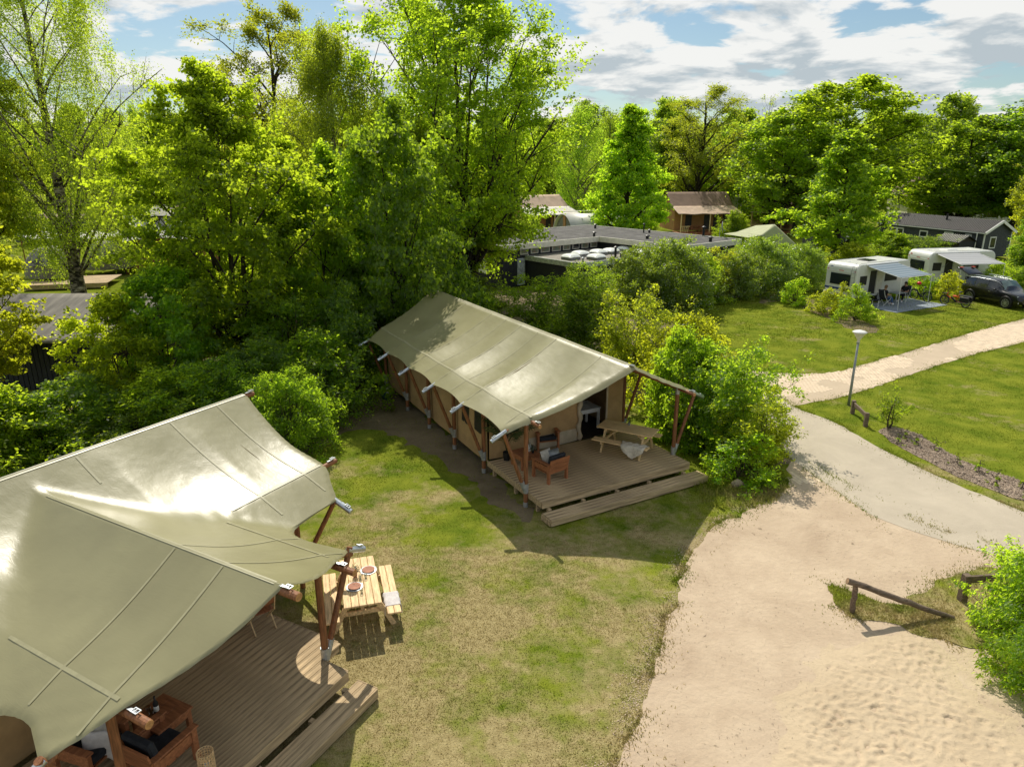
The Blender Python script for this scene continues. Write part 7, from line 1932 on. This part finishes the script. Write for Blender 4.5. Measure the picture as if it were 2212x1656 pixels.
def bicycle(label, p, rz, frame_m, cargo=False, bell=True):
    """bicycle along +x, standing at p (midway between the wheels)"""
    t = thing('bicycle' if not cargo else 'cargo_bicycle', label, 'bicycle', p, rz)
    R = 0.34 if not cargo else 0.28
    wb = 0.56 if not cargo else 0.68
    for sx, nm in ((1, 'front_wheel'), (-1, 'rear_wheel')):
        c = (sx * wb, 0, R)
        w = MB().path([(c[0] + R * math.cos(a), 0, R + R * 0.97 * math.sin(a)) for a in [2 * math.pi * k / 28 for k in range(29)]], 0.026, 6, False).build(nm, M['rubber'], t, smooth=True)
        MB().path([(c[0] + (R - 0.04) * math.cos(a), 0, R + (R - 0.04) * math.sin(a)) for a in [2 * math.pi * k / 24 for k in range(25)]], 0.010, 5, False).build('rim', M['steel'], w)
        sp = MB()
        for k in range(12):
            a = 2 * math.pi * k / 12; sp.path([(c[0], 0.02 * (-1) ** k, R), (c[0] + (R - 0.04) * math.cos(a), 0, R + (R - 0.04) * math.sin(a))], 0.003, 3, False)
        sp.build('spokes', M['steel'], w)
        MB().path([(c[0], -0.05, R), (c[0], 0.05, R)], 0.035 if sx < 0 else 0.025, 8).build('hub', M['black'], w)
        MB().path([(c[0] + (R + 0.05) * math.cos(a), 0, R + (R + 0.05) * math.sin(a)) for a in [math.radians(15 + 130 * k / 10) + (0 if sx < 0 else 0.35) for k in range(11)]], 0.022, 5, False).build('mudguard', M['black'], t)
    f = MB()
    bb = (-0.05, 0, 0.30); hd = (wb - 0.16, 0, 0.80); hl = (wb - 0.10, 0, 0.62); st = (-0.20, 0, 0.78)
    f.path([hd, hl], 0.024, 8).path([hl, bb], 0.030, 8).path([bb, st], 0.022, 8).path([(-wb, 0.05, R), bb], 0.014, 6).path([(-wb, -0.05, R), bb], 0.014, 6).path([(-wb, 0.05, R), (-0.15, 0, 0.62)], 0.012, 6).path([(-wb, -0.05, R), (-0.15, 0, 0.62)], 0.012, 6)
    f.build('frame', frame_m, t, smooth=True)
    MB().path([hl, (wb - 0.04, 0.05, 0.5), (wb, 0.05, R)], 0.014, 6).path([hl, (wb - 0.04, -0.05, 0.5), (wb, -0.05, R)], 0.014, 6).build('fork', frame_m if not cargo else M['black'], t)
    MB().path([hd, (hd[0] - 0.04, 0, 1.0)], 0.016, 6).path([(hd[0] - 0.16, -0.30, 1.05), (hd[0] - 0.03, -0.16, 1.04), (hd[0] - 0.03, 0.16, 1.04), (hd[0] - 0.16, 0.30, 1.05)], 0.012, 6).build('handlebar', M['black'], t)
    MB().path([st, (-0.23, 0, 0.92)], 0.014, 6).build('seat_post', M['steel'], t)
    MB().ball((-0.25, 0, 0.95), (0.13, 0.075, 0.035), 12, 7).build('saddle', M['black'], t, smooth=True)
    MB().path([(-0.05, -0.09, 0.30), (-0.05, 0.09, 0.30)], 0.06, 10).path([(-0.05, 0.09, 0.30), (0.07, 0.10, 0.18)], 0.010, 5).path([(-0.05, -0.09, 0.30), (-0.17, -0.10, 0.42)], 0.010, 5).build('crank', M['black'], t)
    MB().box((0.14, 0, 0.43), (0.34, 0.07, 0.08), M=Matrix.Rotation(-0.62, 3, 'Y')).build('battery', M['black'], t)
    if cargo:
        MB().box((-wb + 0.05, 0, 0.72), (0.75, 0.30, 0.05)).build('rack', M['black'], t, bevel=0.01)
        for sy in (-1, 1):
            MB().box((-wb + 0.02, sy * 0.20, 0.50), (0.60, 0.10, 0.34)).build('pannier', M['black'], t, bevel=0.03)
            MB().path([(-wb - 0.3, sy * 0.22, 0.30), (-wb + 0.4, sy * 0.22, 0.30)], 0.014, 6).build('running_board', M['steel'], t)
        MB().box((0.05, 0, 0.62), (0.26, 0.16, 0.12)).build('step_tube', frame_m, t, bevel=0.03)
        MB().box((wb + 0.02, 0, 0.72), (0.30, 0.28, 0.04)).build('front_rack', M['black'], t)
    else:
        MB().path([(-wb - 0.22, 0, 0.74), (-0.25, 0, 0.74)], 0.014, 6).path([(-wb - 0.22, 0.07, 0.74), (-0.25, 0.05, 0.74)], 0.010, 6).path([(-wb - 0.22, -0.07, 0.74), (-0.25, -0.05, 0.74)], 0.010, 6).path([(-wb, 0.06, R), (-wb - 0.1, 0.06, 0.74)], 0.008, 5).build('carrier', M['black'], t)
    MB().path([(-0.1, 0.04, 0.28), (-0.16, 0.20, 0.0)], 0.012, 5).build('kickstand', M['black'], t)
    return t
M['frame_grey'] = mat('grey_green_frame', (0.10, 0.13, 0.12), 0.4, 0.05, 5)
g1, g2 = S(*c4(1175, 690)), S(*c4(1330, 725))
bicycle('grey city bicycle beside the groundsheet', ((g1.x + g2.x) / 2, (g1.y + g2.y) / 2, 0), math.atan2(g1.y - g2.y, g1.x - g2.x), M['frame_grey'])
hm = thing('red_helmet', 'red helmet hanging on the handlebar of the grey bicycle', 'helmet', (g1.x + 0.15, g1.y - 0.35, 1.05))
MB().ball((0, 0, 0.08), (0.14, 0.17, 0.12), 14, 8).build('shell', mat('red_helmet_shell', (0.70, 0.03, 0.03), 0.35, 0.05, 5), hm, smooth=True)
MB().path([(-0.12, 0, 0.05), (-0.07, 0.02, -0.12), (0.07, 0.02, -0.12), (0.12, 0, 0.05)], 0.008, 5).build('strap', M['black'], hm)
o1, o2 = S(*c4(1475, 738)), S(*c4(1665, 770))
bicycle('orange cargo bicycle with black panniers beside the clipped hedge bush', ((o1.x + o2.x) / 2, (o1.y + o2.y) / 2, 0), math.atan2(o1.y - o2.y, o1.x - o2.x), M['orange'], True)
kk = S(*c4(2170, 560)); bicycle('black bicycle by the hedge at the right picture edge', (kk.x - 0.2, kk.y, 0), 1.9, M['black'])

def car():
    h = V((0.25, -0.97, 0)).normalized(); C0 = (32.3, 45.7)
    t = thing('parked_car', 'black sport utility car with its tailgate open at the right picture edge', 'car', (*C0, 0), math.atan2(h.y, h.x))
    paint = mat('black_car_paint', (0.006, 0.007, 0.009), 0.22, 0.1, 4, spec=0.5, coat=0.25)
    # stations along the car: x, half width low, half width shoulder, z sill, z shoulder, roof half width, z roof
    stn = [(-2.30, 0.74, 0.72, 0.55, 0.98, None), (-2.20, 0.84, 0.84, 0.42, 1.02, (0.62, 1.22)), (-1.9, 0.90, 0.90, 0.33, 1.04, (0.64, 1.62)), (-1.2, 0.92, 0.92, 0.28, 1.04, (0.66, 1.68)), (-0.3, 0.92, 0.92, 0.27, 1.03, (0.66, 1.69)),
           (0.35, 0.92, 0.92, 0.27, 1.02, (0.64, 1.63)), (0.85, 0.92, 0.92, 0.27, 1.02, (0.60, 1.30)), (1.15, 0.92, 0.90, 0.28, 1.02, None), (1.75, 0.91, 0.87, 0.30, 0.97, None), (2.15, 0.84, 0.78, 0.36, 0.86, None), (2.30, 0.70, 0.66, 0.45, 0.74, None)]
    P = []
    for x, wl, ws, zs, zh, rf in stn:
        half = [(0.0, zs - 0.05), (wl * 0.85, zs - 0.05), (wl, zs + 0.08), (wl + 0.012, (zs + zh) / 2), (ws, zh - 0.06), (ws * 0.95, zh)]
        if rf:
            rw, rz_ = rf; half += [(ws * 0.95 + (rw - ws * 0.95) * 0.5, zh + (rz_ - zh) * 0.52), (rw + 0.02, rz_ - 0.07), (rw - 0.08, rz_ - 0.015), (0.0, rz_ + 0.02)]
        else:
            half += [(ws * 0.80, zh + 0.015), (ws * 0.55, zh + 0.03), (ws * 0.3, zh + 0.04), (0.0, zh + 0.045)]
        P.append([(x, y, z) for y, z in half] + [(x, -y, z) for y, z in half[-2:0:-1]])
    mb = MB().grid(P, True); n = len(P[0])
    mb.add(P[0], [tuple(range(n - 1, -1, -1))]); mb.add(P[-1], [tuple(range(n))])
    body = mb.build('body', paint, t, smooth=True)
    md = body.modifiers.new('sub', 'SUBSURF'); md.levels = 1; md.render_levels = 2
    # glazing laid just outside the cabin sides
    def at_side(x, f, s):
        a = [q for q in stn if q[5]]
        for q0, q1 in zip(a[:-1], a[1:]):
            if q0[0] <= x <= q1[0]:
                k = (x - q0[0]) / (q1[0] - q0[0]); L_ = lambda i: q0[i] + (q1[i] - q0[i]) * k
                ws, zh = L_(2) * 0.95, L_(4); rw = q0[5][0] + (q1[5][0] - q0[5][0]) * k; rz_ = q0[5][1] + (q1[5][1] - q0[5][1]) * k
                return V((x, s * (ws + (rw + 0.02 - ws) * f + 0.004), zh + (rz_ - 0.07 - zh) * f))
    for s in (-1, 1):
        for a, b in ((-1.85, -1.22), (-1.16, -0.26), (-0.20, 0.62)):
            P = [[at_side(a + (b - a) * i / 8, 0.10 + 0.82 * j / 6, s) for j in range(7)] for i in range(9)]
            MB().grid(P).build('side_window', M['glass'], t, smooth=True)
        MB().path([at_side(-1.9 + 2.7 * k / 14, 1.0, s) + V((0, s * 0.012, 0.01)) for k in range(15)], 0.014, 5).build('window_trim', M['zinc'], t, smooth=True)
        MB().path([V((-1.5, s * 0.56, 1.72)), V((-1.3, s * 0.57, 1.755)), V((0.0, s * 0.56, 1.745)), V((0.2, s * 0.55, 1.69))], 0.018, 6).build('roof_rail', M['zinc'], t)
        mr = MB().ball((0.52, s * 1.03, 1.10), (0.09, 0.12, 0.08), 10, 7).build('wing_mirror', paint, t, smooth=True)
        for x in (1.35, -1.35):
            w = MB().path([(x, s * 0.70, 0.36), (x, s * 0.945, 0.36)], [0.36, 0.36], 24).build('wheel', M['rubber'], t)
            rim = MB().path([(x, s * 0.90, 0.36), (x, s * 0.951, 0.36)], [0.25, 0.25], 20).build('rim', M['black'], w)
            sp = MB()
            for k in range(10):
                a = 2 * math.pi * k / 10; sp.bar((x, s * 0.957, 0.36), (x + 0.235 * math.cos(a), s * 0.957, 0.36 + 0.235 * math.sin(a)), 0.012, 0.035, up=(math.cos(a + 1.57), 0, math.sin(a + 1.57)))
            sp.build('spokes', M['zinc'], w)
            MB().path([(x + 0.245 * math.cos(a), s * 0.955, 0.36 + 0.245 * math.sin(a)) for a in [2 * math.pi * k / 24 for k in range(25)]], 0.014, 5, False).build('rim_ring', M['zinc'], w)
            MB().path([(x + 0.41 * math.cos(a), s * 0.935, 0.36 + 0.41 * math.sin(a)) for a in [math.pi * k / 12 for k in range(13)]], 0.035, 6).build('wheel_arch', M['black'], t, smooth=True)
        hl = MB().grid([[(2.0 + 0.16 * i / 3 - 0.05 * j, s * (0.80 - 0.14 * i / 3 + 0.02 * j), 0.80 - 0.05 * i / 3 + 0.09 * j) for j in (0, 1)] for i in range(4)]).build('headlight', M['clear'] if False else mat('lamp_glass', (0.55, 0.6, 0.62), 0.12, 0.2, 30) if s < 0 else bpy.data.materials['lamp_glass'], t, solid=0.02)
        MB().b2((-0.02, s * 0.932 - 0.008, 0.88), (0.16, s * 0.932 + 0.008, 0.91)).build('door_handle', M['zinc'], t)
        MB().box((2.12, s * 0.80, 0.50), (0.04, 0.03, 0.16)).build('fog_light', M['white'], t)
    P = [[(0.42 + 0.52 * i / 6 , (-0.60 + 1.2 * j / 10) * (1 + 0.22 * i / 6), 1.585 - 0.50 * i / 6 + 0.035 * (1 - (j / 5 - 1) ** 2)) for j in range(11)] for i in range(7)]
    MB().grid([[(x + 0.05, y, z + 0.03) for x, y, z in row] for row in P]).build('windscreen', mat('windscreen_glass', (0.10, 0.16, 0.15), 0.08, 0.3, 2, spec=0.9), t, smooth=True)
    MB().box((2.30, 0, 0.60), (0.03, 1.0, 0.18)).build('grille', M['black'], t)
    # open tailgate, hinged at the rear of the roof
    g = MB().grid([[(-1.95 - 1.05 * i / 6, -0.66 + 1.32 * j / 8, 1.68 + 0.42 * math.sin(1.1 * i / 6) + 0.02 * (1 - (j / 4 - 1) ** 2)) for j in range(9)] for i in range(7)]).build('tailgate', paint, t, smooth=True, solid=0.05)
    MB().grid([[(-2.05 - 0.5 * i / 4, -0.55 + 1.1 * j / 6, 1.655 + 0.40 * math.sin(1.1 * (0.1 + 0.5 * i / 4)) ) for j in range(7)] for i in range(5)]).build('rear_window', M['glass'], g, smooth=True)
    for s in (-1, 1):
        MB().box((-2.75, s * 0.5, 2.06), (0.18, 0.22, 0.04)).build('tail_light', M['red'], g)
        MB().path([(-1.95, s * 0.60, 1.15), (-2.45, s * 0.58, 1.90)], 0.012, 5).build('gas_strut', M['steel'], g)
    MB().b2((-2.28, -0.55, 0.62), (-2.18, 0.55, 1.50)).build('boot_opening', M['charcoal'], t)
car()
